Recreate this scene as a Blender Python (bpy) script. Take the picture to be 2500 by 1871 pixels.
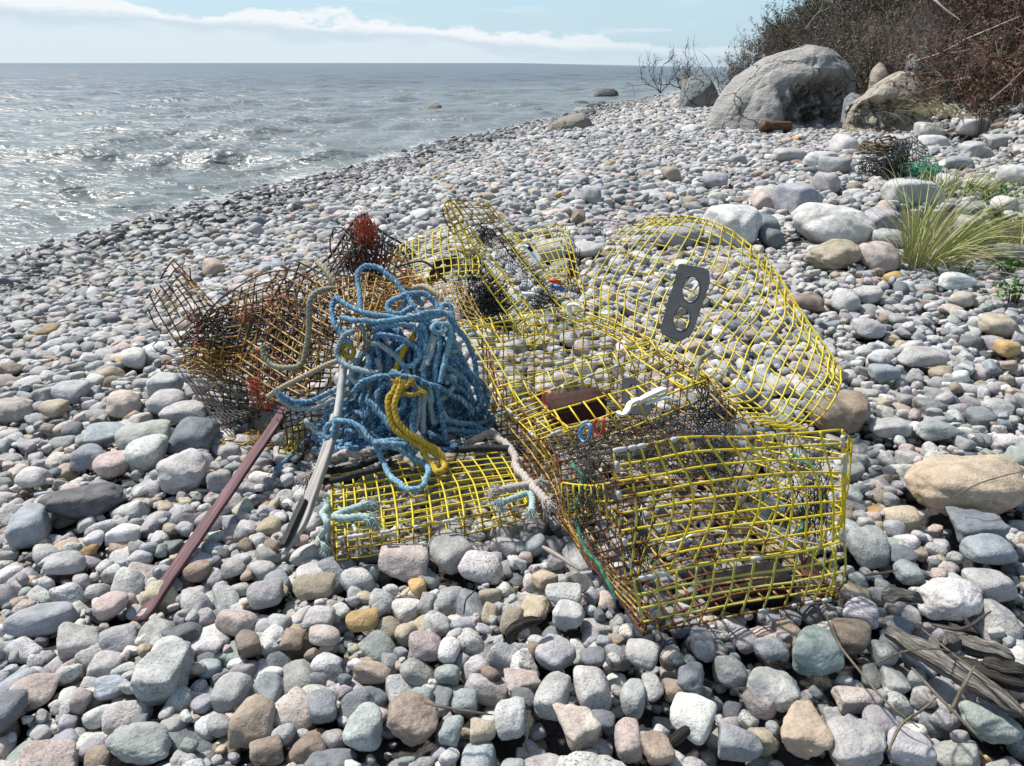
import bpy, math, random
import numpy as np
from mathutils import Vector, Matrix, Euler, noise

for o in list(bpy.data.objects):
    bpy.data.objects.remove(o)
random.seed(7)
RNG = np.random.default_rng(7)
sc = bpy.context.scene
COL = sc.collection

# ------------------------------------------------------------------ camera
CAM_H, PITCH, FPX = 1.2, math.radians(22.9), 1850.0          # photograph measured at 2500 x 1871
PW, PH = 2500.0, 1871.0
cam_data = bpy.data.cameras.new('camera')
cam = bpy.data.objects.new('camera', cam_data)
COL.objects.link(cam)
cam.location = (0, 0, CAM_H)
cam.rotation_euler = (math.pi / 2 - PITCH, 0, 0)
cam_data.sensor_fit = 'HORIZONTAL'
cam_data.sensor_width = 36.0
cam_data.lens = 36.0 * FPX / PW
cam_data.clip_start = 0.05
cam_data.clip_end = 40000
sc.camera = cam

# ------------------------------------------------------------------ sky, sun, exposure
SUN_EL, SUN_AZ = math.radians(54), math.radians(-52)
w = bpy.data.worlds.new('World')
sc.world = w
w.use_nodes = True
nt = w.node_tree
nt.nodes.clear()
N = nt.nodes.new
L = nt.links.new
out = N('ShaderNodeOutputWorld')
bg = N('ShaderNodeBackground')
bg.inputs['Strength'].default_value = 0.1
sky = N('ShaderNodeTexSky')
sky.sky_type = 'NISHITA'
sky.sun_disc = False
sky.sun_elevation = SUN_EL
sky.sun_rotation = SUN_AZ
sky.air_density = 1.0
sky.dust_density = 0.9
sky.ozone_density = 2.0
tc = N('ShaderNodeTexCoord')
sep = N('ShaderNodeSeparateXYZ')
L(tc.outputs['Generated'], sep.inputs[0])


def wmath(op, a, b=None, c=None, clamp=False):
    n = N('ShaderNodeMath')
    n.operation = op
    n.use_clamp = clamp
    for i, x in enumerate((a, b, c)):
        if x is None:
            continue
        if isinstance(x, (int, float)):
            n.inputs[i].default_value = x
        else:
            L(x, n.inputs[i])
    return n.outputs[0]


def wmap(x, a, b, lo=0.0, hi=1.0):
    n = N('ShaderNodeMapRange')
    n.interpolation_type = 'SMOOTHSTEP'
    L(x, n.inputs['Value'])
    n.inputs['From Min'].default_value = a
    n.inputs['From Max'].default_value = b
    n.inputs['To Min'].default_value = lo
    n.inputs['To Max'].default_value = hi
    return n.outputs['Result']


# a bank of low cumulus all round the horizon, pale haze under it, thin streaks above
az = wmath('ARCTAN2', sep.outputs['X'], sep.outputs['Y'])
el = sep.outputs['Z']
comb = N('ShaderNodeCombineXYZ')
L(wmath('MULTIPLY', az, 1.0), comb.inputs[0])
L(wmath('MULTIPLY', el, 2.6), comb.inputs[1])
cn = N('ShaderNodeTexNoise')
cn.inputs['Scale'].default_value = 11.0
cn.inputs['Detail'].default_value = 9.0
cn.inputs['Roughness'].default_value = 0.6
L(comb.outputs[0], cn.inputs['Vector'])
cn2 = N('ShaderNodeTexNoise')
cn2.inputs['Scale'].default_value = 3.0
cn2.inputs['Detail'].default_value = 3.0
comb3 = N('ShaderNodeCombineXYZ')
L(az, comb3.inputs[0])
comb3.inputs[2].default_value = 5.0
L(comb3.outputs[0], cn2.inputs['Vector'])
# top edge of the cloud bank falls slowly with the bearing and is lumpy
tilt = wmath('MULTIPLY', wmath('SINE', az), -0.06)
lump = wmath('MULTIPLY', wmath('SUBTRACT', cn.outputs['Fac'], 0.5), 0.075)
lump2 = wmath('MULTIPLY', wmath('SUBTRACT', cn2.outputs['Fac'], 0.5), 0.02)
top = wmath('ADD', wmath('ADD', wmath('ADD', tilt, 0.034), lump), lump2)
d = wmath('SUBTRACT', el, top)                      # <0 inside the bank
bank = wmath('MULTIPLY', wmap(d, 0.003, -0.004), wmap(az, -0.05, 0.25, 1.0, 0.45))
body = wmap(wmath('ADD', d, wmath('MULTIPLY', wmath('SUBTRACT', cn.outputs['Fac'], 0.5), 0.05)), -0.016, -0.007, 0.0, 1.0)            # bright rim, greyer belly
under = wmap(d, -0.030, -0.013, 1.0, 0.0)
comb2 = N('ShaderNodeCombineXYZ')
pz = wmath('MAXIMUM', wmath('ADD', el, 0.06), 0.03)
L(wmath('DIVIDE', sep.outputs['X'], pz), comb2.inputs[0])
L(wmath('DIVIDE', sep.outputs['Y'], pz), comb2.inputs[1])
cs = N('ShaderNodeTexNoise')
cs.inputs['Scale'].default_value = 0.55
cs.inputs['Detail'].default_value = 7.0
cs.inputs['Roughness'].default_value = 0.58
cs.inputs['Distortion'].default_value = 0.4
L(comb2.outputs[0], cs.inputs['Vector'])
high = wmath('MULTIPLY', wmap(cs.outputs['Fac'], 0.52, 0.75), 0.55)


def wmix(f, a, b):
    n = N('ShaderNodeMix')
    n.data_type = 'RGBA'
    if isinstance(f, float):
        n.inputs[0].default_value = f
    else:
        L(f, n.inputs[0])
    for i, x in ((6, a), (7, b)):
        if isinstance(x, tuple):
            n.inputs[i].default_value = (*x, 1)
        else:
            L(x, n.inputs[i])
    return n.outputs[2]


CLOUD = (7.3, 7.45, 7.6)
BELLY = (4.9, 5.8, 6.5)
HAZE = (5.7, 6.45, 6.95)
mid = wmix(wmap(el, 0.08, 0.55, 0.74, 0.22), sky.outputs[0], (4.0, 5.75, 7.0))
s1 = wmix(high, mid, CLOUD)
cl = wmix(body, BELLY, CLOUD)
cl2 = wmix(under, cl, HAZE)
s2 = wmix(wmath('MULTIPLY', bank, 0.85), s1, cl2)
L(s2, bg.inputs['Color'])
L(bg.outputs[0], out.inputs[0])

sun_d = bpy.data.lights.new('sun', 'SUN')
sun_d.energy = 5.0
sun_d.angle = math.radians(4.0)
sun_d.color = (1.0, 0.95, 0.87)
sun = bpy.data.objects.new('sun', sun_d)
COL.objects.link(sun)
sv = Vector((math.sin(SUN_AZ) * math.cos(SUN_EL), math.cos(SUN_AZ) * math.cos(SUN_EL), math.sin(SUN_EL)))
sun.rotation_euler = sv.to_track_quat('Z', 'Y').to_euler()
sun.location = sv * 60

vs = sc.view_settings
sc.display_settings.display_device = 'sRGB'
vs.view_transform = 'Standard'
vs.look = 'None'
vs.exposure = 0.38
vs.gamma = 1.0
vs.use_curve_mapping = False
cy = sc.cycles
cy.use_denoising = True
cy.max_bounces = 5
cy.diffuse_bounces = 3
cy.glossy_bounces = 3
cy.transmission_bounces = 3
cy.sample_clamp_indirect = 6
cy.sample_clamp_direct = 5
cy.caustics_reflective = False
cy.caustics_refractive = False

# ------------------------------------------------------------------ projection
CT, ST = math.cos(PITCH), math.sin(PITCH)


def ray(u, v):
    x, y = (u - PW / 2) / FPX, (PH / 2 - v) / FPX
    return np.array([x, CT + y * ST, -ST + y * CT])


def at(u, v, Y):
    """the point at forward distance Y seen at photograph pixel u, v"""
    r = ray(u, v)
    return np.array([0, 0, CAM_H]) + r * (Y / r[1])


def onz(u, v, z=0.0):
    r = ray(u, v)
    return np.array([0, 0, CAM_H]) + r * ((z - CAM_H) / r[2])


def proj(P):
    P = np.asarray(P, float)
    y, z = P[..., 1], P[..., 2] - CAM_H
    dep = y * CT - z * ST
    up = y * ST + z * CT
    return PW / 2 + FPX * P[..., 0] / dep, PH / 2 - FPX * up / dep, dep


# ------------------------------------------------------------------ the lie of the land
SEA = -0.5
_wl = [(-150, 700), (0, 640), (230, 562), (480, 492), (800, 422), (1100, 342), (1250, 310), (1350, 290), (1460, 262), (1560, 243)]
_w = np.array([onz(u, v, SEA) for u, v in _wl])
_wy = np.concatenate([[-10], _w[:, 1], [55, 75, 120]])
_sl = (_w[2, 0] - _w[0, 0]) / (_w[2, 1] - _w[0, 1])
_wx = np.concatenate([[_w[0, 0] - _sl * (_w[0, 1] + 10)], _w[:, 0], [11.5, 30, 90]])
_toe = np.array([(3.3, -10), (3.6, 2.0), (3.8, 4.6), (4.6, 6.6), (5.9, 9.0), (6.7, 11.5), (6.9, 14.0), (6.3, 17.0), (6.0, 20), (6.5, 25), (9.0, 33), (13, 40), (26, 50), (60, 80), (100, 120)])


def gh(x, y):
    x, y = np.asarray(x, float), np.asarray(y, float)
    s = (x - np.interp(y, _wy, _wx)) * 0.93
    z = np.where(s < 4.9, 0.1 * s, 0.49 + 0.03 * (s - 4.9))
    z = np.where(s < 0, 0.14 * s, z) + SEA
    z = np.maximum(z, -4.0)
    t = x - np.interp(y, _toe[:, 1], _toe[:, 0])
    tt = np.maximum(t, 0)
    hill = 8.5 * (1 - np.exp(-(tt * 0.085 + np.minimum(tt, 1.0) ** 2 * 0.03)))
    near = np.clip((y - 5.0) / 4.0, 0.12, 1)
    return z + hill * near


def soil_patch(x, y):
    c = SOILC
    e = ((x - c[0]) / 0.75) ** 2 + ((y - c[1]) / 1.25) ** 2
    e2 = e + 0.35 * np.sin(3.1 * x + 1.0) * np.sin(2.3 * y)
    return np.clip(1.6 - e2 * 1.2, 0, 1)


def shore(x, y):
    return (np.asarray(x) - np.interp(y, _wy, _wx)) * 0.93


def land_or_sea(u, v):
    p, q = ground_hit(u, v), onz(u, v, SEA)
    return p if p[2] > SEA else q


def ground_hit(u, v, dz=0.0):
    r = ray(u, v)
    o = np.array([0, 0, CAM_H])
    lo, hi = 0.3, 0.3
    for _ in range(4000):
        hi = lo * 1.02 + 0.005
        p = o + r * hi
        if p[2] < gh(p[0], p[1]) + dz:
            break
        lo = hi
        if hi > 300:
            break
    for _ in range(30):
        m = (lo + hi) / 2
        p = o + r * m
        if p[2] < gh(p[0], p[1]) + dz:
            hi = m
        else:
            lo = m
    return o + r * hi


SOILC = ground_hit(2475, 575)

# ------------------------------------------------------------------ helpers
def make_mesh(name, V, Q=None, T=None, smooth=True, attrs=None, uv=None):
    me = bpy.data.meshes.new(name)
    V = np.asarray(V, np.float32)
    nq = 0 if Q is None or len(Q) == 0 else len(Q)
    ntri = 0 if T is None or len(T) == 0 else len(T)
    me.vertices.add(len(V))
    me.vertices.foreach_set('co', V.ravel())
    loops = []
    if nq:
        loops.append(np.asarray(Q, np.int32).ravel())
    if ntri:
        loops.append(np.asarray(T, np.int32).ravel())
    lo = np.concatenate(loops)
    me.loops.add(len(lo))
    me.loops.foreach_set('vertex_index', lo)
    me.polygons.add(nq + ntri)
    st = np.concatenate([np.arange(nq) * 4, nq * 4 + np.arange(ntri) * 3]).astype(np.int32)
    me.polygons.foreach_set('loop_start', st)
    me.polygons.foreach_set('use_smooth', np.full(nq + ntri, smooth))
    if uv is not None:
        ul = me.uv_layers.new(name='UVMap')
        ul.data.foreach_set('uv', np.asarray(uv, np.float32)[lo].ravel())
    for k, a in (attrs or {}).items():
        a = np.asarray(a, np.float32)
        if a.ndim == 1:
            me.attributes.new(k, 'FLOAT', 'POINT').data.foreach_set('value', a)
        else:
            me.attributes.new(k, 'FLOAT_VECTOR', 'POINT').data.foreach_set('vector', a.ravel())
    me.update(calc_edges=True)
    me.validate()
    return me


class MB:
    def __init__(self):
        self.V, self.Q, self.T, self.A, self.U, self.n = [], [], [], [], [], 0
        self.GV, self.groove = [], False

    def add(self, V, Q=None, T=None, a=0.0, uv=None, gv=None):
        V = np.asarray(V, float)
        self.GV.append(np.ones(len(V)) if gv is None else gv)
        self.V.append(V)
        if Q is not None and len(Q):
            self.Q.append(np.asarray(Q, int) + self.n)
        if T is not None and len(T):
            self.T.append(np.asarray(T, int) + self.n)
        self.A.append(np.broadcast_to(np.asarray(a, float), (len(V),)))
        self.U.append(np.zeros((len(V), 2)) if uv is None else uv)
        self.n += len(V)

    def tube(self, P, r=0.002, sides=5, a=0.0, cap=True, ridge=None, lay=None, flat=1.0):
        P = np.asarray(P, float)
        n = len(P)
        if n < 2:
            return
        t = np.gradient(P, axis=0)
        t /= np.linalg.norm(t, axis=1)[:, None] + 1e-12
        m = np.abs(t.mean(0)) if lay is None else np.abs(t).mean(0)
        ref = np.zeros(3)
        ref[np.argmin(m)] = 1.0
        x = np.cross(t, ref)
        if lay is not None or np.min(np.linalg.norm(x, axis=1)) < 0.15:
            x = np.zeros_like(t)                     # parallel transport
            e = np.cross(t[0], ref)
            e /= np.linalg.norm(e) + 1e-12
            for i in range(n):
                e = e - t[i] * (e @ t[i])
                e /= np.linalg.norm(e) + 1e-12
                x[i] = e
        x /= np.linalg.norm(x, axis=1)[:, None] + 1e-12
        y = np.cross(t, x)
        r = np.broadcast_to(np.asarray(r, float), (n,))
        ph = np.arange(sides) * 2 * math.pi / sides
        s = np.concatenate([[0], np.cumsum(np.linalg.norm(np.diff(P, axis=0), axis=1))])
        A = ph[None, :] + 0 * s[:, None]
        R = r[:, None] * np.ones_like(A)
        if lay is not None:                          # three-strand lay: lobes that run round the rope
            gv = np.abs(np.cos(1.5 * (A - s[:, None] * lay)))
            R = R * (0.80 + 0.27 * gv ** 0.8)
            self.groove = True
        if ridge is not None:
            R = R * (1 + ridge[None, :])
            self.groove = True
        V = P[:, None, :] + R[..., None] * (np.cos(A)[..., None] * x[:, None, :] * flat + np.sin(A)[..., None] * y[:, None, :])
        V = V.reshape(-1, 3)
        i = np.arange(n - 1)[:, None] * sides
        j = np.arange(sides)[None, :]
        k = (j + 1) % sides
        Q = np.stack([i + j, i + k, i + sides + k, i + sides + j], -1).reshape(-1, 4)
        T = None
        if cap:
            T = [[0, q + 1, q] for q in range(1, sides - 1)] + [[(n - 1) * sides, (n - 1) * sides + q, (n - 1) * sides + q + 1] for q in range(1, sides - 1)]
        av = np.repeat(np.broadcast_to(np.asarray(a, float), (n,)), sides)
        U = np.stack([(A / (2 * math.pi)).ravel(), np.repeat(s, sides)], -1)
        self.add(V, Q, T, av, U, gv.ravel() if lay is not None else None)

    def box(self, c, h, R=None, a=0.0):
        s = np.array([[x, y, z] for x in (-1, 1) for y in (-1, 1) for z in (-1, 1)], float) * np.asarray(h)
        if R is not None:
            s = s @ np.asarray(R).T
        self.add(s + np.asarray(c), [[0, 1, 3, 2], [4, 6, 7, 5], [0, 4, 5, 1], [2, 3, 7, 6], [0, 2, 6, 4], [1, 5, 7, 3]], a=a)

    def build(self, name, mat, parent=None, smooth=True, attr='rust'):
        V = np.concatenate(self.V)
        me = make_mesh(name, V, np.concatenate(self.Q) if self.Q else None, np.concatenate(self.T) if self.T else None,
                       smooth, {attr: np.concatenate(self.A), **({'lay': np.concatenate(self.GV)} if self.groove else {})}, np.concatenate(self.U) if self.groove else None)
        return link(name, me, mat, parent)


def link(name, me, mat=None, parent=None, loc=None):
    o = bpy.data.objects.new(name, me)
    COL.objects.link(o)
    if mat is not None and me is not None:
        if len(me.materials) == 0:
            me.materials.append(mat)
    if loc is not None:
        o.location = loc
    if parent is not None:
        o.parent = parent
        pm = parent.matrix_basis
        if loc is None:                       # vertices were given in world space
            o.matrix_parent_inverse = (ROOTS.get(parent.name) or pm).inverted()
    return o


ROOTS = {}


def thing(name, label, cat, loc=(0, 0, 0), group=None):
    o = bpy.data.objects.new(name, None)
    COL.objects.link(o)
    o.location = Vector([float(q) for q in loc])
    o.empty_display_size = 0.1
    ROOTS[o.name] = Matrix.Translation(o.location)
    tag(o, label, cat, group)
    return o


def tag(o, label=None, cat=None, group=None, kind=None):
    if label:
        o['label'] = label
    if cat:
        o['category'] = cat
    if group:
        o['group'] = group
    if kind:
        o['kind'] = kind
    return o


def spline(P, n, closed=False):
    """Catmull-Rom through P, n samples"""
    P = np.asarray(P, float)
    if len(P) == 2:
        t = np.linspace(0, 1, n)[:, None]
        return P[0] * (1 - t) + P[1] * t
    if closed:
        E = np.concatenate([P[-1:], P, P[:2]])
        m = len(P)
    else:
        E = np.concatenate([2 * P[:1] - P[1:2], P, 2 * P[-1:] - P[-2:-1]])
        m = len(P) - 1
    t = np.linspace(0, m, n)
    if closed:
        t = np.linspace(0, m, n, endpoint=True)
    i = np.clip(t.astype(int), 0, m - 1)
    f = (t - i)
    sh = (n,) + (1,) * (P.ndim - 1)
    f = f.reshape(sh)
    a, b, c, dd = E[i], E[i + 1], E[i + 2], E[i + 3]
    return 0.5 * ((2 * b) + (-a + c) * f + (2 * a - 5 * b + 4 * c - dd) * f * f + (-a + 3 * b - 3 * c + dd) * f ** 3)


def catmull_at(P, t):
    """evaluate along axis 0 at parameters t in 0..1"""
    P = np.asarray(P, float)
    m = len(P) - 1
    t = np.asarray(t) * m
    i = np.clip(t.astype(int), 0, m - 1)
    f = (t - i).reshape((len(t),) + (1,) * (P.ndim - 1))
    if m == 1:
        return P[i] * (1 - f) + P[i + 1] * f
    E = np.concatenate([2 * P[:1] - P[1:2], P, 2 * P[-1:] - P[-2:-1]])
    a, b, c, dd = E[i], E[i + 1], E[i + 2], E[i + 3]
    return 0.5 * ((2 * b) + (-a + c) * f + (2 * a - 5 * b + 4 * c - dd) * f * f + (-a + 3 * b - 3 * c + dd) * f ** 3)


def fbm(P, scale, octaves=3, off=0.0):
    """smooth pseudo noise in numpy: sums of rotated sines, about -1..1"""
    P = np.asarray(P, float) * scale + off
    v = np.zeros(P.shape[:-1])
    amp, tot = 1.0, 0.0
    rg = np.random.default_rng(int(abs(off) * 13) % 9973 + 5)
    for o_ in range(octaves):
        for _ in range(3):
            k = rg.normal(size=3)
            k /= np.linalg.norm(k)
            k2 = rg.normal(size=3) * 0.8
            v += amp * np.sin(P @ k * 3.1 + rg.uniform(0, 6.28) + 1.3 * np.sin(P @ k2 * 2.3 + rg.uniform(0, 6.28)))
        tot += amp * 2.0
        amp *= 0.5
        P = P * 2.07
    return v / tot


# ------------------------------------------------------------------ material helpers
class Mat:
    def __init__(self, name):
        self.m = bpy.data.materials.new(name)
        self.m.use_nodes = True
        self.t = self.m.node_tree
        self.b = self.t.nodes['Principled BSDF']

    def n(self, kind, **kw):
        x = self.t.nodes.new('ShaderNode' + kind)
        for k, v in kw.items():
            if k in x.inputs:
                x.inputs[k].default_value = v
            else:
                setattr(x, k, v)
        return x

    def l(self, a, b):
        self.t.links.new(a, b)

    def math(self, op, a, b=None, clamp=False):
        x = self.n('Math', operation=op, use_clamp=clamp)
        for i, q in enumerate((a, b)):
            if q is None:
                continue
            if isinstance(q, (int, float)):
                x.inputs[i].default_value = q
            else:
                self.l(q, x.inputs[i])
        return x.outputs[0]

    def ramp(self, f, *stops, interp='LINEAR'):
        x = self.n('ValToRGB')
        x.color_ramp.interpolation = interp
        e = x.color_ramp.elements
        while len(e) < len(stops):
            e.new(0.5)
        for q, (p, c) in zip(e, stops):
            q.position = p
            q.color = (*c, 1) if len(c) == 3 else c
        self.l(f, x.inputs[0])
        return x.outputs[0]

    def rng(self, f, a, b, lo=0.0, hi=1.0):
        x = self.n('MapRange')
        self.l(f, x.inputs[0])
        for k, v in zip(('From Min', 'From Max', 'To Min', 'To Max'), (a, b, lo, hi)):
            x.inputs[k].default_value = v
        return x.outputs[0]

    def mix(self, f, a, b, blend='MIX'):
        x = self.n('Mix', data_type='RGBA', blend_type=blend)
        for i, q in ((0, f), (6, a), (7, b)):
            if isinstance(q, (int, float)):
                x.inputs[i].default_value = q
            elif isinstance(q, tuple):
                x.inputs[i].default_value = (*q, 1)
            else:
                self.l(q, x.inputs[i])
        return x.outputs[2]

    def noise(self, vec, scale, detail=3.0, rough=0.55, dist=0.0):
        x = self.n('TexNoise')
        x.inputs['Scale'].default_value = scale
        x.inputs['Detail'].default_value = detail
        x.inputs['Roughness'].default_value = rough
        x.inputs['Distortion'].default_value = dist
        if vec is not None:
            self.l(vec, x.inputs['Vector'])
        return x.outputs['Fac']

    def bump(self, h, strength=0.5, dist=0.01, nrm=None):
        x = self.n('Bump')
        x.inputs['Strength'].default_value = strength
        x.inputs['Distance'].default_value = dist
        self.l(h, x.inputs['Height'])
        if nrm is not None:
            self.l(nrm, x.inputs['Normal'])
        return x.outputs[0]

    def set(self, color=None, rough=None, normal=None, metal=None, spec=None):
        for k, v in (('Base Color', color), ('Roughness', rough), ('Normal', normal), ('Metallic', metal), ('Specular IOR Level', spec)):
            if v is None:
                continue
            if isinstance(v, (int, float)):
                self.b.inputs[k].default_value = v
            elif isinstance(v, tuple):
                self.b.inputs[k].default_value = (*v, 1)
            else:
                self.l(v, self.b.inputs[k])
        return self.m


def stone_material(name, kind):
    M = Mat(name)
    ac = M.n('Attribute', attribute_type=kind, attribute_name='rock_col')
    ap = M.n('Attribute', attribute_type=kind, attribute_name='rock_par')
    sp = M.n('SeparateXYZ')
    M.l(ap.outputs['Vector'], sp.inputs[0])
    speck, band, wet = sp.outputs
    geo = M.n('NewGeometry')
    tcn = M.n('TexCoord')
    info = M.n('ObjectInfo')
    pos = geo.outputs['Position']
    # rotate the speckle field stone by stone
    off = M.n('VectorMath', operation='MULTIPLY_ADD')
    M.l(info.outputs['Random'], off.inputs[0])
    off.inputs[1].default_value = (37, 53, 71)
    M.l(pos, off.inputs[2])
    P = off.outputs[0]
    n1 = M.noise(P, 190, 4, 0.7)
    n2 = M.noise(P, 75, 4, 0.65)
    n3 = M.noise(P, 20, 4, 0.65)
    dark = M.math('MULTIPLY', M.rng(n1, 0.52, 0.63), speck, True)
    light = M.math('MULTIPLY', M.rng(n2, 0.55, 0.75), M.math('MULTIPLY', speck, 0.6))
    # gneiss banding in the stone's own frame
    ob = M.n('VectorMath', operation='MULTIPLY_ADD')
    M.l(info.outputs['Random'], ob.inputs[0])
    ob.inputs[1].default_value = (17, 29, 13)
    M.l(tcn.outputs['Object'], ob.inputs[2])
    mp = M.n('Mapping')
    M.l(ob.outputs[0], mp.inputs[0])
    mp.inputs['Rotation'].default_value = (0.5, 0.35, 0.6)
    mp.inputs['Scale'].default_value = (0.9, 1.5, 7.5)
    nb = M.noise(mp.outputs[0], 1.6, 5, 0.62, 0.8)
    bd = M.math('MULTIPLY', M.rng(nb, 0.46, 0.66), band, True)
    c = M.mix(M.math('MULTIPLY', n3, 0.5), ac.outputs['Color'], M.mix(0.5, ac.outputs['Color'], (0.38, 0.36, 0.34)))
    hsv = M.n('HueSaturation')
    M.l(c, hsv.inputs['Color'])
    M.l(M.rng(n3, 0.3, 0.7, 0.68, 1.25), hsv.inputs['Value'])
    c = hsv.outputs[0]
    c = M.mix(M.math('MULTIPLY', bd, 0.7), c, M.mix(0.75, c, (0.05, 0.05, 0.055)))
    c = M.mix(light, c, (0.62, 0.6, 0.58))
    c = M.mix(M.math('MULTIPLY', dark, 0.85), c, (0.055, 0.055, 0.06))
    # sparse pale quartz veins
    vn = M.noise(ob.outputs[0], 0.9, 2, 0.5, 0.6)
    vein = M.math('MULTIPLY', M.math('SUBTRACT', 1.0, M.math('MULTIPLY', M.math('ABSOLUTE', M.math('SUBTRACT', vn, 0.62)), 60.0), True), 0.10)
    c = M.mix(vein, c, (0.6, 0.58, 0.55))
    c = M.mix(wet, c, M.mix(0.62, c, (0.02, 0.02, 0.02)))
    h = M.math('ADD', M.math('MULTIPLY', n1, 0.5), M.math('ADD', n2, M.math('MULTIPLY', n3, 1.6)))
    nm = M.bump(h, 0.75, 0.006)
    return M.set(c, M.rng(wet, 0, 1, 0.72, 0.3), nm, spec=0.4)


MAT_STONE_I = stone_material('shingle_stone', 'INSTANCER')
MAT_STONE_O = stone_material('cobble_stone', 'OBJECT')


# ------------------------------------------------------------------ ground sheet, bank and sea
def build_ground():
    xs = np.concatenate([np.linspace(-60, -12, 14)[:-1], np.linspace(-12, 16, 150), np.linspace(16, 70, 40)[1:]])
    ys = np.concatenate([np.linspace(-6, 40, 190), np.linspace(40, 130, 40)[1:]])
    X, Y = np.meshgrid(xs, ys, indexing='ij')
    Z = gh(X, Y) - 0.09 + 0.08 * soil_patch(X, Y)
    t = X - np.interp(Y, _toe[:, 1], _toe[:, 0])
    P = np.stack([X, Y, Z], -1)
    k = np.clip(t, 0, 1.5) / 1.5
    P[..., 2] += k * 0.25 * fbm(P, 0.9, 4, 3.0)
    n, m = X.shape
    i = np.arange(n - 1)[:, None] * m
    j = np.arange(m - 1)[None, :]
    Q = np.stack([i + j, i + m + j, i + m + j + 1, i + j + 1], -1).reshape(-1, 4)
    soil = np.maximum(np.clip((t + 0.1) / 0.5, 0, 1), soil_patch(X, Y))
    me = make_mesh('beach', P.reshape(-1, 3), Q, None, True, {'soil': soil.ravel()})
    M = Mat('gravel_and_soil')
    geo = M.n('NewGeometry')
    p = geo.outputs['Position']
    a = M.n('Attribute', attribute_name='soil')
    n1 = M.noise(p, 60, 4, 0.7)
    n2 = M.noise(p, 3, 4, 0.6)
    grav = M.ramp(n1, (0.3, (0.02, 0.02, 0.02)), (0.7, (0.10, 0.097, 0.093)))
    so = M.ramp(n2, (0.3, (0.02, 0.015, 0.011)), (0.55, (0.05, 0.037, 0.025)), (0.8, (0.11, 0.08, 0.05)))
    so = M.mix(M.rng(n1, 0.4, 0.8, 0, 0.5), so, (0.14, 0.105, 0.07))
    c = M.mix(a.outputs['Fac'], grav, so)
    link('beach', me, M.set(c, 0.95, M.bump(n1, 0.8, 0.03)))['kind'] = 'structure'


build_ground()


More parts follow.
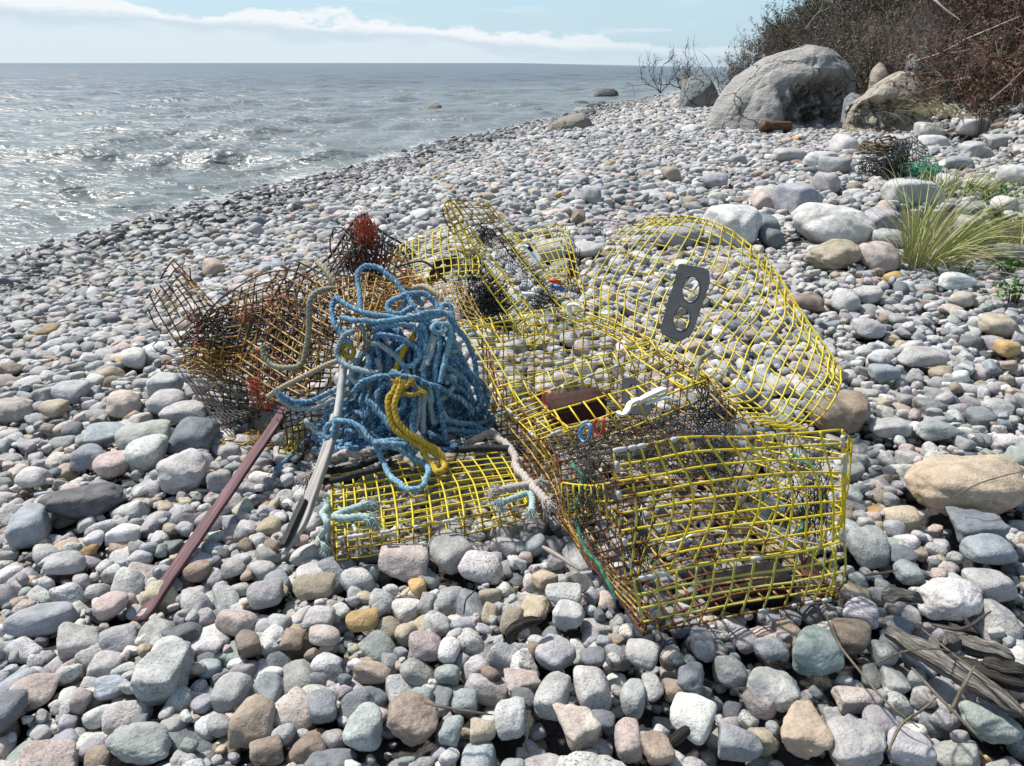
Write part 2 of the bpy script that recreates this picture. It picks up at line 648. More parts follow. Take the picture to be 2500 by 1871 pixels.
def build_sea():
    R = np.geomspace(4.5, 16000, 820)
    A = np.radians(np.linspace(-66, 50, 380))
    RR, AA = np.meshgrid(R, A, indexing='ij')
    X, Y = RR * np.sin(AA), RR * np.cos(AA)
    Z = np.zeros_like(X)
    rg = np.random.default_rng(11)
    dx = np.zeros_like(X)
    dy = np.zeros_like(X)
    s = -shore(X, Y)
    # gusts: the chop is taller in some patches than in others
    gust = 0.75 + 0.45 * fbm(np.stack([X, Y, 0 * X], -1), 0.16, 3, 8.0)
    fade_all = 0
    for k in range(70):
        lam = math.exp(rg.uniform(math.log(0.28), math.log(5.5)))
        th = math.radians(-62 + rg.normal() * 34)            # travelling towards the beach
        kx, ky = math.cos(th) * 2 * math.pi / lam, math.sin(th) * 2 * math.pi / lam
        amp = 0.0118 * lam ** 0.68 * rg.uniform(0.5, 1.2)
        cell = RR * 0.0101
        f = np.clip(1.6 - cell * 3.2 / lam, 0, 1)
        ph = kx * X + ky * Y + rg.uniform(0, 6.28) + 1.1 * np.sin(0.37 * X * math.sin(th) - 0.37 * Y * math.cos(th) + k)
        am = amp * f * gust
        Z += am * np.sin(ph)
        dx += am * 0.75 * math.cos(th) * np.cos(ph)
        dy += am * 0.75 * math.sin(th) * np.cos(ph)
    shal = np.clip(s / 1.2, 0.0, 1.0) ** 0.7
    Z = Z * (0.25 + 0.75 * shal)
    # a low breaker curling along the shore
    wob = 0.35 * np.sin(0.9 * Y + 0.6 * np.sin(0.43 * Y)) + 0.2 * np.sin(2.3 * Y + 1)
    b = np.exp(-((s - 1.0 - wob) / 0.32) ** 2) + 0.6 * np.exp(-((s - 3.0 - 1.4 * wob) / 0.5) ** 2)
    Z += 0.04 * b * (0.6 + 0.4 * np.sin(1.7 * Y + 0.6)) * (RR < 70)
    P = np.stack([X + dx, Y + dy, Z + SEA], -1)
    foam = 0.52 * np.exp(-np.clip(s, 0, None) / 0.4) + 0.26 * np.exp(-((s - 0.85 - wob) / 0.4) ** 2) + 0.2 * np.exp(-s.clip(0) / 4.0)
    n, m = X.shape
    i = np.arange(n - 1)[:, None] * m
    j = np.arange(m - 1)[None, :]
    Q = np.stack([i + j, i + j + 1, i + m + j + 1, i + m + j], -1).reshape(-1, 4)
    # drop the cells well under the land
    keep = (s[:-1, :-1] > -3.0).ravel()
    me = make_mesh('sea', P.reshape(-1, 3), Q[keep], None, True, {'foam': foam.ravel(), 'off': np.clip(s, 0, 40).ravel() / 40})
    M = Mat('sea_water')
    geo = M.n('NewGeometry')
    p = geo.outputs['Position']
    a = M.n('Attribute', attribute_name='foam')
    ao = M.n('Attribute', attribute_name='off')
    mp = M.n('Mapping')
    M.l(p, mp.inputs[0])
    mp.inputs['Rotation'].default_value = (0, 0, math.radians(28))
    mp.inputs['Scale'].default_value = (0.55, 1.0, 1.0)
    n1 = M.noise(mp.outputs[0], 0.85, 6, 0.62, 0.3)
    n2 = M.noise(mp.outputs[0], 5.0, 5, 0.6, 0.5)
    n3 = M.noise(mp.outputs[0], 0.07, 4, 0.6)
    n4 = M.noise(mp.outputs[0], 0.2, 6, 0.65)
    lace = M.noise(p, 7.0, 6, 0.7, 1.4)
    fm = M.rng(M.math('ADD', M.math('MULTIPLY', a.outputs['Fac'], 0.62), M.math('MULTIPLY', lace, 0.75)), 0.74, 1.0)
    base = M.mix(ao.outputs['Fac'], (0.17, 0.185, 0.18), (0.085, 0.097, 0.107))
    c = M.mix(M.math('MULTIPLY', fm, 0.8), base, (0.74, 0.77, 0.76))
    b1 = M.bump(M.math('ADD', n1, M.math('MULTIPLY', n2, 0.30)), 1.0, 0.20)
    b2 = M.bump(M.math('ADD', n3, M.math('MULTIPLY', n4, 0.6)), 0.8, 1.9, b1)
    M.b.inputs['IOR'].default_value = 1.333
    link('sea', me, M.set(c, M.rng(fm, 0, 1, 0.27, 0.7), b2, spec=0.5))['kind'] = 'structure'


build_sea()
# ------------------------------------------------------------------ rocks
def ico(level):
    import bmesh
    bm = bmesh.new()
    bmesh.ops.create_icosphere(bm, subdivisions=level, radius=1.0)
    V = np.array([v.co[:] for v in bm.verts])
    T = np.array([[v.index for v in f.verts] for f in bm.faces])
    bm.free()
    return V / np.linalg.norm(V, axis=1)[:, None], T


ICO = {k: ico(k) for k in (3, 4, 5, 6)}


def rock_shape(rg, level, p, planes, rough=0.03):
    """a rounded polyhedron: soft minimum of random planes, extents scaled to -1..1"""
    D, T = ICO[level]
    nrm = rg.normal(size=(planes, 3))
    nrm /= np.linalg.norm(nrm, axis=1)[:, None]
    nrm = np.concatenate([nrm, np.eye(3), -np.eye(3)])
    h = rg.uniform(0.72, 1.05, len(nrm))
    q = np.maximum(D @ nrm.T / h, 0) ** p
    r = q.sum(1) ** (-1 / p)
    off = rg.uniform(0, 50)
    r *= 1 + rough * 1.6 * fbm(D, 1.3, 2, off) + rough * 0.6 * fbm(D, 4.0, 3, off + 9)
    V = D * r[:, None]
    V -= (V.max(0) + V.min(0)) / 2
    V /= np.abs(V).max(0)
    return V, T


NVAR = 26
VARS = []
_rg = np.random.default_rng(21)
for i in range(NVAR):
    if i < 15:
        par = (_rg.uniform(4.5, 7), 9, 0.035)
    elif i < 22:
        par = (_rg.uniform(9, 14), 7, 0.04)
    else:
        par = (_rg.uniform(12, 18), 7, 0.06)
    VARS.append((par, int(_rg.integers(1e6))))


def var_mesh(i, level):
    (p, pl, rough), seed = VARS[i]
    V, T = rock_shape(np.random.default_rng(seed), level, p, pl, rough)
    return make_mesh('stone', V, None, T)


VM = {(i, lv): var_mesh(i, lv) for i in range(NVAR) for lv in (3, 4)}
for (i, lv), me in VM.items():
    pass

# colour families: name, linear colour, weight, speckle, banding
FAM = [
    ('pale grey', (0.47, 0.465, 0.455), 26, 0.7, 0.2),
    ('grey', (0.33, 0.33, 0.335), 20, 0.6, 0.3),
    ('speckled white', (0.52, 0.51, 0.495), 14, 1.0, 0.1),
    ('white', (0.54, 0.53, 0.51), 6, 0.5, 0.1),
    ('pinkish', (0.46, 0.375, 0.34), 9, 0.6, 0.25),
    ('lilac grey', (0.38, 0.365, 0.37), 5, 0.5, 0.25),
    ('blue grey', (0.28, 0.305, 0.33), 10, 0.4, 0.2),
    ('slate', (0.13, 0.15, 0.17), 6, 0.2, 0.15),
    ('green grey', (0.26, 0.295, 0.275), 4, 0.3, 0.35),
    ('tan', (0.39, 0.315, 0.225), 7, 0.45, 0.2),
    ('brown', (0.24, 0.175, 0.125), 2.5, 0.3, 0.3),
    ('banded grey', (0.36, 0.35, 0.34), 9, 0.4, 0.95),
    ('dark', (0.07, 0.075, 0.085), 2, 0.1, 0.1),
    ('ochre', (0.42, 0.27, 0.09), 0.5, 0.25, 0.2),
]
FN = [f[0] for f in FAM]
FW = np.array([f[2] for f in FAM], float)
FW /= FW.sum()

# stones that can be told apart in the photograph: centre u, v, width, height (pixels), turn (degrees), family, kind (r round, a angular)
HERO = [
    (392, 1650, 122, 122, 0, 'grey', 'a'), (339, 1813, 158, 88, 0, 'green grey', 'r'), (621, 1755, 102, 104, 0, 'tan', 'a'),
    (889, 1779, 92, 97, 0, 'pale grey', 'r'), (1010, 1752, 126, 120, 10, 'tan', 'r'), (203, 1226, 190, 84, 25, 'dark', 'r'),
    (68, 1284, 90, 84, 20, 'blue grey', 'r'), (358, 1108, 92, 80, 5, 'speckled white', 'r'), (468, 1063, 110, 78, 0, 'slate', 'r'),
    (350, 1068, 125, 66, 15, 'pale grey', 'r'), (279, 1134, 92, 60, -10, 'pinkish', 'r'), (447, 1149, 116, 95, 20, 'pale grey', 'r'),
    (263, 1063, 110, 52, 10, 'blue grey', 'r'), (218, 1115, 82, 52, 10, 'blue grey', 'r'), (82, 1168, 66, 48, 0, 'white', 'r'),
    (647, 1449, 86, 58, 10, 'grey', 'r'), (766, 1431, 102, 54, 0, 'tan', 'r'), (884, 1514, 80, 46, 5, 'ochre', 'r'),
    (792, 1551, 80, 42, 0, 'pinkish', 'r'), (776, 1508, 78, 50, 0, 'lilac grey', 'r'), (987, 1369, 126, 80, 0, 'pinkish', 'a'),
    (1099, 1347, 100, 84, 35, 'grey', 'r'), (1174, 1386, 108, 68, -12, 'speckled white', 'r'), (95, 1513, 154, 60, 8, 'blue grey', 'r'),
    (271, 1479, 70, 60, -20, 'pinkish', 'r'), (571, 1385, 60, 40, 0, 'white', 'r'), (481, 1393, 62, 42, 0, 'brown', 'r'),
    (713, 1560, 60, 46, 0, 'brown', 'a'), (605, 1571, 56, 58, 30, 'brown', 'a'), (789, 1727, 70, 78, 20, 'blue grey', 'r'),
    (158, 1376, 92, 50, 20, 'grey', 'r'), (232, 1317, 42, 36, 0, 'white', 'r'),
    (1445, 1893, 190, 110, 0, 'speckled white', 'r'), (1687, 1757, 106, 96, -25, 'white', 'r'), (1533, 1808, 66, 96, 0, 'pinkish', 'r'),
    (1447, 1682, 92, 100, 0, 'speckled white', 'r'), (1348, 1698, 80, 92, -20, 'lilac grey', 'r'), (1404, 1768, 82, 100, 25, 'pinkish', 'a'),
    (1272, 1663, 82, 60, 15, 'pinkish', 'a'), (1245, 1753, 78, 82, 0, 'pale grey', 'r'), (1134, 1711, 64, 50, 0, 'blue grey', 'r'),
    (1279, 1712, 66, 52, 0, 'dark', 'r'), (1355, 1598, 88, 78, -35, 'lilac grey', 'r'), (1448, 1607, 64, 46, 0, 'slate', 'r'),
    (1566, 1601, 82, 62, -15, 'banded grey', 'r'), (1097, 1591, 50, 66, -10, 'white', 'r'), (1040, 1576, 88, 60, 0, 'pinkish', 'r'),
    (1248, 1515, 48, 68, -20, 'tan', 'r'), (1376, 1456, 90, 52, 0, 'pale grey', 'r'), (1390, 1501, 74, 60, -20, 'speckled white', 'r'),
    (1718, 1577, 64, 96, 0, 'grey', 'r'), (1686, 1661, 66, 74, -20, 'slate', 'a'), (1649, 1681, 60, 52, 0, 'brown', 'a'),
    (1545, 1705, 62, 82, 0, 'pale grey', 'r'), (1593, 1684, 52, 68, 0, 'pale grey', 'r'), (1604, 1829, 76, 76, 20, 'tan', 'r'),
    (1469, 1760, 70, 46, 0, 'slate', 'r'), (1103, 1784, 52, 62, -20, 'green grey', 'a'), (1180, 1780, 66, 58, 0, 'tan', 'a'),
    (2362, 1186, 282, 150, 0, 'tan', 'r'), (2050, 1010, 152, 100, 0, 'brown', 'r'), (2376, 1285, 112, 78, 0, 'slate', 'a'),
    (2416, 1343, 126, 64, 15, 'blue grey', 'r'), (2118, 1335, 94, 84, 0, 'grey', 'r'), (2321, 1459, 156, 92, -8, 'white', 'r'),
    (2420, 1425, 120, 66, 0, 'pale grey', 'r'), (1997, 1588, 124, 110, -20, 'green grey', 'r'), (2090, 1817, 154, 112, 0, 'lilac grey', 'r'),
    (1890, 1680, 126, 100, -25, 'white', 'r'), (1860, 1709, 84, 70, 0, 'pinkish', 'r'), (1968, 1780, 118, 108, -20, 'tan', 'a'),
    (2097, 1704, 112, 58, 0, 'pinkish', 'a'), (2076, 1554, 92, 76, -20, 'brown', 'r'), (2100, 1498, 84, 62, -20, 'speckled white', 'r'),
    (2421, 1764, 140, 84, -10, 'green grey', 'r'), (1808, 1811, 106, 78, -15, 'blue grey', 'a'), (1884, 1585, 90, 52, 15, 'blue grey', 'r'),
    (1787, 1638, 80, 60, 0, 'grey', 'r'), (2160, 1591, 62, 58, 0, 'banded grey', 'a'), (2224, 1827, 112, 76, -25, 'lilac grey', 'r'),
    (2203, 1359, 70, 46, 0, 'slate', 'r'), (2155, 1775, 90, 80, 0, 'grey', 'r'), (2218, 1398, 60, 52, 0, 'blue grey', 'a'),
    (1790, 552, 124, 132, 10, 'white', 'r'), (2023, 551, 190, 112, 12, 'white', 'r'), (2039, 622, 130, 74, 10, 'tan', 'r'),
    (2141, 627, 92, 66, 10, 'pinkish', 'r'), (1953, 487, 104, 78, 20, 'blue grey', 'a'), (2225, 469, 130, 62, 5, 'pale grey', 'a'),
    (1871, 552, 60, 52, 0, 'slate', 'r'), (1886, 582, 60, 48, 0, 'slate', 'r'), (1640, 425, 46, 36, 0, 'tan', 'r'),
    (2021, 446, 52, 50, 20, 'grey', 'a'), (2039, 406, 48, 48, 30, 'grey', 'a'), (2057, 354, 56, 50, 0, 'white', 'r'),
    (2003, 391, 80, 40, 0, 'white', 'r'), (1930, 380, 86, 36, 10, 'pale grey', 'r'), (1745, 440, 62, 34, 0, 'grey', 'r'),
    (1660, 577, 108, 56, 5, 'grey', 'r'), (1866, 488, 60, 46, 0, 'pinkish', 'a'), (2379, 558, 92, 62, 0, 'lilac grey', 'r'),
    (2270, 324, 70, 48, 0, 'white', 'r'), (2379, 310, 92, 46, 10, 'white', 'r'), (2379, 368, 78, 44, 10, 'pale grey', 'a'),
    (2338, 686, 88, 38, 0, 'pale grey', 'r'), (1970, 742, 76, 40, 0, 'brown', 'r'), (2062, 732, 56, 52, 0, 'pale grey', 'r'),
    (518, 653, 48, 44, 30, 'tan', 'r'), (406, 941, 70, 58, 0, 'white', 'r'), (325, 878, 56, 48, 20, 'pale grey', 'r'),
    (1443, 478, 44, 42, 10, 'blue grey', 'a'), (1412, 528, 34, 48, 0, 'brown', 'a'), (1350, 612, 80, 56, 0, 'grey', 'r'),
    (1436, 612, 68, 40, 0, 'pale grey', 'r'), (2470, 615, 70, 42, 0, 'grey', 'r'), (2350, 730, 60, 32, 0, 'pinkish', 'r'),
    (2120, 720, 66, 40, 0, 'pale grey', 'r'), (2440, 795, 80, 50, 0, 'tan', 'r'), (2120, 800, 70, 44, 10, 'lilac grey', 'r'),
    (2460, 850, 50, 40, 0, 'ochre', 'r'), (2250, 870, 110, 44, 0, 'pale grey', 'r'), (2160, 910, 72, 40, 0, 'blue grey', 'r'),
    (2170, 1045, 100, 36, 0, 'grey', 'r'), (2290, 1050, 100, 40, 0, 'green grey', 'r'), (1900, 940, 70, 40, 0, 'white', 'r'),
    (1820, 960, 60, 40, 0, 'blue grey', 'r'), (2480, 430, 60, 50, 0, 'white', 'r'), (2150, 540, 80, 60, 0, 'grey', 'r'),
    (1800, 390, 40, 26, 0, 'blue grey', 'r'), (2190, 350, 60, 40, 0, 'pale grey', 'r'), (2280, 345, 70, 30, 0, 'white', 'r'),
    (2440, 345, 70, 36, 0, 'pale grey', 'a'), (2340, 400, 70, 34, 0, 'blue grey', 'r'), (2450, 500, 50, 40, 0, 'pale grey', 'r'),
    (2310, 445, 54, 40, 0, 'white', 'r'), (2170, 585, 70, 44, 0, 'pale grey', 'r'), (20, 1735, 70, 110, 0, 'slate', 'r'),
    (120, 1860, 130, 90, 20, 'pinkish', 'a'), (240, 1850, 60, 50, 0, 'brown', 'r'), (650, 1832, 80, 60, 20, 'brown', 'a'),
    (30, 1000, 90, 50, 0, 'pinkish', 'r'), (170, 960, 80, 50, 0, 'grey', 'r'), (300, 985, 80, 56, 0, 'pinkish', 'r'),
    (410, 985, 90, 60, 0, 'pale grey', 'r'), (450, 1010, 110, 50, 10, 'pale grey', 'r'), (130, 1000, 60, 40, 0, 'tan', 'r'),
]


class Field:
    def __init__(self, x0, x1, y0, y1, cell, depth):
        self.x0, self.y0, self.c = x0, y0, cell
        self.nx, self.ny = int((x1 - x0) / cell), int((y1 - y0) / cell)
        X, Y = np.meshgrid(x0 + (np.arange(self.nx) + .5) * cell, y0 + (np.arange(self.ny) + .5) * cell, indexing='ij')
        self.G = gh(X, Y)
        self.H = self.G - depth
        self.block = np.zeros(self.H.shape, bool)
        self.cap = self.G + (0.004 if cell < .015 else 0.008 if cell < .03 else 0.02)
        self.X, self.Y = X, Y
        # nothing heaps up where the traps, laths and poles lie
        for quad, lift in PADS:
            m = np.ones(X.shape, bool)
            for a_, b_ in zip(quad, quad[1:] + quad[:1]):
                m &= (b_[0] - a_[0]) * (Y - a_[1]) - (b_[1] - a_[1]) * (X - a_[0]) > -0.02
            self.cap[m] = np.minimum(self.cap[m], (self.G + lift)[m])
        # a patch of bare soil under the scrub by the right edge
        self.block |= soil_patch(X, Y) > 0.35

    def blocked(self, x, y):
        i = np.clip(((x - self.x0) / self.c).astype(int), 0, self.nx - 1)
        j = np.clip(((y - self.y0) / self.c).astype(int), 0, self.ny - 1)
        return self.block[i, j]

    def look(self, x, y):
        i = np.clip(((x - self.x0) / self.c).astype(int), 0, self.nx - 1)
        j = np.clip(((y - self.y0) / self.c).astype(int), 0, self.ny - 1)
        return self.H[i, j] - self.G[i, j]

    def drop(self, x, y, a, b, c, yaw, sink=0.12, fixed=None, tiltmax=0.5):
        r = max(a, b)
        k = int(math.ceil(r / self.c))
        ci, cj = int((x - self.x0) / self.c), int((y - self.y0) / self.c)
        i0, i1, j0, j1 = max(ci - k, 0), min(ci + k + 1, self.nx), max(cj - k, 0), min(cj + k + 1, self.ny)
        if i1 - i0 < 1 or j1 - j0 < 1:
            return None
        dx = (self.x0 + (np.arange(i0, i1) + .5) * self.c - x)[:, None]
        dy = (self.y0 + (np.arange(j0, j1) + .5) * self.c - y)[None, :]
        cs, sn = math.cos(yaw), math.sin(yaw)
        e = ((dx * cs + dy * sn) / a) ** 2 + ((-dx * sn + dy * cs) / b) ** 2
        m = e < 1
        if not m.any():
            return None
        H = self.H[i0:i1, j0:j1]
        hm = H[m]
        ddx, ddy = (dx + 0 * dy)[m], (dy + 0 * dx)[m]
        gx = np.sum(ddx * hm) / (np.sum(ddx * ddx) + 1e-9)
        gy = np.sum(ddy * hm) / (np.sum(ddy * ddy) + 1e-9)
        g = math.hypot(gx, gy)
        f = 0.75 * min(1, tiltmax / (g + 1e-9))
        gx, gy = gx * f, gy * f
        half = c * np.sqrt(1 - e[m])
        pl = gx * ddx + gy * ddy
        need = hm - pl + half
        if fixed is None:
            q = np.partition(need, int(0.88 * (len(need) - 1)))[int(0.88 * (len(need) - 1))]
            z = q - sink * c
            if z + 0.45 * c > self.cap[min(max(ci, 0), self.nx - 1), min(max(cj, 0), self.ny - 1)]:
                return None
        else:
            z = fixed
            self.block[i0:i1, j0:j1] |= e < 0.9
        H[m] = np.maximum(hm, z + pl + half * 0.94)
        return z, gx, gy


rg = np.random.default_rng(5)
STONES = []      # x, y, z, a, b, c, yaw, gx, gy, family, variant, hero


def family(n):
    return rg.choice(len(FAM), size=n, p=FW)


def hero_dims(u, v, wd, ht):
    p = ground_hit(u, v, 0.0)
    dep = proj(p)[2]
    for _ in range(2):
        a = wd * dep / FPX / 2
        dv = p - np.array([0, 0, CAM_H])
        el = math.asin(-dv[2] / np.linalg.norm(dv))
        hh = ht * dep / FPX / 2
        kz = 0.62
        b = hh / math.hypot(math.sin(el), kz * math.cos(el))
        b = min(b, a * 1.5)
        c = kz * b
        c = max(c, 0.35 * a)
        c = min(hh / max(math.cos(el), .3), c * 1.0)
        p = ground_hit(u, v, 0.5 * c)
        dep = proj(p)[2]
    return p, a, b, c


PADS = []


def pad(pts, lift):
    q = [tuple(p[:2]) for p in pts]
    ar = sum(a[0] * b[1] - b[0] * a[1] for a, b in zip(q, q[1:] + q[:1]))
    PADS.append((q if ar > 0 else q[::-1], lift))


pad([(.27, 1.33), (.81, 1.46), (.40, 2.72), (-.13, 2.59)], -0.012)
pad([ground_hit(*q) for q in ((800, 1160), (1262, 1100), (1345, 1250), (815, 1372))], -0.01)
pad([ground_hit(*q) for q in ((440, 900), (640, 900), (800, 1090), (600, 1075), (500, 1000))], 0.0)
pad([ground_hit(*q) for q in ((320, 1495), (375, 1515), (700, 1120), (640, 1060))], -.015)
pad([ground_hit(*q) for q in ((680, 1350), (720, 1350), (850, 1120), (760, 1100))], -.01)
pad([ground_hit(*q) for q in ((780, 1150), (1130, 1150), (1200, 960), (760, 960))], -.01)
fields = [Field(-5.6, 4.8, 0.45, 6.6, 0.01, 0.085), Field(-6.0, 9.5, 6.45, 15.2, 0.02, 0.10), Field(-4, 14, 15.0, 52, 0.045, 0.13)]


def field_at(y):
    return fields[0] if y < 6.55 else fields[1] if y < 15.1 else fields[2]


hero_xy = []
for (u, v, wd, ht, tw, fam, kd) in HERO:
    p, a, b, c = hero_dims(u, v, wd, ht)
    f = field_at(p[1])
    yaw = math.radians(tw)
    z = gh(p[0], p[1]) + 0.5 * c
    r = f.drop(p[0], p[1], a, b, c, yaw, fixed=z, tiltmax=0.12)
    if r is None:
        continue
    vi = int(rg.integers(0, 15)) if kd == 'r' else int(rg.integers(15, 26))
    STONES.append((p[0], p[1], z, a, b, c, yaw, 0.0, 0.0, FN.index(fam), vi, 1))
    hero_xy.append((p[0], p[1], max(a, b)))


def fill(f, y0, y1, per_m2, dmean, sig, dmin, dmax, cand, tries=1):
    # area to cover: what the lens sees and a margin round it, landward of the water
    ys = np.linspace(y0, y1, 60)
    area = 0
    spans = []
    for q in ys:
        hw = (q * CT + CAM_H * ST + 0.5) * 0.70 * 1.1 + 0.35
        xl = max(-hw, np.interp(q, _wy, _wx) - 0.35, f.x0)
        xr = min(hw, np.interp(q, _toe[:, 1], _toe[:, 0]) + 0.6, f.x0 + f.nx * f.c)
        spans.append((xl, max(xr, xl + .01)))
    spans = np.array(spans)
    wdt = spans[:, 1] - spans[:, 0]
    area = np.trapz(wdt, ys)
    n = int(area * per_m2)
    cdf = np.cumsum(wdt)
    cdf /= cdf[-1]
    Dm = np.clip(dmean * np.exp(rg.normal(size=n) * sig), dmin, dmax)
    Dm = -np.sort(-Dm)
    # largest first, but with the small ones still falling between
    order = np.argsort(-Dm * np.exp(rg.normal(size=n) * 0.35))
    Dm = Dm[order]
    yy = np.interp(rg.random((n, cand)), cdf, ys) + rg.normal(size=(n, cand)) * 0.0
    xl = np.interp(yy, ys, spans[:, 0])
    xr = np.interp(yy, ys, spans[:, 1])
    xx = xl + (xr - xl) * rg.random((n, cand))
    fam = family(n)
    var = np.where(rg.random(n) < 0.76, rg.integers(0, 15, n), rg.integers(15, NVAR, n))
    asp = rg.uniform(0.62, 0.95, n)
    asp2 = rg.uniform(0.5, 0.8, n)
    yaws = rg.uniform(0, math.pi, n)
    for i in range(n):
        h = f.look(xx[i], yy[i]) + 9.0 * f.blocked(xx[i], yy[i])
        k = int(np.argmin(h))
        if h[k] > 0.03:
            continue
        a = Dm[i] / 2
        b = a * asp[i]
        c = b * asp2[i] + 0.12 * a
        r = f.drop(xx[i, k], yy[i, k], a, b, c, yaws[i])
        if r is None:
            continue
        STONES.append((xx[i, k], yy[i, k], r[0], a, b, c, yaws[i], r[1], r[2], fam[i], var[i], 0))


fill(fields[0], 0.5, 2.4, 1000, 0.046, 0.5, 0.018, 0.11, 6)
fill(fields[0], 0.5, 3.4, 1100, 0.023, 0.28, 0.013, 0.036, 8)
fill(fields[0], 2.4, 6.5, 520, 0.061, 0.42, 0.03, 0.15, 6)
fill(fields[1], 6.5, 15.1, 190, 0.096, 0.34, 0.05, 0.22, 6)
fill(fields[2], 15.1, 46, 75, 0.15, 0.3, 0.09, 0.34, 6)
print('stones', len(STONES))
S = np.array([s[:9] for s in STONES], float)
SF = np.array([s[9] for s in STONES], int)
SV = np.array([s[10] for s in STONES], int)
SH = np.array([s[11] for s in STONES], int)
# rotations: turn about the vertical, then lean with the bed, plus a small roll
EUL = np.zeros((len(S), 3))
for i in range(len(S)):
    n = Vector((-S[i, 7], -S[i, 8], 1)).normalized()
    q = Vector((0, 0, 1)).rotation_difference(n) @ Euler((rg.normal() * 0.10 * (1 - SH[i]), rg.normal() * 0.10 * (1 - SH[i]), S[i, 6])).to_quaternion()
    EUL[i] = q.to_euler()[:]
fc = np.array([f[1] for f in FAM])[SF]
jit = 1 + rg.normal(size=(len(S), 1)) * 0.13
COLR = np.clip(fc * np.clip(jit, 0.65, 1.4) * (1 + rg.normal(size=(len(S), 3)) * 0.025), 0.02, 0.7)
sh = shore(S[:, 0], S[:, 1])
wet = np.clip(1.0 - (sh - 0.75 - 0.35 * np.sin(0.8 * S[:, 1])) / 1.3, 0, 1) * 0.95
wet = np.clip(wet + np.clip(1 - (sh - 0.8) / 1.6, 0, 1) * 0.35 * rg.random(len(S)), 0, 1)
PAR = np.stack([np.clip(np.array([f[3] for f in FAM])[SF] * rg.uniform(.4, 1.3, len(S)), 0, 1),
                np.clip(np.array([f[4] for f in FAM])[SF] * rg.uniform(.3, 1.4, len(S)), 0, 1), wet], -1)

PU, PV, PD = proj(S[:, :3])
size_px = np.sqrt(S[:, 3] * S[:, 4]) * 2 * FPX / PD
inframe = (PU > -20) & (PU < PW + 20) & (PV > 140) & (PV < PH + 25)
topz = np.array([field_at(y).H[min(max(int((x - field_at(y).x0) / field_at(y).c), 0), field_at(y).nx - 1), min(max(int((y - field_at(y).y0) / field_at(y).c), 0), field_at(y).ny - 1)] for x, y in S[:, :2]])
exposed = (S[:, 2] + S[:, 5] * 0.9) > topz - 0.3 * S[:, 5]
score = size_px * inframe * exposed
N_IND = 300
pick = np.argsort(-score)[:N_IND]
# every named stone is an individual too
is_ind = np.zeros(len(S), bool)
is_ind[pick] = True


# the multitude: one object, instanced rocks
def build_shingle():
    coll = bpy.data.collections.new('stone_kinds')
    for lv in (3,):
        for i in range(NVAR):
            me = VM[(i, lv)]
            me.materials.append(MAT_STONE_I)
            o = bpy.data.objects.new('stone_kind_%02d' % i, me)
            coll.objects.link(o)
    m = ~is_ind
    me = bpy.data.meshes.new('shingle')
    n = int(m.sum())
    me.vertices.add(n)
    me.vertices.foreach_set('co', S[m, :3].astype(np.float32).ravel())
    for k, v in (('rock_rot', EUL[m]), ('rock_scale', S[m][:, 3:6]), ('rock_col', COLR[m]), ('rock_par', PAR[m])):
        me.attributes.new(k, 'FLOAT_VECTOR', 'POINT').data.foreach_set('vector', v.astype(np.float32).ravel())
    me.attributes.new('rock_kind', 'INT', 'POINT').data.foreach_set('value', SV[m].astype(np.int32))
    o = bpy.data.objects.new('shingle', me)
    COL.objects.link(o)
    o['kind'] = 'stuff'
    g = bpy.data.node_groups.new('lay_stones', 'GeometryNodeTree')
    g.interface.new_socket('Geometry', in_out='INPUT', socket_type='NodeSocketGeometry')
    g.interface.new_socket('Geometry', in_out='OUTPUT', socket_type='NodeSocketGeometry')
    gi, go = g.nodes.new('NodeGroupInput'), g.nodes.new('NodeGroupOutput')
    ip = g.nodes.new('GeometryNodeInstanceOnPoints')
    ci = g.nodes.new('GeometryNodeCollectionInfo')
    ci.inputs['Collection'].default_value = coll
    ci.inputs['Separate Children'].default_value = True
    ci.inputs['Reset Children'].default_value = True

    def named(nm, ty):
        a = g.nodes.new('GeometryNodeInputNamedAttribute')
        a.data_type = ty
        a.inputs['Name'].default_value = nm
        return [q for q in a.outputs if q.enabled and q.name == 'Attribute'][0]
    e2r = g.nodes.new('FunctionNodeEulerToRotation')
    g.links.new(named('rock_rot', 'FLOAT_VECTOR'), e2r.inputs[0])
    g.links.new(gi.outputs[0], ip.inputs['Points'])
    g.links.new(ci.outputs[0], ip.inputs['Instance'])
    ip.inputs['Pick Instance'].default_value = True
    g.links.new(named('rock_kind', 'INT'), ip.inputs['Instance Index'])
    g.links.new(e2r.outputs[0], ip.inputs['Rotation'])
    g.links.new(named('rock_scale', 'FLOAT_VECTOR'), ip.inputs['Scale'])
    g.links.new(ip.outputs[0], go.inputs[0])
    md = o.modifiers.new('lay_stones', 'NODES')
    md.node_group = g


build_shingle()
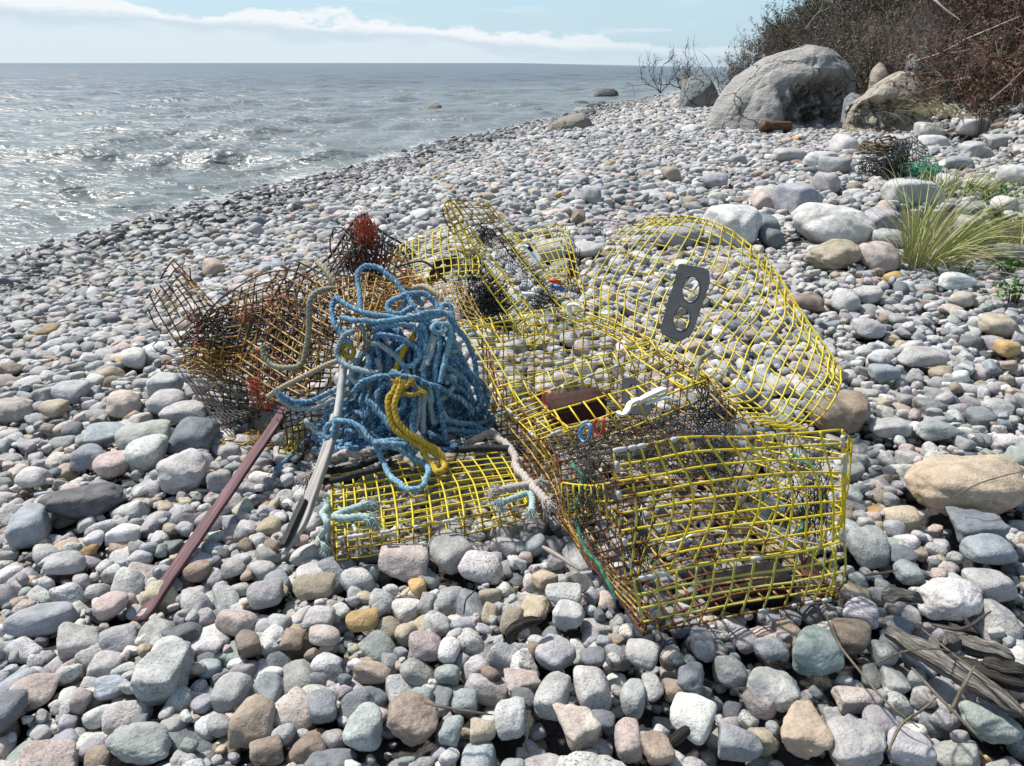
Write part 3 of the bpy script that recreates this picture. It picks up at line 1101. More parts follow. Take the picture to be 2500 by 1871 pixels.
# ------------------------------------------------------------------ individual cobbles and their labels
MARKS = [('the yellow trap with the grey brick', 1790, 1300, 260, 230), ('the flat roped yellow trap', 1060, 1230, 260, 120), ('the blue rope heap', 960, 900, 190, 220),
         ('the rusty crumpled trap', 580, 850, 220, 190), ('the purple lath', 500, 1260, 150, 200), ('the bent grey pole', 750, 1190, 60, 150),
         ('the arched yellow mesh lid', 1730, 770, 260, 220), ('the tuft of beach grass', 2290, 610, 130, 90), ('the great grey boulder', 1920, 220, 200, 100),
         ('the smooth tan boulder', 2175, 240, 100, 70), ('the broken black trap', 2160, 390, 80, 50), ('the grey driftwood', 2370, 1620, 130, 90),
         ('the leaning yellow trap', 1230, 620, 160, 120), ('the water', 500, 470, 500, 60), ('the reddish log', 1890, 310, 40, 15),
         ('the lower left corner', 40, 1840, 60, 40), ('the lower right corner', 2460, 1840, 60, 40), ('the middle of the bottom edge', 1250, 1860, 100, 20),
         ('the brown rusty peak of wire', 870, 600, 60, 60)]


def describe_stones(idx):
    taken = {}
    for k in idx:
        d = 2 * math.sqrt(S[k, 3] * S[k, 4])
        size = 'egg-sized' if d < 0.06 else 'fist-sized' if d < 0.095 else 'palm-sized' if d < 0.14 else 'head-sized' if d < 0.24 else 'very large'
        asp = S[k, 3] / S[k, 4]
        shape = 'angular' if SV[k] >= 22 else 'blocky' if SV[k] >= 15 else 'elongated' if asp > 1.45 else 'oval' if asp > 1.2 else 'rounded'
        fam = FN[SF[k]]
        u, v = PU[k], PV[k]
        near = sorted(MARKS, key=lambda m: math.hypot(max(abs(u - m[1]) - m[3], 0), max(abs(v - m[2]) - m[4], 0)))
        opts = []
        for m in near[:5]:
            du, dv = u - m[1], v - m[2]
            gap = math.hypot(max(abs(du) - m[3], 0), max(abs(dv) - m[4], 0))
            close = 'just ' if gap < 70 else 'well ' if gap > 300 else ''
            if abs(du) / m[3] > abs(dv) / m[4]:
                rel = 'left of' if du < 0 else 'right of'
            else:
                rel = 'behind' if dv < 0 else 'in front of'
            if 'corner' in m[0] or 'edge' in m[0]:
                rel = 'near'
                if gap > 160:
                    continue
                close = ''
            opts.append(f'{close}{rel} {m[0]}')
        # nearest larger individual neighbour
        oth = [j for j in idx if j != k and size_px[j] > 0.7 * size_px[k]]
        oth.sort(key=lambda j: math.hypot(PU[j] - u, PV[j] - v))
        nb = []
        for j in oth[:6]:
            if math.hypot(PU[j] - u, PV[j] - v) < 3.0 * (size_px[j] + size_px[k]) / 2:
                nb.append(FN[SF[j]])
        base = f'{size} {fam} {shape} cobble'
        cands = [f'{base} {o}' for o in opts[:1]]
        cands += [f'{base} beside a {n_} one {o}' for o in opts[:2] for n_ in nb[:3]]
        cands += [f'{base} {o}' for o in opts[1:3]]
        cands += [f'{base} {opts[0]} and {o}' for o in opts[1:]]
        cands += [f'{base} between a {n1} and a {n2} one {opts[0]}' for n1 in nb for n2 in nb if n1 != n2]
        lab = next((c for c in cands if c not in taken and len(c.split()) <= 16), cands[0])
        taken.setdefault(lab, []).append(k)
        LABELS[k] = lab


LABELS = {}
IND = list(np.where(is_ind)[0])
IND.sort(key=lambda k: -score[k])
describe_stones(IND)
for (i, lv), me in VM.items():
    if lv == 4:
        me.materials.append(MAT_STONE_O)
BIGV = {}
for k in IND:
    me = VM[(int(SV[k]), 4)]
    if len(BIGV) < 18:                      # the largest stones get a skin of their own
        (p_, pl_, ro_), sd_ = VARS[int(SV[k])]
        Vb, Tb = rock_shape(np.random.default_rng(int(k) + 7), 5, p_ * 0.95, pl_ + 8, 0.06)
        me = make_mesh('stone', Vb, None, Tb)
        me.materials.append(MAT_STONE_O)
        BIGV[k] = me
    o = bpy.data.objects.new('cobble', me)
    COL.objects.link(o)
    o.location = S[k, :3]
    o.rotation_euler = EUL[k]
    o.scale = S[k, 3:6]
    o['rock_col'] = [float(q) for q in COLR[k]]
    o['rock_par'] = [float(q) for q in PAR[k]]
    tag(o, LABELS[k], 'stone', 'cobbles lying on the beach')


# ------------------------------------------------------------------ boulders
def boulder_material(name, c0, c1, c2, scale=1.0, lich=0.0):
    M = Mat(name)
    geo = M.n('NewGeometry')
    tcn = M.n('TexCoord')
    p = tcn.outputs['Object']
    n1 = M.noise(p, 1.3 * scale, 5, 0.6, 0.3)
    n2 = M.noise(p, 9 * scale, 5, 0.68)
    n3 = M.noise(p, 60 * scale, 3, 0.7)
    mp = M.n('Mapping')
    M.l(p, mp.inputs[0])
    mp.inputs['Rotation'].default_value = (0.3, 0.5, 0.2)
    mp.inputs['Scale'].default_value = (1, 1, 5)
    n4 = M.noise(mp.outputs[0], 2.2 * scale, 5, 0.65, 0.7)
    c = M.ramp(n1, (0.3, c0), (0.55, c1), (0.75, c2))
    c = M.mix(M.rng(n4, 0.5, 0.75, 0, 0.55), c, M.mix(0.7, c, (0.09, 0.085, 0.08)))
    c = M.mix(M.rng(n2, 0.35, 0.7, 0, 0.4), c, (0.40, 0.38, 0.35))
    c = M.mix(M.rng(n3, 0.55, 0.75, 0, 0.5), c, (0.07, 0.07, 0.07))
    vo = M.n('TexVoronoi', feature='DISTANCE_TO_EDGE')
    wv_ = M.n('VectorMath', operation='MULTIPLY_ADD')
    nw = M.n('TexNoise')
    nw.inputs['Scale'].default_value = 2.2 * scale
    nw.inputs['Detail'].default_value = 5
    M.l(p, nw.inputs['Vector'])
    M.l(nw.outputs['Color'], wv_.inputs[0])
    wv_.inputs[1].default_value = (0.55 / scale,) * 3
    M.l(p, wv_.inputs[2])
    M.l(wv_.outputs[0], vo.inputs['Vector'])
    vo.inputs['Scale'].default_value = 0.85 * scale
    crack = M.rng(vo.outputs['Distance'], 0.0, 0.014)
    c = M.mix(crack, M.mix(0.42, c, (0.05, 0.05, 0.05)), c)
    stain = M.noise(p, 0.8 * scale, 6, 0.7, 0.8)
    c = M.mix(M.rng(stain, 0.52, 0.66, 0, 0.6), c, M.mix(0.6, c, (0.10, 0.09, 0.075)))
    c = M.mix(M.rng(stain, 0.40, 0.30, 0, 0.5), c, (0.55, 0.52, 0.47))
    h = M.math('ADD', M.math('MULTIPLY', crack, 1.2), M.math('MULTIPLY', n2, 1.0))
    h = M.math('ADD', h, M.math('ADD', M.math('MULTIPLY', n3, 0.2), M.math('MULTIPLY', n4, 0.8)))
    return M.set(c, 0.85, M.bump(h, 0.95, 0.07), spec=0.25)


def boulder(name, label, prof, Y, mat, depth, seed, base=None, rough=0.1, dents=(), lean=0.25, nx=210, na=130, stripes=0.0):
    """prof: pixel outline of the top from the left foot to the right foot. Built about its own foot, at forward distance Y."""
    if name == 'sea_rock':
        Y = float(land_or_sea((prof[0][0] + prof[-1][0]) / 2, max(v for _, v in prof) - 4)[1])
    P = np.array([at(u, v, Y) for u, v in prof])
    x, z = P[:, 0], P[:, 2]
    z0 = min(z[0], z[-1]) - 0.25
    xi = np.linspace(0, 1, nx)
    xi = 0.5 - 0.5 * np.cos(xi * math.pi)
    xs = x[0] + (x[-1] - x[0]) * xi
    top = np.interp(xs, x, z)
    k = np.array([.25, .5, .25])
    for _ in range(2):
        top[1:-1] = np.convolve(top, k, 'same')[1:-1]
    f = np.linspace(0, math.pi, na)
    span = x[-1] - x[0]
    wid = depth * np.clip(1 - np.abs(2 * xi - 1) ** 3.2, 0.0, 1) ** 0.6
    Xg = np.repeat(xs[:, None], na, 1)
    hh = (top - z0)[:, None]
    cf, sf = np.cos(f)[None, :], np.sin(f)[None, :]
    Yg = Y - wid[:, None] * np.sign(cf) * np.abs(cf) ** 0.75 + lean * hh * sf ** 2
    Zg = z0 + hh * sf ** 0.72
    V = np.stack([Xg, Yg, Zg], -1)
    c0 = np.array([(x[0] + x[-1]) / 2, Y, z0])
    q = (V - c0) / span
    # facets, ridges, cracks
    rgq = np.random.default_rng(seed)
    fac = np.zeros(V.shape[:2])
    pts = rgq.uniform(-0.6, 0.7, size=(26, 3)) * np.array([1, .7, .8])
    dist = np.linalg.norm(q[..., None, :] - pts, axis=-1)
    ds = np.sort(dist, axis=-1)
    fac = np.clip((ds[..., 1] - ds[..., 0]) * 3.0, 0, 0.35)
    # random cleavage planes shave the lump flat here and there
    pln = rgq.normal(size=(22, 3))
    pln[:, 1] = -np.abs(pln[:, 1])
    pln[:, 2] = np.abs(pln[:, 2]) * 0.6
    pln /= np.linalg.norm(pln, axis=1)[:, None]
    proj_ = q @ pln.T
    lim = np.quantile(proj_.reshape(-1, 22), 0.86, axis=0) * rgq.uniform(0.86, 1.04, 22)
    for kk in range(22):
        V -= (np.clip((q @ pln[kk]) - lim[kk], 0, None) * span)[..., None] * pln[kk] * np.array([0.25, 0.9, 0.25])
        q = (V - c0) / span
    nrm = q.copy()
    nrm[..., 2] -= 0.1
    nrm /= np.linalg.norm(nrm, axis=-1)[..., None] + 1e-9
    amp = np.clip((Zg - z0) / 0.3, 0, 1)
    disp = span * rough * ((fac - 0.2) * 0.8 + 0.20 * fbm(q, 3.2, 4, seed) + 0.07 * fbm(q, 14, 4, seed + 3))
    disp -= span * rough * 0.35 * np.exp(-(fbm(q, 2.4, 3, seed + 7) / 0.06) ** 2) * 0.35
    edge = np.clip(np.minimum(xi, 1 - xi) * 8, 0, 1)[:, None]
    V += nrm * (disp * edge)[..., None] * np.array([0.35, 1, 0.35])
    for (u, v, ru, rv, dp) in dents:
        pc = at(u, v, Y)
        rad = at(u + ru, v, Y)[0] - pc[0]
        rz = abs(at(u, v - rv, Y)[2] - pc[2])
        g = np.exp(-((V[..., 0] - pc[0]) / rad) ** 4 - ((V[..., 2] - pc[2]) / rz) ** 4) * (cf > -0.2)
        V[..., 1] += g * dp
        lump = fbm(V, 4.5, 3, seed + 20)
        V[..., 1] += g * 0.55 * dp * np.round(lump * 2.2) / 2.2
    i = np.arange(nx - 1)[:, None] * na
    j = np.arange(na - 1)[None, :]
    Q = np.stack([i + j, i + na + j, i + na + j + 1, i + j + 1], -1).reshape(-1, 4)
    me = make_mesh(name, (V - c0).reshape(-1, 3), Q)
    o = link(name, me, mat, None, c0)
    tag(o, label, 'boulder')
    return o


BM_GREY = boulder_material('grey_gneiss', (0.24, 0.235, 0.23), (0.36, 0.35, 0.33), (0.47, 0.45, 0.41))
BM_TAN = boulder_material('tan_granite', (0.36, 0.305, 0.235), (0.46, 0.40, 0.32), (0.54, 0.48, 0.40), 1.3)
BM_DARK = boulder_material('green_grey_rock', (0.12, 0.145, 0.145), (0.19, 0.215, 0.21), (0.28, 0.29, 0.28), 0.8)
BM_SAND = boulder_material('sandy_till', (0.26, 0.20, 0.13), (0.37, 0.29, 0.19), (0.45, 0.37, 0.26), 1.5)
BM_WET = boulder_material('wet_rock', (0.035, 0.038, 0.04), (0.06, 0.06, 0.06), (0.09, 0.085, 0.075), 1.0)
BM_LEDGE = boulder_material('pale_ledge', (0.17, 0.155, 0.13), (0.27, 0.245, 0.2), (0.36, 0.33, 0.28), 1.0)

boulder('boulder', 'great grey rock with a ridged pale crown and a dark broken hollow front', [(1722, 318), (1728, 300), (1765, 247), (1821, 176), (1860, 152), (1901, 128), (1957, 122), (1985, 114), (2000, 106), (2065, 111), (2090, 124), (2110, 139), (2133, 172), (2139, 200), (2121, 235), (2100, 290), (2085, 318)], 15.6, BM_GREY, 1.15, 3,
        rough=0.16, dents=[(1985, 262, 85, 62, 0.8)])
boulder('boulder', 'smooth tan rounded boulder with an overhung shaded front beside the grey one', [(2062, 320), (2071, 283), (2110, 247), (2145, 216), (2178, 196), (2223, 173), (2246, 171), (2262, 192), (2269, 213), (2277, 270), (2282, 318)], 13.9, BM_TAN, 0.62, 9,
        rough=0.10, dents=[(2160, 285, 70, 38, 0.4)])
boulder('boulder', 'dark green grey cracked rock at the foot of the far bank', [(1660, 246), (1666, 215), (1690, 190), (1730, 173), (1742, 182), (1752, 205), (1757, 246)], 24.0, BM_DARK, 0.7, 15, rough=0.12)
boulder('boulder', 'brown weathered rock half hidden behind the dark green grey one', [(1661, 240), (1664, 190), (1676, 177), (1700, 178), (1715, 195), (1722, 240)], 25.6, BM_LEDGE, 0.5, 17, rough=0.1)
boulder('eroded_bluff', 'bare sandy face of eroded bank between the grey boulder and russet scrub', [(2100, 280), (2128, 205), (2150, 160), (2180, 138), (2205, 118), (2232, 103), (2262, 108), (2290, 122), (2315, 160), (2350, 280)], 16.6, BM_SAND, 0.8, 23, rough=0.13)
bpy.data.objects['eroded_bluff']['category'] = 'bank'
boulder('boulder', 'flat leaning slab lodged between the grey boulder and the sandy bluff', [(2128, 190), (2136, 170), (2160, 150), (2168, 148), (2173, 165), (2176, 186)], 15.3, BM_TAN, 0.25, 29, rough=0.06, nx=60, na=40)
boulder('boulder', 'white round stone perched high on the sandy bluff', [(2216, 158), (2220, 141), (2232, 131), (2248, 133), (2256, 146), (2254, 158)], 15.2, boulder_material('white_stone', (.45, .45, .45), (.55, .55, .54), (.62, .62, .6), 3), 0.2, 31, rough=0.05, nx=60, na=40)
boulder('boulder', 'small pale blue stone wedged between the two large boulders', [(2062, 262), (2070, 240), (2090, 226), (2112, 230), (2118, 250), (2112, 262)], 14.4, boulder_material('blue_stone', (.25, .28, .32), (.33, .36, .4), (.42, .44, .46), 3), 0.25, 37, rough=0.05, nx=60, na=40)
# rocks in the shallows
boulder('sea_rock', 'largest black rock standing in the sea off the far point', [(1440, 241), (1452, 228), (1474, 217), (1500, 217), (1512, 224), (1514, 241)], 38.0, BM_WET, 0.6, 41, rough=0.08, nx=70, na=40)
boulder('sea_rock', 'long pale ledge running from the shingle into the sea', [(1328, 318), (1345, 305), (1368, 288), (1400, 276), (1425, 272), (1440, 284), (1448, 300)], 24.6, BM_LEDGE, 0.55, 43, rough=0.06, nx=70, na=40)
boulder('sea_rock', 'dark flat rock at the seaward tip of the pale ledge', [(1415, 284), (1425, 270), (1450, 264), (1458, 270), (1460, 284)], 26.4, BM_WET, 0.35, 47, rough=0.08, nx=60, na=36)
boulder('sea_rock', 'grey rounded rock alone in the waves far from the beach', [(1034, 270), (1044, 255), (1060, 247), (1074, 255), (1084, 270)], 24.5, BM_LEDGE, 0.3, 53, rough=0.06, nx=60, na=36)
boulder('sea_rock', 'small black rock in the water left of the pale ledge', [(1304, 277), (1310, 267), (1318, 263), (1328, 270), (1331, 277)], 27.5, BM_WET, 0.25, 59, rough=0.08, nx=50, na=30)
for q, (u, v, ww, lab) in enumerate([(1420, 252, 24, 'low dark reef left of the largest black rock'), (1452, 259, 26, 'flat wet rock awash in front of the largest black rock'), (1470, 252, 14, 'pointed little black rock in front of the largest sea rock'), (1165, 335, 24, 'dark wet rock at the edge of the shingle'), (1215, 338, 22, 'black weedy rock where the shingle meets the waves'), (1540, 248, 40, 'pale flat rock at the water line near the far point')]):
    p = onz(u, v + 4, SEA)
    Yq = p[1]
    boulder('sea_rock', lab, [(u - ww, v + 5), (u - ww * .6, v - 4), (u, v - 7), (u + ww * .6, v - 4), (u + ww, v + 5)], Yq, BM_LEDGE if q == 5 else BM_WET, ww * Yq / FPX * 0.7, 60 + q, rough=0.1, nx=40, na=24)

# ------------------------------------------------------------------ shrubs on the bank
def bark(name, c0, c1):
    M = Mat(name)
    t = M.n('TexCoord')
    n1 = M.noise(t.outputs['Object'], 6, 3, 0.6)
    return M.set(M.ramp(n1, (0.35, c0), (0.65, c1)), 0.9)


def leafmat(name, *cols):
    M = Mat(name)
    t = M.n('TexCoord')
    n1 = M.noise(t.outputs['Object'], 3.5, 4, 0.75)
    k = np.linspace(0.3, 0.7, len(cols))
    c = M.ramp(n1, *[(float(a), b) for a, b in zip(k, cols)])
    return M.set(c, 0.7)


BARK_G = bark('grey_twig', (0.085, 0.07, 0.06), (0.22, 0.195, 0.175))
BARK_B = bark('brown_twig', (0.03, 0.022, 0.018), (0.085, 0.064, 0.05))
BARK_W = bark('bleached_twig', (0.25, 0.23, 0.21), (0.42, 0.4, 0.37))
LEAF_R = leafmat('russet_leaf', (0.035, 0.014, 0.009), (0.10, 0.035, 0.014), (0.19, 0.07, 0.022))
LEAF_O = leafmat('olive_leaf', (0.045, 0.045, 0.02), (0.10, 0.095, 0.04), (0.17, 0.13, 0.065))
LEAF_B = leafmat('brown_leaf', (0.045, 0.035, 0.024), (0.10, 0.075, 0.05), (0.19, 0.145, 0.095))


def shrub_meshes(seed, stems, H, spread, leaves, leafsize, droop=0.0):
    rgq = np.random.default_rng(seed)
    B = MB()
    tips = []

    def twig(p, d, Lg, r, depth):
        n = 6 if depth == 0 else 4
        pts = [np.array(p)]
        d = d / np.linalg.norm(d)
        for i in range(n):
            d = d + rgq.normal(size=3) * (0.22 if depth == 0 else 0.3) + np.array([0, 0, 0.05 - droop * i / n])
            d /= np.linalg.norm(d)
            pts.append(pts[-1] + d * Lg / n)
        pts = np.array(pts)
        B.tube(pts, np.linspace(r, r * 0.35, len(pts)), 3, cap=False)
        tips.append((pts, depth))
        if depth < 2:
            for _ in range(5 if depth == 0 else 3):
                i = rgq.integers(1, n + 1)
                e = d + rgq.normal(size=3) * 0.75 + np.array([0, 0, 0.15])
                twig(pts[i], e, Lg * rgq.uniform(0.35, 0.65), r * 0.55, depth + 1)
    for _ in range(stems):
        a = rgq.uniform(0, 6.28)
        t = rgq.uniform(0.05, spread)
        twig(np.array([math.cos(a), math.sin(a), 0]) * rgq.uniform(0, 0.25) * H, np.array([math.cos(a) * math.sin(t), math.sin(a) * math.sin(t), math.cos(t)]),
             H * rgq.uniform(0.6, 1.05), 0.011 * H, 0)
    V = np.concatenate(B.V)
    mb = make_mesh('branches', V, np.concatenate(B.Q))
    ml = None
    if leaves:
        allp = [(p, dd) for p, dd in tips if dd > 0]
        idx = rgq.integers(0, len(allp), leaves)
        f = rgq.random(leaves)
        C = np.array([allp[i][0][0] * (1 - q) + allp[i][0][-1] * q for i, q in zip(idx, f)])
        C += rgq.normal(size=C.shape) * 0.03
        a = rgq.normal(size=C.shape)
        a /= np.linalg.norm(a, axis=1)[:, None]
        b = np.cross(a, rgq.normal(size=C.shape))
        b /= np.linalg.norm(b, axis=1)[:, None]
        c = np.cross(a, b)
        s = leafsize * rgq.uniform(0.5, 1.3, (leaves, 1))
        Vl = np.stack([C - a * s, C + b * s * .45 + c * s * .15, C + a * s, C - b * s * .45 + c * s * .15], 1).reshape(-1, 3)
        k = np.arange(leaves)[:, None] * 4
        ml = make_mesh('foliage', Vl, np.concatenate([k, k + 1, k + 2, k + 3], 1), None, False)
    return mb, ml


KINDS = []
for sd, st, H, sp, lv, ls, bk, lf, nm in [
        (1, 15, 1.25, 0.9, 0, 0, BARK_G, None, 'bare'), (2, 17, 1.1, 1.1, 0, 0, BARK_B, None, 'bare'), (3, 15, 1.35, 0.8, 500, 0.028, BARK_G, LEAF_B, 'bare'),
        (4, 15, 1.2, 1.1, 2400, 0.034, BARK_G, LEAF_R, 'russet'), (5, 15, 1.4, 1.0, 2800, 0.036, BARK_G, LEAF_R, 'russet'),
        (6, 15, 1.15, 1.0, 1900, 0.034, BARK_B, LEAF_O, 'olive'), (7, 16, 1.1, 1.0, 1500, 0.032, BARK_B, LEAF_B, 'brown'), (8, 15, 1.1, 1.2, 1100, 0.03, BARK_G, LEAF_B, 'brown')]:
    mb, ml = shrub_meshes(sd, st, H, sp, lv, ls)
    mb.materials.append(bk)
    if ml:
        ml.materials.append(lf)
    KINDS.append((nm, mb, ml))
WORDS = {'bare': 'leafless shrub', 'russet': 'rust-red shrub', 'olive': 'olive bush', 'brown': 'withered bramble'}
rgs = np.random.default_rng(77)
spots = []
yy = 7.0
while yy < 40:
    step = 0.95 + max(0, yy - 14) * 0.03
    xt = np.interp(yy, _toe[:, 1], _toe[:, 0])
    xx = xt + 0.25
    while xx < xt + 9:
        spots.append((xx + rgs.normal() * .25, yy + rgs.normal() * .25))
        xx += step
    yy += step
sh_used = {}
nsh = 0
for (x, y) in spots:
    z = float(gh(x, y))
    u, v, dpt = proj((x, y, z + 0.5))
    if not (1600 < u < 2600 and -120 < v < 420):
        continue
    t = x - np.interp(y, _toe[:, 1], _toe[:, 0])
    if v > 170 and t < 0.8 and 1660 < u < 2300 and y > 12 and rgs.random() < 0.5:
        continue
    if u > 2290 and v > 215 and rgs.random() < 0.85:
        continue
    r = rgs.random()
    if (u > 2330 and v < 215 and r < .6) or (u > 2150 and v < 90 and r < 0.4) or (u > 2280 and v < 230 and r < 0.4):
        k = int(rgs.choice([3, 4]))
    elif u < 1950 and v < 160:
        k = int(rgs.choice([5, 5, 2, 6, 0, 1]))
    else:
        k = int(rgs.choice([0, 0, 2, 6, 7, 5, 1, 5]))
    nm, mb, ml = KINDS[k]
    row = 'on the crest' if v < 0 else 'under the crest' if v < 60 else 'high up' if v < 110 else 'half way up' if v < 160 else 'low down' if v < 200 else 'at the foot'
    side = ('at the seaward end of the bank' if u < 1740 else 'behind the great boulder\'s left' if u < 1860 else 'behind the great boulder\'s crown' if u < 1990 else 'behind the great boulder\'s right' if u < 2120 else 'above the sandy bluff' if u < 2220 else 'right of the sandy bluff' if u < 2330 else 'near the right edge' if u < 2440 else 'at the right edge')
    lab = f'{WORDS[nm]} {row} {side}'
    depthw = 'near' if y < 13 else 'middling' if y < 20 else 'far'
    root = thing('shrub', lab, 'shrub', (x, y, z - 0.08), 'shrubs growing on the bank')
    root.rotation_euler = (rgs.normal() * .12, rgs.normal() * .12 - 0.15, rgs.uniform(0, 6.28))
    s = rgs.uniform(0.75, 1.15) * (1.15 if nm == 'russet' else 1.0)
    root.scale = (s, s, s * rgs.uniform(.8, 1.1))
    sh_used.setdefault(lab, []).append((root, x, y))
    b = bpy.data.objects.new('branches', mb)
    COL.objects.link(b)
    b.parent = root
    if ml:
        f = bpy.data.objects.new('foliage', ml)
        COL.objects.link(f)
        f.parent = root
    nsh += 1
# shrubs that share a description: tell them apart by their place in the row
ORD = {2: ['left of two', 'right of two'], 3: ['left of three', 'middle of three', 'right of three'], 4: ['first of four', 'second of four', 'third of four', 'last of four']}
for n_ in range(5, 12):
    ORD[n_] = [w_ + ' from the left' for w_ in ('first', 'second', 'third', 'fourth', 'fifth', 'sixth', 'seventh', 'eighth', 'ninth', 'tenth', 'eleventh')][:n_]
for lab, L_ in sh_used.items():
    if 2 <= len(L_) <= 11:
        L_.sort(key=lambda q: q[1] / q[2])
        for w_, (root, _, _) in zip(ORD[len(L_)], L_):
            root['label'] = f'{lab}, {w_}'
print('shrubs', nsh)

# bleached bare limbs lying on the bank, and the leafless sapling at the point
def limb(name, label, pts, r, mat, cat='branch', kids=(), grp=None):
    P = [np.array(at(*q)) if len(q) == 3 else ground_hit(q[0], q[1], 0.05) for q in pts]
    B = MB()
    c = spline(P, 24)
    B.tube(c, np.linspace(r, r * .4, 24), 6)
    for kd in kids:
        k = spline([np.array(at(*q)) for q in kd], 12)
        B.tube(k, np.linspace(r * .5, r * .2, 12), 5)
    o = B.build(name, mat)
    c0 = Vector(c[0])
    o.data.transform(Matrix.Translation(-c0))
    o.location = c0
    return tag(o, label, cat, grp)


limb('fallen_branch', 'bleached grey branch lying across the russet scrub', [(2240, 148, 14.6), (2300, 128, 13.5), (2350, 100, 12.6), (2420, 70, 11.8), (2490, 40, 11)], 0.015, BARK_W, kids=[[(2300, 128, 13.5), (2330, 128, 13.2), (2365, 122, 12.8)], [(2350, 100, 12.6), (2330, 70, 12.7), (2340, 40, 12.6)]])
limb('fallen_branch', 'thin pale branch slanting up from the stones at the right edge', [(2418, 244, 9.6), (2450, 218, 9.3), (2480, 190, 9.0), (2520, 150, 8.7)], 0.009, BARK_W, kids=[[(2450, 218, 9.3), (2470, 200, 9.3), (2475, 170, 9.2)]])
limb('fallen_branch', 'pale forked twig standing on the brow above the great boulder', [(1968, 70, 17.5), (1985, 45, 17.4), (2005, 20, 17.3), (2010, -10, 17.2)], 0.012, BARK_W, kids=[[(1985, 45, 17.4), (1970, 25, 17.4), (1960, 5, 17.4)], [(1995, 32, 17.3), (2020, 22, 17.3), (2040, 10, 17.3)]])
limb('fallen_branch', 'long thin bleached stick leaning in the upper right scrub', [(2282, 0, 13.5), (2310, 25, 13.3), (2345, 50, 13.1)], 0.02, BARK_W)
limb('fallen_branch', 'curved pale root arching out of the bank by the tan boulder', [(2290, 200, 13.6), (2330, 195, 13.0), (2370, 190, 12.4), (2400, 205, 12.0)], 0.015, BARK_W, kids=[[(2330, 195, 13.0), (2345, 215, 12.8), (2350, 235, 12.6)]])
for lab, (u0, v0), Yq, sc_ in [('leafless black sapling leaning out over the sea at the point', (1612, 228), 27.0, 1.0), ('low bare sapling behind the dark green grey rock', (1668, 222), 25.2, 0.9)]:
    B = MB()
    rgq = np.random.default_rng(int(u0))
    base = at(u0, v0, Yq)

    def br(p, d, L_, r, dep):
        pts = [p]
        for i in range(6):
            d = d + rgq.normal(size=3) * .18
            d /= np.linalg.norm(d)
            pts.append(pts[-1] + d * L_ / 6)
        B.tube(np.array(pts), np.linspace(r, r * .4, 7), 4)
        if dep < 3:
            for _ in range(4):
                br(pts[rgq.integers(2, 7)], d + rgq.normal(size=3) * .6 + np.array([0, 0, .2]), L_ * .55, r * .55, dep + 1)
    for q in range(5):
        br(base, np.array([-0.9 + 0.45 * q, rgq.normal() * .4, 0.75]), 0.95 * sc_, 0.016, 0)
    o = B.build('bare_sapling', BARK_B)
    o.data.transform(Matrix.Translation(-Vector(base)))
    o.location = base
    tag(o, lab, 'sapling')
# ------------------------------------------------------------------ wire, rope, net materials
def wire_material(name, paint, paint2, rust=(0.14, 0.05, 0.018), dark=(0.028, 0.02, 0.016), bias=0.0, rust2=(0.24, 0.095, 0.025)):
    M = Mat(name)
    a = M.n('Attribute', attribute_name='rust')
    geo = M.n('NewGeometry')
    p = geo.outputs['Position']
    n1 = M.noise(p, 38, 4, 0.65)
    n2 = M.noise(p, 9, 3, 0.6)
    n3 = M.noise(p, 240, 2, 0.6)
    f = M.math('ADD', M.math('ADD', a.outputs['Fac'], bias), M.math('MULTIPLY', M.math('SUBTRACT', M.math('ADD', n1, M.math('MULTIPLY', n2, 0.6)), 0.8), 1.7))
    pc = M.mix(M.rng(n2, 0.35, 0.65), paint, paint2)
    rc = M.mix(M.rng(n1, 0.45, 0.65), rust, rust2)
    rc = M.mix(M.rng(n3, 0.4, 0.6, 0, 0.5), rc, dark)
    c = M.mix(M.rng(f, 0.42, 0.58), pc, rc)
    c = M.mix(M.rng(f, 0.95, 1.25), c, dark)
    return M.set(c, M.rng(f, 0.4, 0.6, 0.42, 0.85), M.bump(n3, 0.4, 0.0012), spec=0.4)


W_YEL = wire_material('yellow_coated_wire', (0.66, 0.50, 0.022), (0.58, 0.50, 0.04))
W_GRN = wire_material('weathered_green_yellow_wire', (0.40, 0.40, 0.09), (0.50, 0.46, 0.08))
W_OCH = wire_material('rusted_yellow_wire', (0.47, 0.30, 0.04), (0.36, 0.24, 0.06), bias=0.08)
W_BLK = wire_material('black_rusted_wire', (0.03, 0.028, 0.026), (0.045, 0.04, 0.035), rust=(0.06, 0.022, 0.012), rust2=(0.10, 0.036, 0.014))
W_RST = wire_material('rust_eaten_wire', (0.40, 0.23, 0.035), (0.30, 0.17, 0.04), rust=(0.05, 0.02, 0.010), bias=0.16, rust2=(0.19, 0.07, 0.018))
W_DGR = wire_material('dark_green_wire', (0.012, 0.03, 0.028), (0.02, 0.035, 0.035), rust=(0.05, 0.02, 0.012))


def plain(name, c, c2=None, rough=0.6, scale=40, bump=0.3, bd=0.002, spec=0.4):
    M = Mat(name)
    t = M.n('NewGeometry')
    n1 = M.noise(t.outputs['Position'], scale, 4, 0.65)
    n2 = M.noise(t.outputs['Position'], scale * 5, 3, 0.6)
    cc = M.ramp(n1, (0.35, c), (0.65, c2 or tuple(q * 1.3 for q in c)))
    return M.set(cc, rough, M.bump(n2, bump, bd), spec=spec)


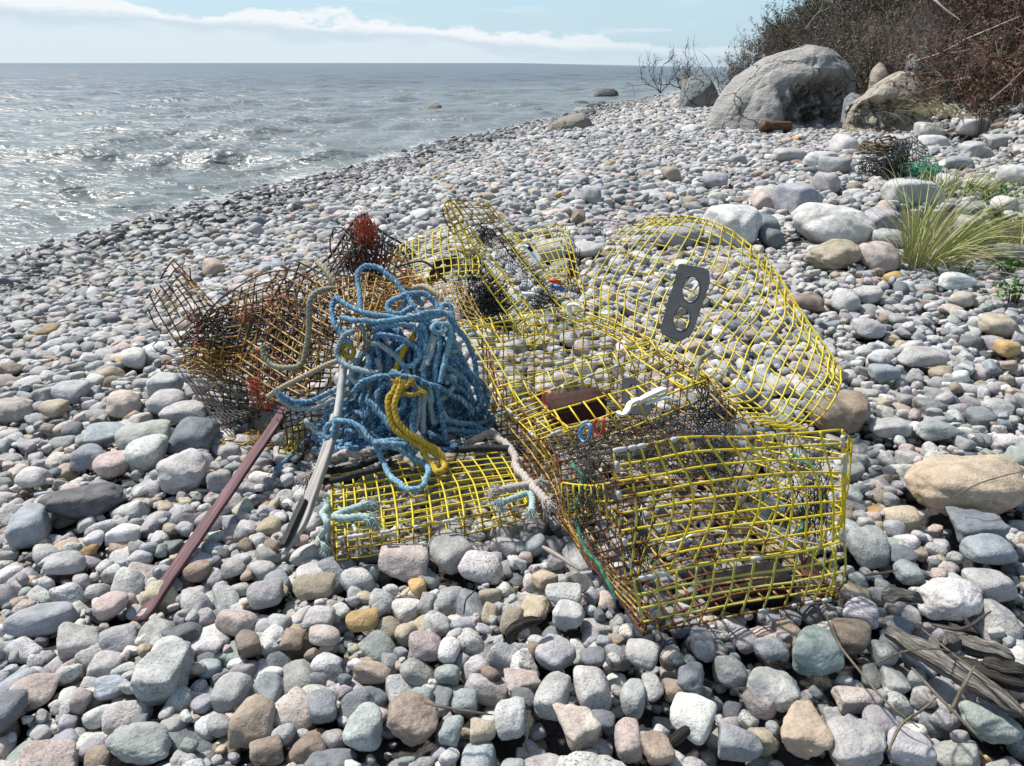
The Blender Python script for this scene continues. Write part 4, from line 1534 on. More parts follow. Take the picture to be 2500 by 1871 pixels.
M_NET = plain('black_twine', (0.012, 0.012, 0.012), (0.03, 0.03, 0.028), 0.8)
M_RED = plain('red_twine', (0.32, 0.045, 0.02), (0.46, 0.10, 0.035), 0.85)
M_PITCH = plain('tarred_plastic', (0.004, 0.004, 0.004), (0.010, 0.009, 0.008), .95, 30, .5, .002, .05)
M_GRNT = plain('green_twine', (0.02, 0.14, 0.09), (0.05, 0.22, 0.15), 0.8)
M_WHT = plain('white_plastic', (0.68, 0.66, 0.58), (0.76, 0.75, 0.68), 0.45, 20)
M_WHT2 = plain('pale_green_plastic', (0.55, 0.62, 0.58), (0.65, 0.70, 0.66), 0.4, 20)
M_BLKP = plain('dark_grey_plastic', (0.026, 0.030, 0.036), (0.04, 0.045, 0.052), 0.75, 14, 0.2, 0.001, 0.15)
M_CORAL = plain('coral_rubber', (0.66, 0.13, 0.09), (0.72, 0.18, 0.13), 0.5, 20)
M_CREAM = plain('cream_rubber', (0.62, 0.45, 0.16), (0.68, 0.52, 0.2), 0.5, 20)
M_BLUEB = plain('light_blue_rubber', (0.12, 0.34, 0.66), (0.17, 0.42, 0.72), 0.45, 20)
M_BLUEC = plain('royal_blue_rubber', (0.02, 0.09, 0.42), (0.04, 0.13, 0.5), 0.45, 20)
M_REDB = plain('red_rubber', (0.48, 0.05, 0.015), (0.56, 0.075, 0.025), 0.45, 20)
M_CRIMP = plain('zinc_crimp', (0.36, 0.36, 0.34), (0.5, 0.5, 0.48), 0.5, 120)
M_BRICK = plain('dark_red_brick', (0.028, 0.009, 0.007), (0.06, 0.02, 0.013), 0.85, 60, 0.6, 0.004)
M_BRICKG = plain('backlit_grey_brick', (0.010, 0.009, 0.009), (0.026, 0.02, 0.017), 0.85, 60, 0.6, 0.004)  # near-black colour takes in the shade of its backlit front face
M_CREAMROPE = None


def rope_material(name, c, c2, fleck=(0.5, 0.6, 0.65), fl=0.5, rough=0.75):
    """twisted rope: the lay comes from geometry and from grooves painted darker as in shade, colour fades along it, pale flecks follow the strands"""
    M = Mat(name)
    uvn = M.n('UVMap')
    geo = M.n('NewGeometry')
    a = M.n('Attribute', attribute_name='rust')
    sp = M.n('SeparateXYZ')
    M.l(uvn.outputs[0], sp.inputs[0])
    ph = M.math('SUBTRACT', M.math('MULTIPLY', sp.outputs[0], 3.0), M.math('MULTIPLY', sp.outputs[1], 45.0))
    cv = M.n('CombineXYZ')
    M.l(M.math('MULTIPLY', ph, 2.0), cv.inputs[0])
    M.l(M.math('MULTIPLY', sp.outputs[1], 70.0), cv.inputs[1])
    n1 = M.noise(cv.outputs[0], 1.0, 2, 0.5)
    n2 = M.noise(geo.outputs['Position'], 14, 3, 0.6)
    n3 = M.noise(geo.outputs['Position'], 700, 2, 0.6)
    base = M.mix(M.math('ADD', M.math('MULTIPLY', a.outputs['Fac'], 0.8), M.math('MULTIPLY', M.math('SUBTRACT', n2, 0.35), 0.8), True), c, c2)
    col = M.mix(M.math('MULTIPLY', M.rng(n1, 0.52, 0.6), fl), base, fleck)
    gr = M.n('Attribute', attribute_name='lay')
    col = M.mix(M.rng(gr.outputs['Fac'], 0.0, 0.55, 0.7, 0.0), col, M.mix(0.75, col, (0.008, 0.012, 0.018)))  # shade in the grooves between strands is painted into the colour
    col = M.mix(M.rng(n3, 0.4, 0.7, 0, 0.35), col, M.mix(0.6, col, (0.01, 0.015, 0.02)))
    return M.set(col, rough, M.bump(n3, 0.8, 0.0016), spec=0.25)


R_BLUE = rope_material('blue_rope_fibre', (0.018, 0.095, 0.235), (0.18, 0.38, 0.49), (0.45, 0.58, 0.65), 0.75)
R_PALE = rope_material('faded_rope_fibre', (0.20, 0.31, 0.36), (0.42, 0.45, 0.43), (0.55, 0.56, 0.54))
R_AQUA = rope_material('aqua_rope_fibre', (0.16, 0.34, 0.33), (0.44, 0.55, 0.53), (0.58, 0.63, 0.61))
R_YEL = rope_material('yellow_rope_fibre', (0.46, 0.29, 0.02), (0.54, 0.37, 0.05), (0.6, 0.46, 0.12), 0.3)
R_CRM = rope_material('cream_rope_fibre', (0.40, 0.31, 0.19), (0.50, 0.43, 0.30), (0.58, 0.52, 0.42), 0.4)
R_GRY = rope_material('greenish_grey_rope_fibre', (0.20, 0.20, 0.13), (0.38, 0.37, 0.28), (0.45, 0.44, 0.36), 0.4)
R_BLK = rope_material('black_rope_fibre', (0.012, 0.014, 0.018), (0.03, 0.035, 0.04), (0.08, 0.085, 0.09), 0.3)
R_PNK = rope_material('washed_pink_rope_fibre', (0.40, 0.33, 0.29), (0.52, 0.47, 0.43), (0.6, 0.56, 0.52), 0.4)


# ------------------------------------------------------------------ mesh panels
def C3(q):
    """control point: (u, v, Y), (u, v, 'g', lift above the ground) or a ready 3-vector"""
    if isinstance(q, np.ndarray):
        return q
    if len(q) == 4:
        return ground_hit(q[0], q[1], q[3])
    return at(*q)


def grid3(rows):
    m = max(len(r) for r in rows)
    out = []
    for r in rows:
        p = np.array([C3(q) for q in r])
        if len(p) != m:
            p = catmull_at(p, np.linspace(0, 1, m))
        out.append(p)
    return np.array(out)


def surf(G, s, t):
    """s along a row, t down the rows; arrays of equal length"""
    n = len(s)
    a = catmull_at(G, t)                     # (n, cols, 3)
    m = G.shape[1] - 1
    x = np.clip(s, 0, 1) * m
    i = np.clip(x.astype(int), 0, m - 1)
    f = (x - i)[:, None]
    k = np.arange(n)
    if m == 1:
        return a[k, 0] * (1 - f) + a[k, 1] * f
    E = np.concatenate([2 * a[:, :1] - a[:, 1:2], a, 2 * a[:, -1:] - a[:, -2:-1]], 1)
    A_, B_, C_, D_ = E[k, i], E[k, i + 1], E[k, i + 2], E[k, i + 3]
    return 0.5 * ((2 * B_) + (-A_ + C_) * f + (2 * A_ - 5 * B_ + 4 * C_ - D_) * f * f + (-A_ + 3 * B_ - 3 * C_ + D_) * f ** 3)


PRG = np.random.default_rng(99)


def panel(name, rows, nu, nv, parent, mat, r=0.0026, rust=0.3, wob=0.0014, joint=0.22, skip=0.0, edge=0.15, ragged=0.0, buckle=0.0, holes=(), rustdir=(0, 0), seg=2):
    """welded wire mesh over a control surface: nu cells along the rows, nv down them"""
    G = grid3(rows)
    B = MB()
    off = PRG.uniform(0, 90)

    def place(s, t, side):
        P = surf(G, s, t)
        e = 1e-3
        du = surf(G, np.clip(s + e, 0, 1), t) - surf(G, np.clip(s - e, 0, 1), t)
        dv = surf(G, s, np.clip(t + e, 0, 1)) - surf(G, s, np.clip(t - e, 0, 1))
        n = np.cross(du, dv)
        n /= np.linalg.norm(n, axis=1)[:, None] + 1e-12
        P = P + n * (side * r * 0.85)
        w_ = np.stack([fbm(P, 9, 2, off), fbm(P, 9, 2, off + 11), fbm(P, 9, 2, off + 23)], -1)
        P = P + w_ * wob
        if buckle:
            P = P + n * (buckle * fbm(P, 3.2, 2, off + 31))[:, None]
        return P

    def inhole(s, t):
        m = np.zeros(len(s), bool)
        for (a, b, c, d) in holes:
            m |= (s > a) & (s < b) & (t > c) & (t < d)
        return m

    def rustv(s, t, k, n):
        fr = np.abs(((k * n) % 1.0) - 0.5) * 2            # 1 at the welds
        v = rust + joint * (fr - 0.55) + rustdir[0] * (s - .5) + rustdir[1] * (t - .5)
        ed = np.minimum(np.minimum(s, 1 - s), np.minimum(t, 1 - t))
        return v + edge * np.clip(1 - ed * 12, 0, 1)

    for d in (0, 1):
        n, m = (nv, nu) if d == 0 else (nu, nv)           # n+1 wires, each m cells long
        for i in range(n + 1):
            k0 = 0.0 - (ragged * PRG.random() / m if ragged else 0)
            k = np.linspace(0, 1, m * seg + 1)
            f = np.full_like(k, i / n)
            f = np.clip(f + PRG.normal() * 0.004, 0, 1)
            s, t = (k, f) if d == 0 else (f, k)
            P = place(s, t, 1 if d == 0 else -1)
            rv = rustv(s, t, k, m) + PRG.normal() * 0.05
            cut = inhole(s, t)
            if skip:
                for c in range(m):
                    if PRG.random() < skip:
                        cut[c * seg:(c + 1) * seg + 1] = True
            if ragged:
                a_ = int(PRG.random() ** 2 * ragged * seg)
                b_ = int(PRG.random() ** 2 * ragged * seg)
                if a_:
                    cut[:a_] = True
                if b_:
                    cut[-b_:] = True
            j = 0
            while j < len(k):
                if cut[j]:
                    j += 1
                    continue
                e = j
                while e < len(k) and not cut[e]:
                    e += 1
                if e - j >= 2:
                    B.tube(P[j:e], r * PRG.uniform(.92, 1.08), 5, rv[j:e])
                j = e
    o = B.build(name, mat, parent)
    o['_g'] = 0
    del o['_g']
    return o, G


def crimps(parent, lines, n, r=0.0055, L_=0.02, name='crimp_rings'):
    """little zinc crimps along edges, too small to pick apart"""
    B = MB()
    for ln in lines:
        P = np.array([C3(q) for q in ln])
        for t in np.sort(PRG.random(n)):
            p = catmull_at(P, np.array([t]))[0]
            q = catmull_at(P, np.array([min(t + .01, 1.0)]))[0] - catmull_at(P, np.array([max(t - .01, 0)]))[0]
            q /= np.linalg.norm(q) + 1e-9
            l_ = L_ * PRG.uniform(.6, 1.3)
            B.tube(np.array([p - q * l_ / 2, p - q * l_ / 6, p + q * l_ / 6, p + q * l_ / 2]), [r * .85, r, r, r * .85], 7)
    o = B.build(name, M_CRIMP, parent)
    o['kind'] = 'stuff'
    return o


def net(name, rows, nu, nv, parent, mat=None, r=0.0011, wob=0.012, tear=0.0, layers=1):
    """knotted twine net: a diamond lattice hung over a control surface"""
    G = grid3(rows)
    B = MB()
    for ly in range(layers):
        off = PRG.uniform(0, 90)
        W = wob * (1 + ly * 0.8)
        for d in (1, -1):
            for i in range(-nv, nu + nv + 1, 1):
                k = np.linspace(0, 1, nv * 2 + 1)
                s = (i + d * k * nv) / nu
                zig = 0.18 * np.sin(k * nv * 2 * math.pi + i) / nu
                s = s + zig
                ok = (s >= 0) & (s <= 1)
                if tear:
                    ok &= PRG.random(len(s)) > tear
                if ok.sum() < 2:
                    continue
                P = surf(G, np.clip(s, 0, 1), k)
                P = P + W * np.stack([fbm(P, 11, 3, off), fbm(P, 11, 3, off + 9), fbm(P, 11, 3, off + 19)], -1)
                j = 0
                while j < len(s):
                    if not ok[j]:
                        j += 1
                        continue
                    e = j
                    while e < len(s) and ok[e]:
                        e += 1
                    if e - j >= 2:
                        B.tube(P[j:e], r, 4, cap=False)
                    j = e
    return B.build(name, mat or M_NET, parent)


def tangle(name, c, rad, n, L_, parent, mat, r=0.0009, seed=0, step=0.012, clumps=1):
    """loose snarled twine inside an ellipsoid, or in several clumps of different size strewn through it"""
    rgq = np.random.default_rng(seed)
    B = MB()
    c0, rad0 = np.asarray(c, float), np.asarray(rad, float)
    hubs = [(c0, rad0)] if clumps == 1 else [(c0 + rgq.normal(size=3).clip(-1.2, 1.2) * rad0 * .75, rad0 * rgq.uniform(.18, .45)) for _ in range(clumps)]
    for q in range(n):
        cc, rr = hubs[q % len(hubs)]
        p = rgq.normal(size=3) * 0.45
        d = rgq.normal(size=3)
        pts = []
        m = int(L_ / step * (1 if clumps == 1 else rgq.uniform(.3, 1)))
        for i in range(max(m, 4)):
            d = d + rgq.normal(size=3) * 0.55 - p * 0.35
            d /= np.linalg.norm(d)
            p = p + d * step / rr.mean()
            pts.append(cc + p * rr)
        B.tube(np.array(pts), r, 4, cap=False)
    return B.build(name, mat, parent)


def rope(name, pts, r, mat, parent=None, fade=0.4, lay=None, n=None, fray=0, closed=False, dense=0.0028, sides=12, wav=0.0):
    P = np.array([C3(q) for q in pts])
    Ln = np.linalg.norm(np.diff(P, axis=0), axis=1).sum()
    n = n or max(12, int(Ln / dense))
    c = spline(P, n, closed)
    if wav:
        c = c + wav * np.stack([fbm(c, 20, 2, 3), fbm(c, 20, 2, 13), fbm(c, 20, 2, 33)], -1)
    B = MB()
    f = np.clip(fade + 0.35 * fbm(c, 4.0, 2, PRG.uniform(0, 50)), 0, 1)
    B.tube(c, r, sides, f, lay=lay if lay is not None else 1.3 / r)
    if fray:
        for end, d in ((c[0], c[0] - c[3]), (c[-1], c[-1] - c[-4])):
            d = d / (np.linalg.norm(d) + 1e-9)
            for _ in range(fray):
                e = d + PRG.normal(size=3) * 0.55
                e /= np.linalg.norm(e)
                q = end + PRG.normal(size=3) * r * .5
                l_ = r * PRG.uniform(1.2, 3.4)
                B.tube(np.array([q - d * r, q, q + e * l_ * .5, q + e * l_ + np.array([0, 0, -l_ * .3])]), r * .12, 4, 0.9)
    return B.build(name, mat, parent)


def own(o, label, cat, group=None):
    """give a world-space mesh its own foot as origin and make it a thing"""
    me = o.data
    co = np.empty(len(me.vertices) * 3, np.float32)
    me.vertices.foreach_get('co', co)
    co = co.reshape(-1, 3)
    c = Vector(((co[:, 0].min() + co[:, 0].max()) / 2, (co[:, 1].min() + co[:, 1].max()) / 2, co[:, 2].min()))
    me.transform(Matrix.Translation(-c))
    o.location = c
    return tag(o, label, cat, group)


def surf_hit(G, u, v, k=40):
    """the point of a control surface that the lens sees nearest to pixel u, v"""
    ss, tt = np.meshgrid(np.linspace(0, 1, k), np.linspace(0, 1, k))
    P = surf(G, ss.ravel(), tt.ravel())
    a, b, _ = proj(P)
    i = np.argmin((a - u) ** 2 + (b - v) ** 2)
    return P[i], ss.ravel()[i], tt.ravel()[i]


def vent_plate(name, corners, holes, parent, mat, thick=0.004, label=None):
    """flat plastic plate, outline and oval holes given as 3-D points of one plane"""
    import bmesh
    P = np.array(corners)
    c = P.mean(0)
    _, _, vt = np.linalg.svd(P - c)
    ex, ey, ez = vt
    if ez[1] > 0:
        ez = -ez
    to2 = lambda q: np.stack([(q - c) @ ex, (q - c) @ ey], -1)
    bm = bmesh.new()
    rings = [to2(P)] + [to2(np.array(h)) for h in holes]
    edges = []
    for R2 in rings:
        vs_ = [bm.verts.new((a, b, 0)) for a, b in R2]
        for i in range(len(vs_)):
            edges.append(bm.edges.new((vs_[i], vs_[(i + 1) % len(vs_)])))
    bmesh.ops.triangle_fill(bm, use_beauty=True, use_dissolve=False, edges=edges)
    # drop faces filled inside the holes
    for f in list(bm.faces):
        m = f.calc_center_median()
        for R2 in rings[1:]:
            cc = R2.mean(0)
            q = (np.array([m.x, m.y]) - cc)
            rr = np.abs(R2 - cc).max()
            ang = math.atan2(q[1], q[0])
            an = np.arctan2(R2[:, 1] - cc[1], R2[:, 0] - cc[0])
            j = np.argmin(np.abs((an - ang + math.pi) % (2 * math.pi) - math.pi))
            if np.hypot(*q) < np.hypot(*(R2[j] - cc)) * 0.96:
                bm.faces.remove(f)
                break
    g = bmesh.ops.extrude_face_region(bm, geom=bm.faces[:])
    bmesh.ops.translate(bm, vec=(0, 0, thick), verts=[e for e in g['geom'] if isinstance(e, bmesh.types.BMVert)])
    bmesh.ops.recalc_face_normals(bm, faces=bm.faces[:])
    me = bpy.data.meshes.new(name)
    R = Matrix((Vector(ex), Vector(ey), Vector(ez))).transposed().to_4x4()
    R.translation = Vector(c)
    bm.transform(R)
    bm.to_mesh(me)
    bm.free()
    o = link(name, me, mat, parent)
    for R2 in rings[1:]:
        B = MB()
        q = np.array([c + a * ex + b * ey + ez * thick * 0.8 for a, b in np.concatenate([R2, R2[:1]])])
        B.tube(q, 0.0032, 6)
        rim = B.build('hole_rim', mat, None)
        rim.parent = o
    return o


def ellipse_px(u, v, au, av, rot, Yf, n=28):
    out = []
    for i in range(n):
        a = i / n * 2 * math.pi
        x, y = au * math.cos(a), av * math.sin(a)
        out.append(Yf(u + x * math.cos(rot) - y * math.sin(rot), v + x * math.sin(rot) + y * math.cos(rot)))
    return out


def plane_through(p, q, s):
    n = np.cross(q - p, s - p)

    def f(u, v):
        r = ray(u, v)
        o = np.array([0, 0, CAM_H])
        return o + r * (((p - o) @ n) / (r @ n))
    return f


def brick(c, h, R, name, mat, parent):
    import bmesh
    bm = bmesh.new()
    bmesh.ops.create_cube(bm, size=2)
    for v in bm.verts:
        v.co = Vector((v.co.x * h[0], v.co.y * h[1], v.co.z * h[2]))
    bmesh.ops.bevel(bm, geom=bm.edges[:], offset=0.006, segments=3, affect='EDGES')
    bmesh.ops.subdivide_edges(bm, edges=bm.edges[:], cuts=2, use_grid_fill=True)
    for v in bm.verts:
        n_ = noise.noise(v.co * 45) * 0.0018
        v.co += v.normal * n_
    me = bpy.data.meshes.new(name)
    M4 = Matrix.Translation(Vector(c)) @ R.to_4x4()
    bm.transform(M4)
    bm.to_mesh(me)
    bm.free()
    for p in me.polygons:
        p.use_smooth = True
    return link(name, me, mat, parent)


def band(label, c, nrm, rx, ry, mat, group, w=0.007, ang=0.0):
    """a flat rubber claw band looped round the wire"""
    nrm = np.asarray(nrm, float)
    nrm /= np.linalg.norm(nrm)
    a = np.cross(nrm, [0, 0, 1.0])
    a /= np.linalg.norm(a)
    b = np.cross(nrm, a)
    ca, sa = math.cos(ang), math.sin(ang)
    a, b = a * ca + b * sa, -a * sa + b * ca
    V, Q = [], []
    n = 36
    for i in range(n):
        t = i / n * 2 * math.pi
        rr = 1 + 0.06 * math.sin(3 * t)
        d = a * math.cos(t) * rx * rr + b * math.sin(t) * ry * rr
        dn = d / np.linalg.norm(d)
        for o_, k in ((-w, 0), (w, 0), (w, 0.0022), (-w, 0.0022)):
            V.append(np.asarray(c) + d + dn * k + nrm * o_)
    for i in range(n):
        p, q = i * 4, ((i + 1) % n) * 4
        for k in range(4):
            Q.append([p + k, p + (k + 1) % 4, q + (k + 1) % 4, q + k])
    me = make_mesh('rubber_band', V, Q)
    o = link('rubber_band', me, mat)
    md = o.data
    own(o, label, 'rubber band', group)
    return o


# ------------------------------------------------------------------ TRAP: the big yellow one in front, unfolded
A0, B0 = np.array([.3, 1.366]), np.array([.785, 1.494])
AX = np.array([-.406, 1.184]) / 1.25


def tb(s, w, z):
    q = A0 + AX * s + (B0 - A0) * w
    return np.array([q[0], q[1], z])


T1 = thing('lobster_trap', 'large yellow wire trap burst open in front with grey brick and arched lid', 'lobster trap', tuple(tb(0.6, .5, 0)))
panel('floor_panel', [[tb(0, 0, .0), tb(0, .5, .04), tb(0, 1, .015)], [tb(.6, -.02, .03), tb(.6, .5, .045), tb(.6, 1, .03)], [tb(1.25, 0, .02), tb(1.25, .5, .03), tb(1.25, 1, .04)]], 13, 32, T1, W_OCH, r=.003, rust=0.44, rustdir=(-0.3, 0.0), buckle=.006)
_, GF = panel('front_panel', [[(1497, 1101, 1.36), (1583, 1086, 1.385), (1680, 1066, 1.41), (1807, 1066, 1.45), (1905, 1061, 1.48), (2056, 1049, 1.51)],
                              [(1508, 1258, 1.36), (1620, 1237, 1.385), (1755, 1213, 1.42), (1890, 1196, 1.45), (1975, 1190, 1.48), (2062, 1190, 1.51)],
                              [(1528, 1416, 1.365), (1568, 1410, 1.38), (1699, 1381, 1.41), (1844, 1362, 1.44), (1981, 1341, 1.475), (2057, 1320, 1.50)]], 13, 8, T1, W_YEL, r=.0027, rust=0.22, joint=.4, rustdir=(-.3, .16))
panel('front_flap', [[(1545, 1418, 1.35), (1699, 1384, 1.39), (1844, 1365, 1.42), (1985, 1344, 1.46), (2061, 1322, 1.48)],
                     [(1560, 1490, 1.345), (1690, 1462, 1.39), (1830, 1438, 1.42), (1975, 1415, 1.455), (2062, 1398, 1.475)],
                     [(1572, 1551, 1.366), (1662, 1533, 1.39), (1807, 1504, 1.42), (1952, 1478, 1.46), (2038, 1462, 1.49)]], 12, 4, T1, W_GRN, r=.0029, rust=0.12, rustdir=(0, .7), joint=.3)
panel('side_panel', [[(2056, 1049, 1.51), (2083, 1080, 1.6), (1990, 1068, 1.70), (1900, 1062, 1.8), (1846, 1055, 1.88)],
                     [(2062, 1240, 1.50), (2060, 1220, 1.58), (1975, 1190, 1.69), (1890, 1160, 1.8), (1830, 1140, 1.88)],
                     [tb(0, 1, .01), tb(.1, 1.02, .0), tb(.22, 1.0, .0), tb(.34, 1, .0), tb(.44, 1, .0)]], 11, 9, T1, W_YEL, rust=.22, skip=.05, buckle=.01)
panel('side_panel', [[(1846, 1055, 1.88), (1732, 921, 2.06), (1620, 860, 2.33), tb(1.25, 1, .34)], [tb(.44, 1, .02), tb(.6, 1, .02), tb(.9, 1, .02), tb(1.25, 1, .03)]], 21, 8, T1, W_OCH, rust=.32, skip=.06, buckle=.008)
panel('side_panel', [[tb(0, 0, .10), tb(.2, -.02, .07), tb(.42, -.02, .06), tb(.6, -.01, .2), tb(.92, -.01, .2), tb(1.25, -.01, .33)], [tb(0, 0, .0), tb(.2, 0, .0), tb(.42, 0, .0), tb(.6, 0, .0), tb(.92, 0, .01), tb(1.25, 0, .02)]], 32, 5, T1, W_OCH, rust=.42, buckle=.012, skip=.03)
panel('back_panel', [[tb(1.25, 0, .335), tb(1.26, .5, .325), tb(1.25, 1, .34)], [tb(1.25, 0, .02), tb(1.25, .5, .03), tb(1.25, 1, .04)]], 13, 8, T1, W_YEL, rust=.24, joint=.3)
# rails across the open top, each a folded strip
for (l0, l1, m0, m1, n0, n1, Yl, Yr) in (((1314, 1074), (1731, 926), (1288, 1022), (1690, 903), (1340, 1124), (1752, 962), 1.935, 2.06),
                                         ((1234, 993), (1604, 858), (1212, 945), (1588, 832), (1256, 1030), (1612, 893), 2.235, 2.33),
                                         ((1130, 800), (1426, 757), (1120, 788), (1420, 742), (1150, 850), (1430, 796), 2.545, 2.66)):
    mid = lambda p, q, t: (p[0] * (1 - t) + q[0] * t, p[1] * (1 - t) + q[1] * t)
    panel('top_rail', [[(*m0, Yl + .06), (*mid(m0, m1, .5), (Yl + Yr) / 2 + .06), (*m1, Yr + .06)],
                       [(*l0, Yl), (*mid(l0, l1, .5), (Yl + Yr) / 2), (*l1, Yr)],
                       [(*n0, Yl + .005), (*mid(n0, n1, .5), (Yl + Yr) / 2 + .005), (*n1, Yr + .005)]], 12, 2, T1, W_YEL, r=.0027, rust=.19, joint=.35)
panel('top_strip', [[(1128, 800, 2.545), (1190, 905, 2.36), (1234, 993, 2.235), (1275, 1038, 2.07), (1314, 1074, 1.935)],
                    [(1200, 792, 2.57), (1262, 905, 2.38), (1306, 968, 2.25), (1345, 1010, 2.08), (1392, 1050, 1.95)]], 16, 2, T1, W_YEL, rust=.22, skip=.04)
panel('top_strip', [[(1360, 772, 2.6), (1500, 828, 2.44), (1560, 880, 2.30), (1650, 935, 2.14), (1690, 950, 2.05)],
                    [(1428, 765, 2.65), (1560, 815, 2.47), (1610, 862, 2.33), (1690, 905, 2.17), (1735, 928, 2.06)]], 16, 2, T1, W_YEL, rust=.26, skip=.08)
panel('entrance_hoop', [[(1372, 1180, 1.66), (1430, 1186, 1.6), (1488, 1180, 1.5)], [(1376, 1258, 1.65), (1440, 1262, 1.58), (1500, 1268, 1.48)]], 8, 2, T1, W_YEL, rust=.1, skip=.08)
lid, GL = panel('arched_lid', [[(1575, 534, 2.93), (1640, 531, 2.90), (1693, 532, 2.86), (1760, 552, 2.78), (1835, 603, 2.66), (1890, 660, 2.56), (1950, 755, 2.42), (2010, 838, 2.30), (2058, 909, 2.20)],
                               [(1488, 590, 2.88), (1560, 592, 2.84), (1640, 606, 2.78), (1735, 640, 2.70), (1820, 690, 2.58), (1880, 745, 2.48), (1940, 820, 2.34), (2000, 890, 2.22), (2052, 945, 2.12)],
                               [(1430, 672, 2.80), (1500, 688, 2.76), (1580, 712, 2.66), (1665, 745, 2.56), (1750, 790, 2.45), (1815, 838, 2.35), (1890, 905, 2.22), (1955, 960, 2.1), (2020, 1000, 2.05)],
                               [(1427, 735, 2.74), (1490, 760, 2.68), (1560, 795, 2.56), (1635, 830, 2.45), (1700, 872, 2.33), (1775, 925, 2.2), (1850, 985, 2.08), (1905, 1025, 2.0), (1975, 1040, 1.98)],
                               [(1426, 782, 2.70), (1485, 812, 2.62), (1555, 845, 2.48), (1610, 872, 2.36), (1670, 905, 2.22), (1732, 940, 2.1), (1790, 990, 2.0), (1835, 1030, 1.93), (1905, 1050, 1.92)]], 26, 12, T1, W_YEL, r=.0027, rust=.07, joint=.25, wob=.005, edge=.3, buckle=.010)
panel('lid_flange', [[(1575, 534, 2.93), (1640, 531, 2.90), (1693, 532, 2.86), (1760, 552, 2.78), (1835, 603, 2.66), (1890, 660, 2.56), (1950, 755, 2.42), (2010, 838, 2.30), (2058, 909, 2.20)],
                     [(1590, 546, 2.97), (1650, 543, 2.94), (1700, 543, 2.91), (1768, 566, 2.83), (1838, 622, 2.71), (1888, 685, 2.61), (1944, 778, 2.47), (2000, 860, 2.35), (2046, 958, 2.22)]], 26, 1, T1, W_YEL, r=.0027, rust=.1)
crimps(T1, [[(1234, 993, 2.23), (1604, 858, 2.325)], [(1314, 1072, 1.93), (1731, 924, 2.055)], [(1340, 1122, 1.93), (1752, 960, 2.06)], [(1497, 1101, 1.352), (1583, 1086, 1.377), (1680, 1066, 1.40)], [(1528, 1418, 1.34), (1844, 1364, 1.41), (2057, 1320, 1.47)],
             [(1506, 1130, 1.35), (1521, 1300, 1.35), (1565, 1500, 1.35)], [(2058, 1060, 1.49), (2062, 1200, 1.49), (2058, 1400, 1.47)], [(1572, 1549, 1.355), (1807, 1502, 1.41), (2038, 1462, 1.48)], [(1234, 993, 2.22), (1314, 1076, 1.93)]], 5)
# escape vents
pA, _, _ = surf_hit(GL, 1690, 668)
pB, _, _ = surf_hit(GL, 1640, 800)
pC, _, _ = surf_hit(GL, 1720, 720)
cen = np.array([0, 0, CAM_H])
nudge = lambda p: cen + (p - cen) * 0.988
f = plane_through(nudge(pA), nudge(pB), nudge(pC))
vent_plate('escape_vent', [f(*q) for q in [(1657, 648), (1664, 646), (1718, 656), (1726, 660), (1732, 664), (1734, 690), (1691, 812), (1686, 820), (1664, 833), (1657, 832), (1616, 817), (1612, 808), (1633, 726), (1637, 722)]],
           [ellipse_px(1687, 709, 22, 33, 0.12, f), ellipse_px(1664, 781, 21, 31, 0.12, f)], T1, M_BLKP)
f2 = plane_through(at(1520, 930, 2.25), at(1560, 935, 2.22), at(1540, 1010, 2.12))
vent_plate('escape_vent', [f2(*q) for q in [(1520, 926), (1550, 924), (1580, 958), (1592, 1000), (1580, 1016), (1536, 1012), (1522, 980)]], [ellipse_px(1546, 962, 11, 22, -0.1, f2)], T1, M_BLKP)


def ax_rot(dirxy, roll=0.0, pitch=0.0):
    x = Vector((dirxy[0], dirxy[1], 0)).normalized()
    y = Vector((-x.y, x.x, 0))
    return Matrix((x, y, Vector((0, 0, 1)))).transposed() @ Euler((roll, pitch, 0)).to_matrix()


wv = (B0 - A0) / np.linalg.norm(B0 - A0)
o = brick(at(1822, 1440, 1.53) + np.array([0, .0, 0]), (0.108, 0.045, 0.042), ax_rot(wv, 0.12), 'brick', M_BRICKG, T1)
o['label'] = 'backlit dark grey brick lying along the front edge'
o = brick(at(1408, 993, 2.16), (0.085, 0.043, 0.034), ax_rot(wv, 0.25, -.08), 'brick', M_BRICK, T1)
o['label'] = 'dark red brick lying between the top rails'
# netting
net('net', [[(1400, 1080, 1.8), (1440, 1090, 1.68), (1500, 1105, 1.45)], [(1385, 1180, 1.72), (1440, 1200, 1.6), (1510, 1250, 1.42)], [(1400, 1290, 1.66), (1470, 1360, 1.5), (1560, 1440, 1.42)]], 9, 9, T1, wob=.014)
net('net', [[(1330, 1085, 1.97), (1480, 1040, 2.02), (1600, 1010, 2.05), (1750, 970, 2.08)], [(1400, 1110, 1.9), (1520, 1090, 1.9), (1640, 1060, 1.95), (1790, 1010, 2.0)], [(1500, 1110, 1.75), (1600, 1100, 1.72), (1690, 1090, 1.75), (1800, 1070, 1.8)], [(1560, 1150, 1.66), (1640, 1160, 1.62), (1700, 1160, 1.66), (1790, 1150, 1.7)]], 22, 16, T1, wob=.02, layers=2, r=.0011)
net('net', [[(1690, 930, 2.05), (1740, 960, 2.05), (1800, 1010, 2.0)], [(1690, 1050, 1.95), (1740, 1080, 1.95), (1790, 1110, 1.9)], [(1700, 1160, 1.9), (1750, 1180, 1.85), (1790, 1190, 1.8)]], 9, 14, T1, wob=.015, layers=2)
net('net', [[(1860, 1065, 1.8), (1960, 1070, 1.66), (2050, 1080, 1.55)], [(1840, 1160, 1.75), (1930, 1180, 1.62), (2010, 1200, 1.55)], [(1800, 1240, 1.7), (1910, 1260, 1.62), (1980, 1330, 1.54)]], 11, 11, T1, wob=.018)
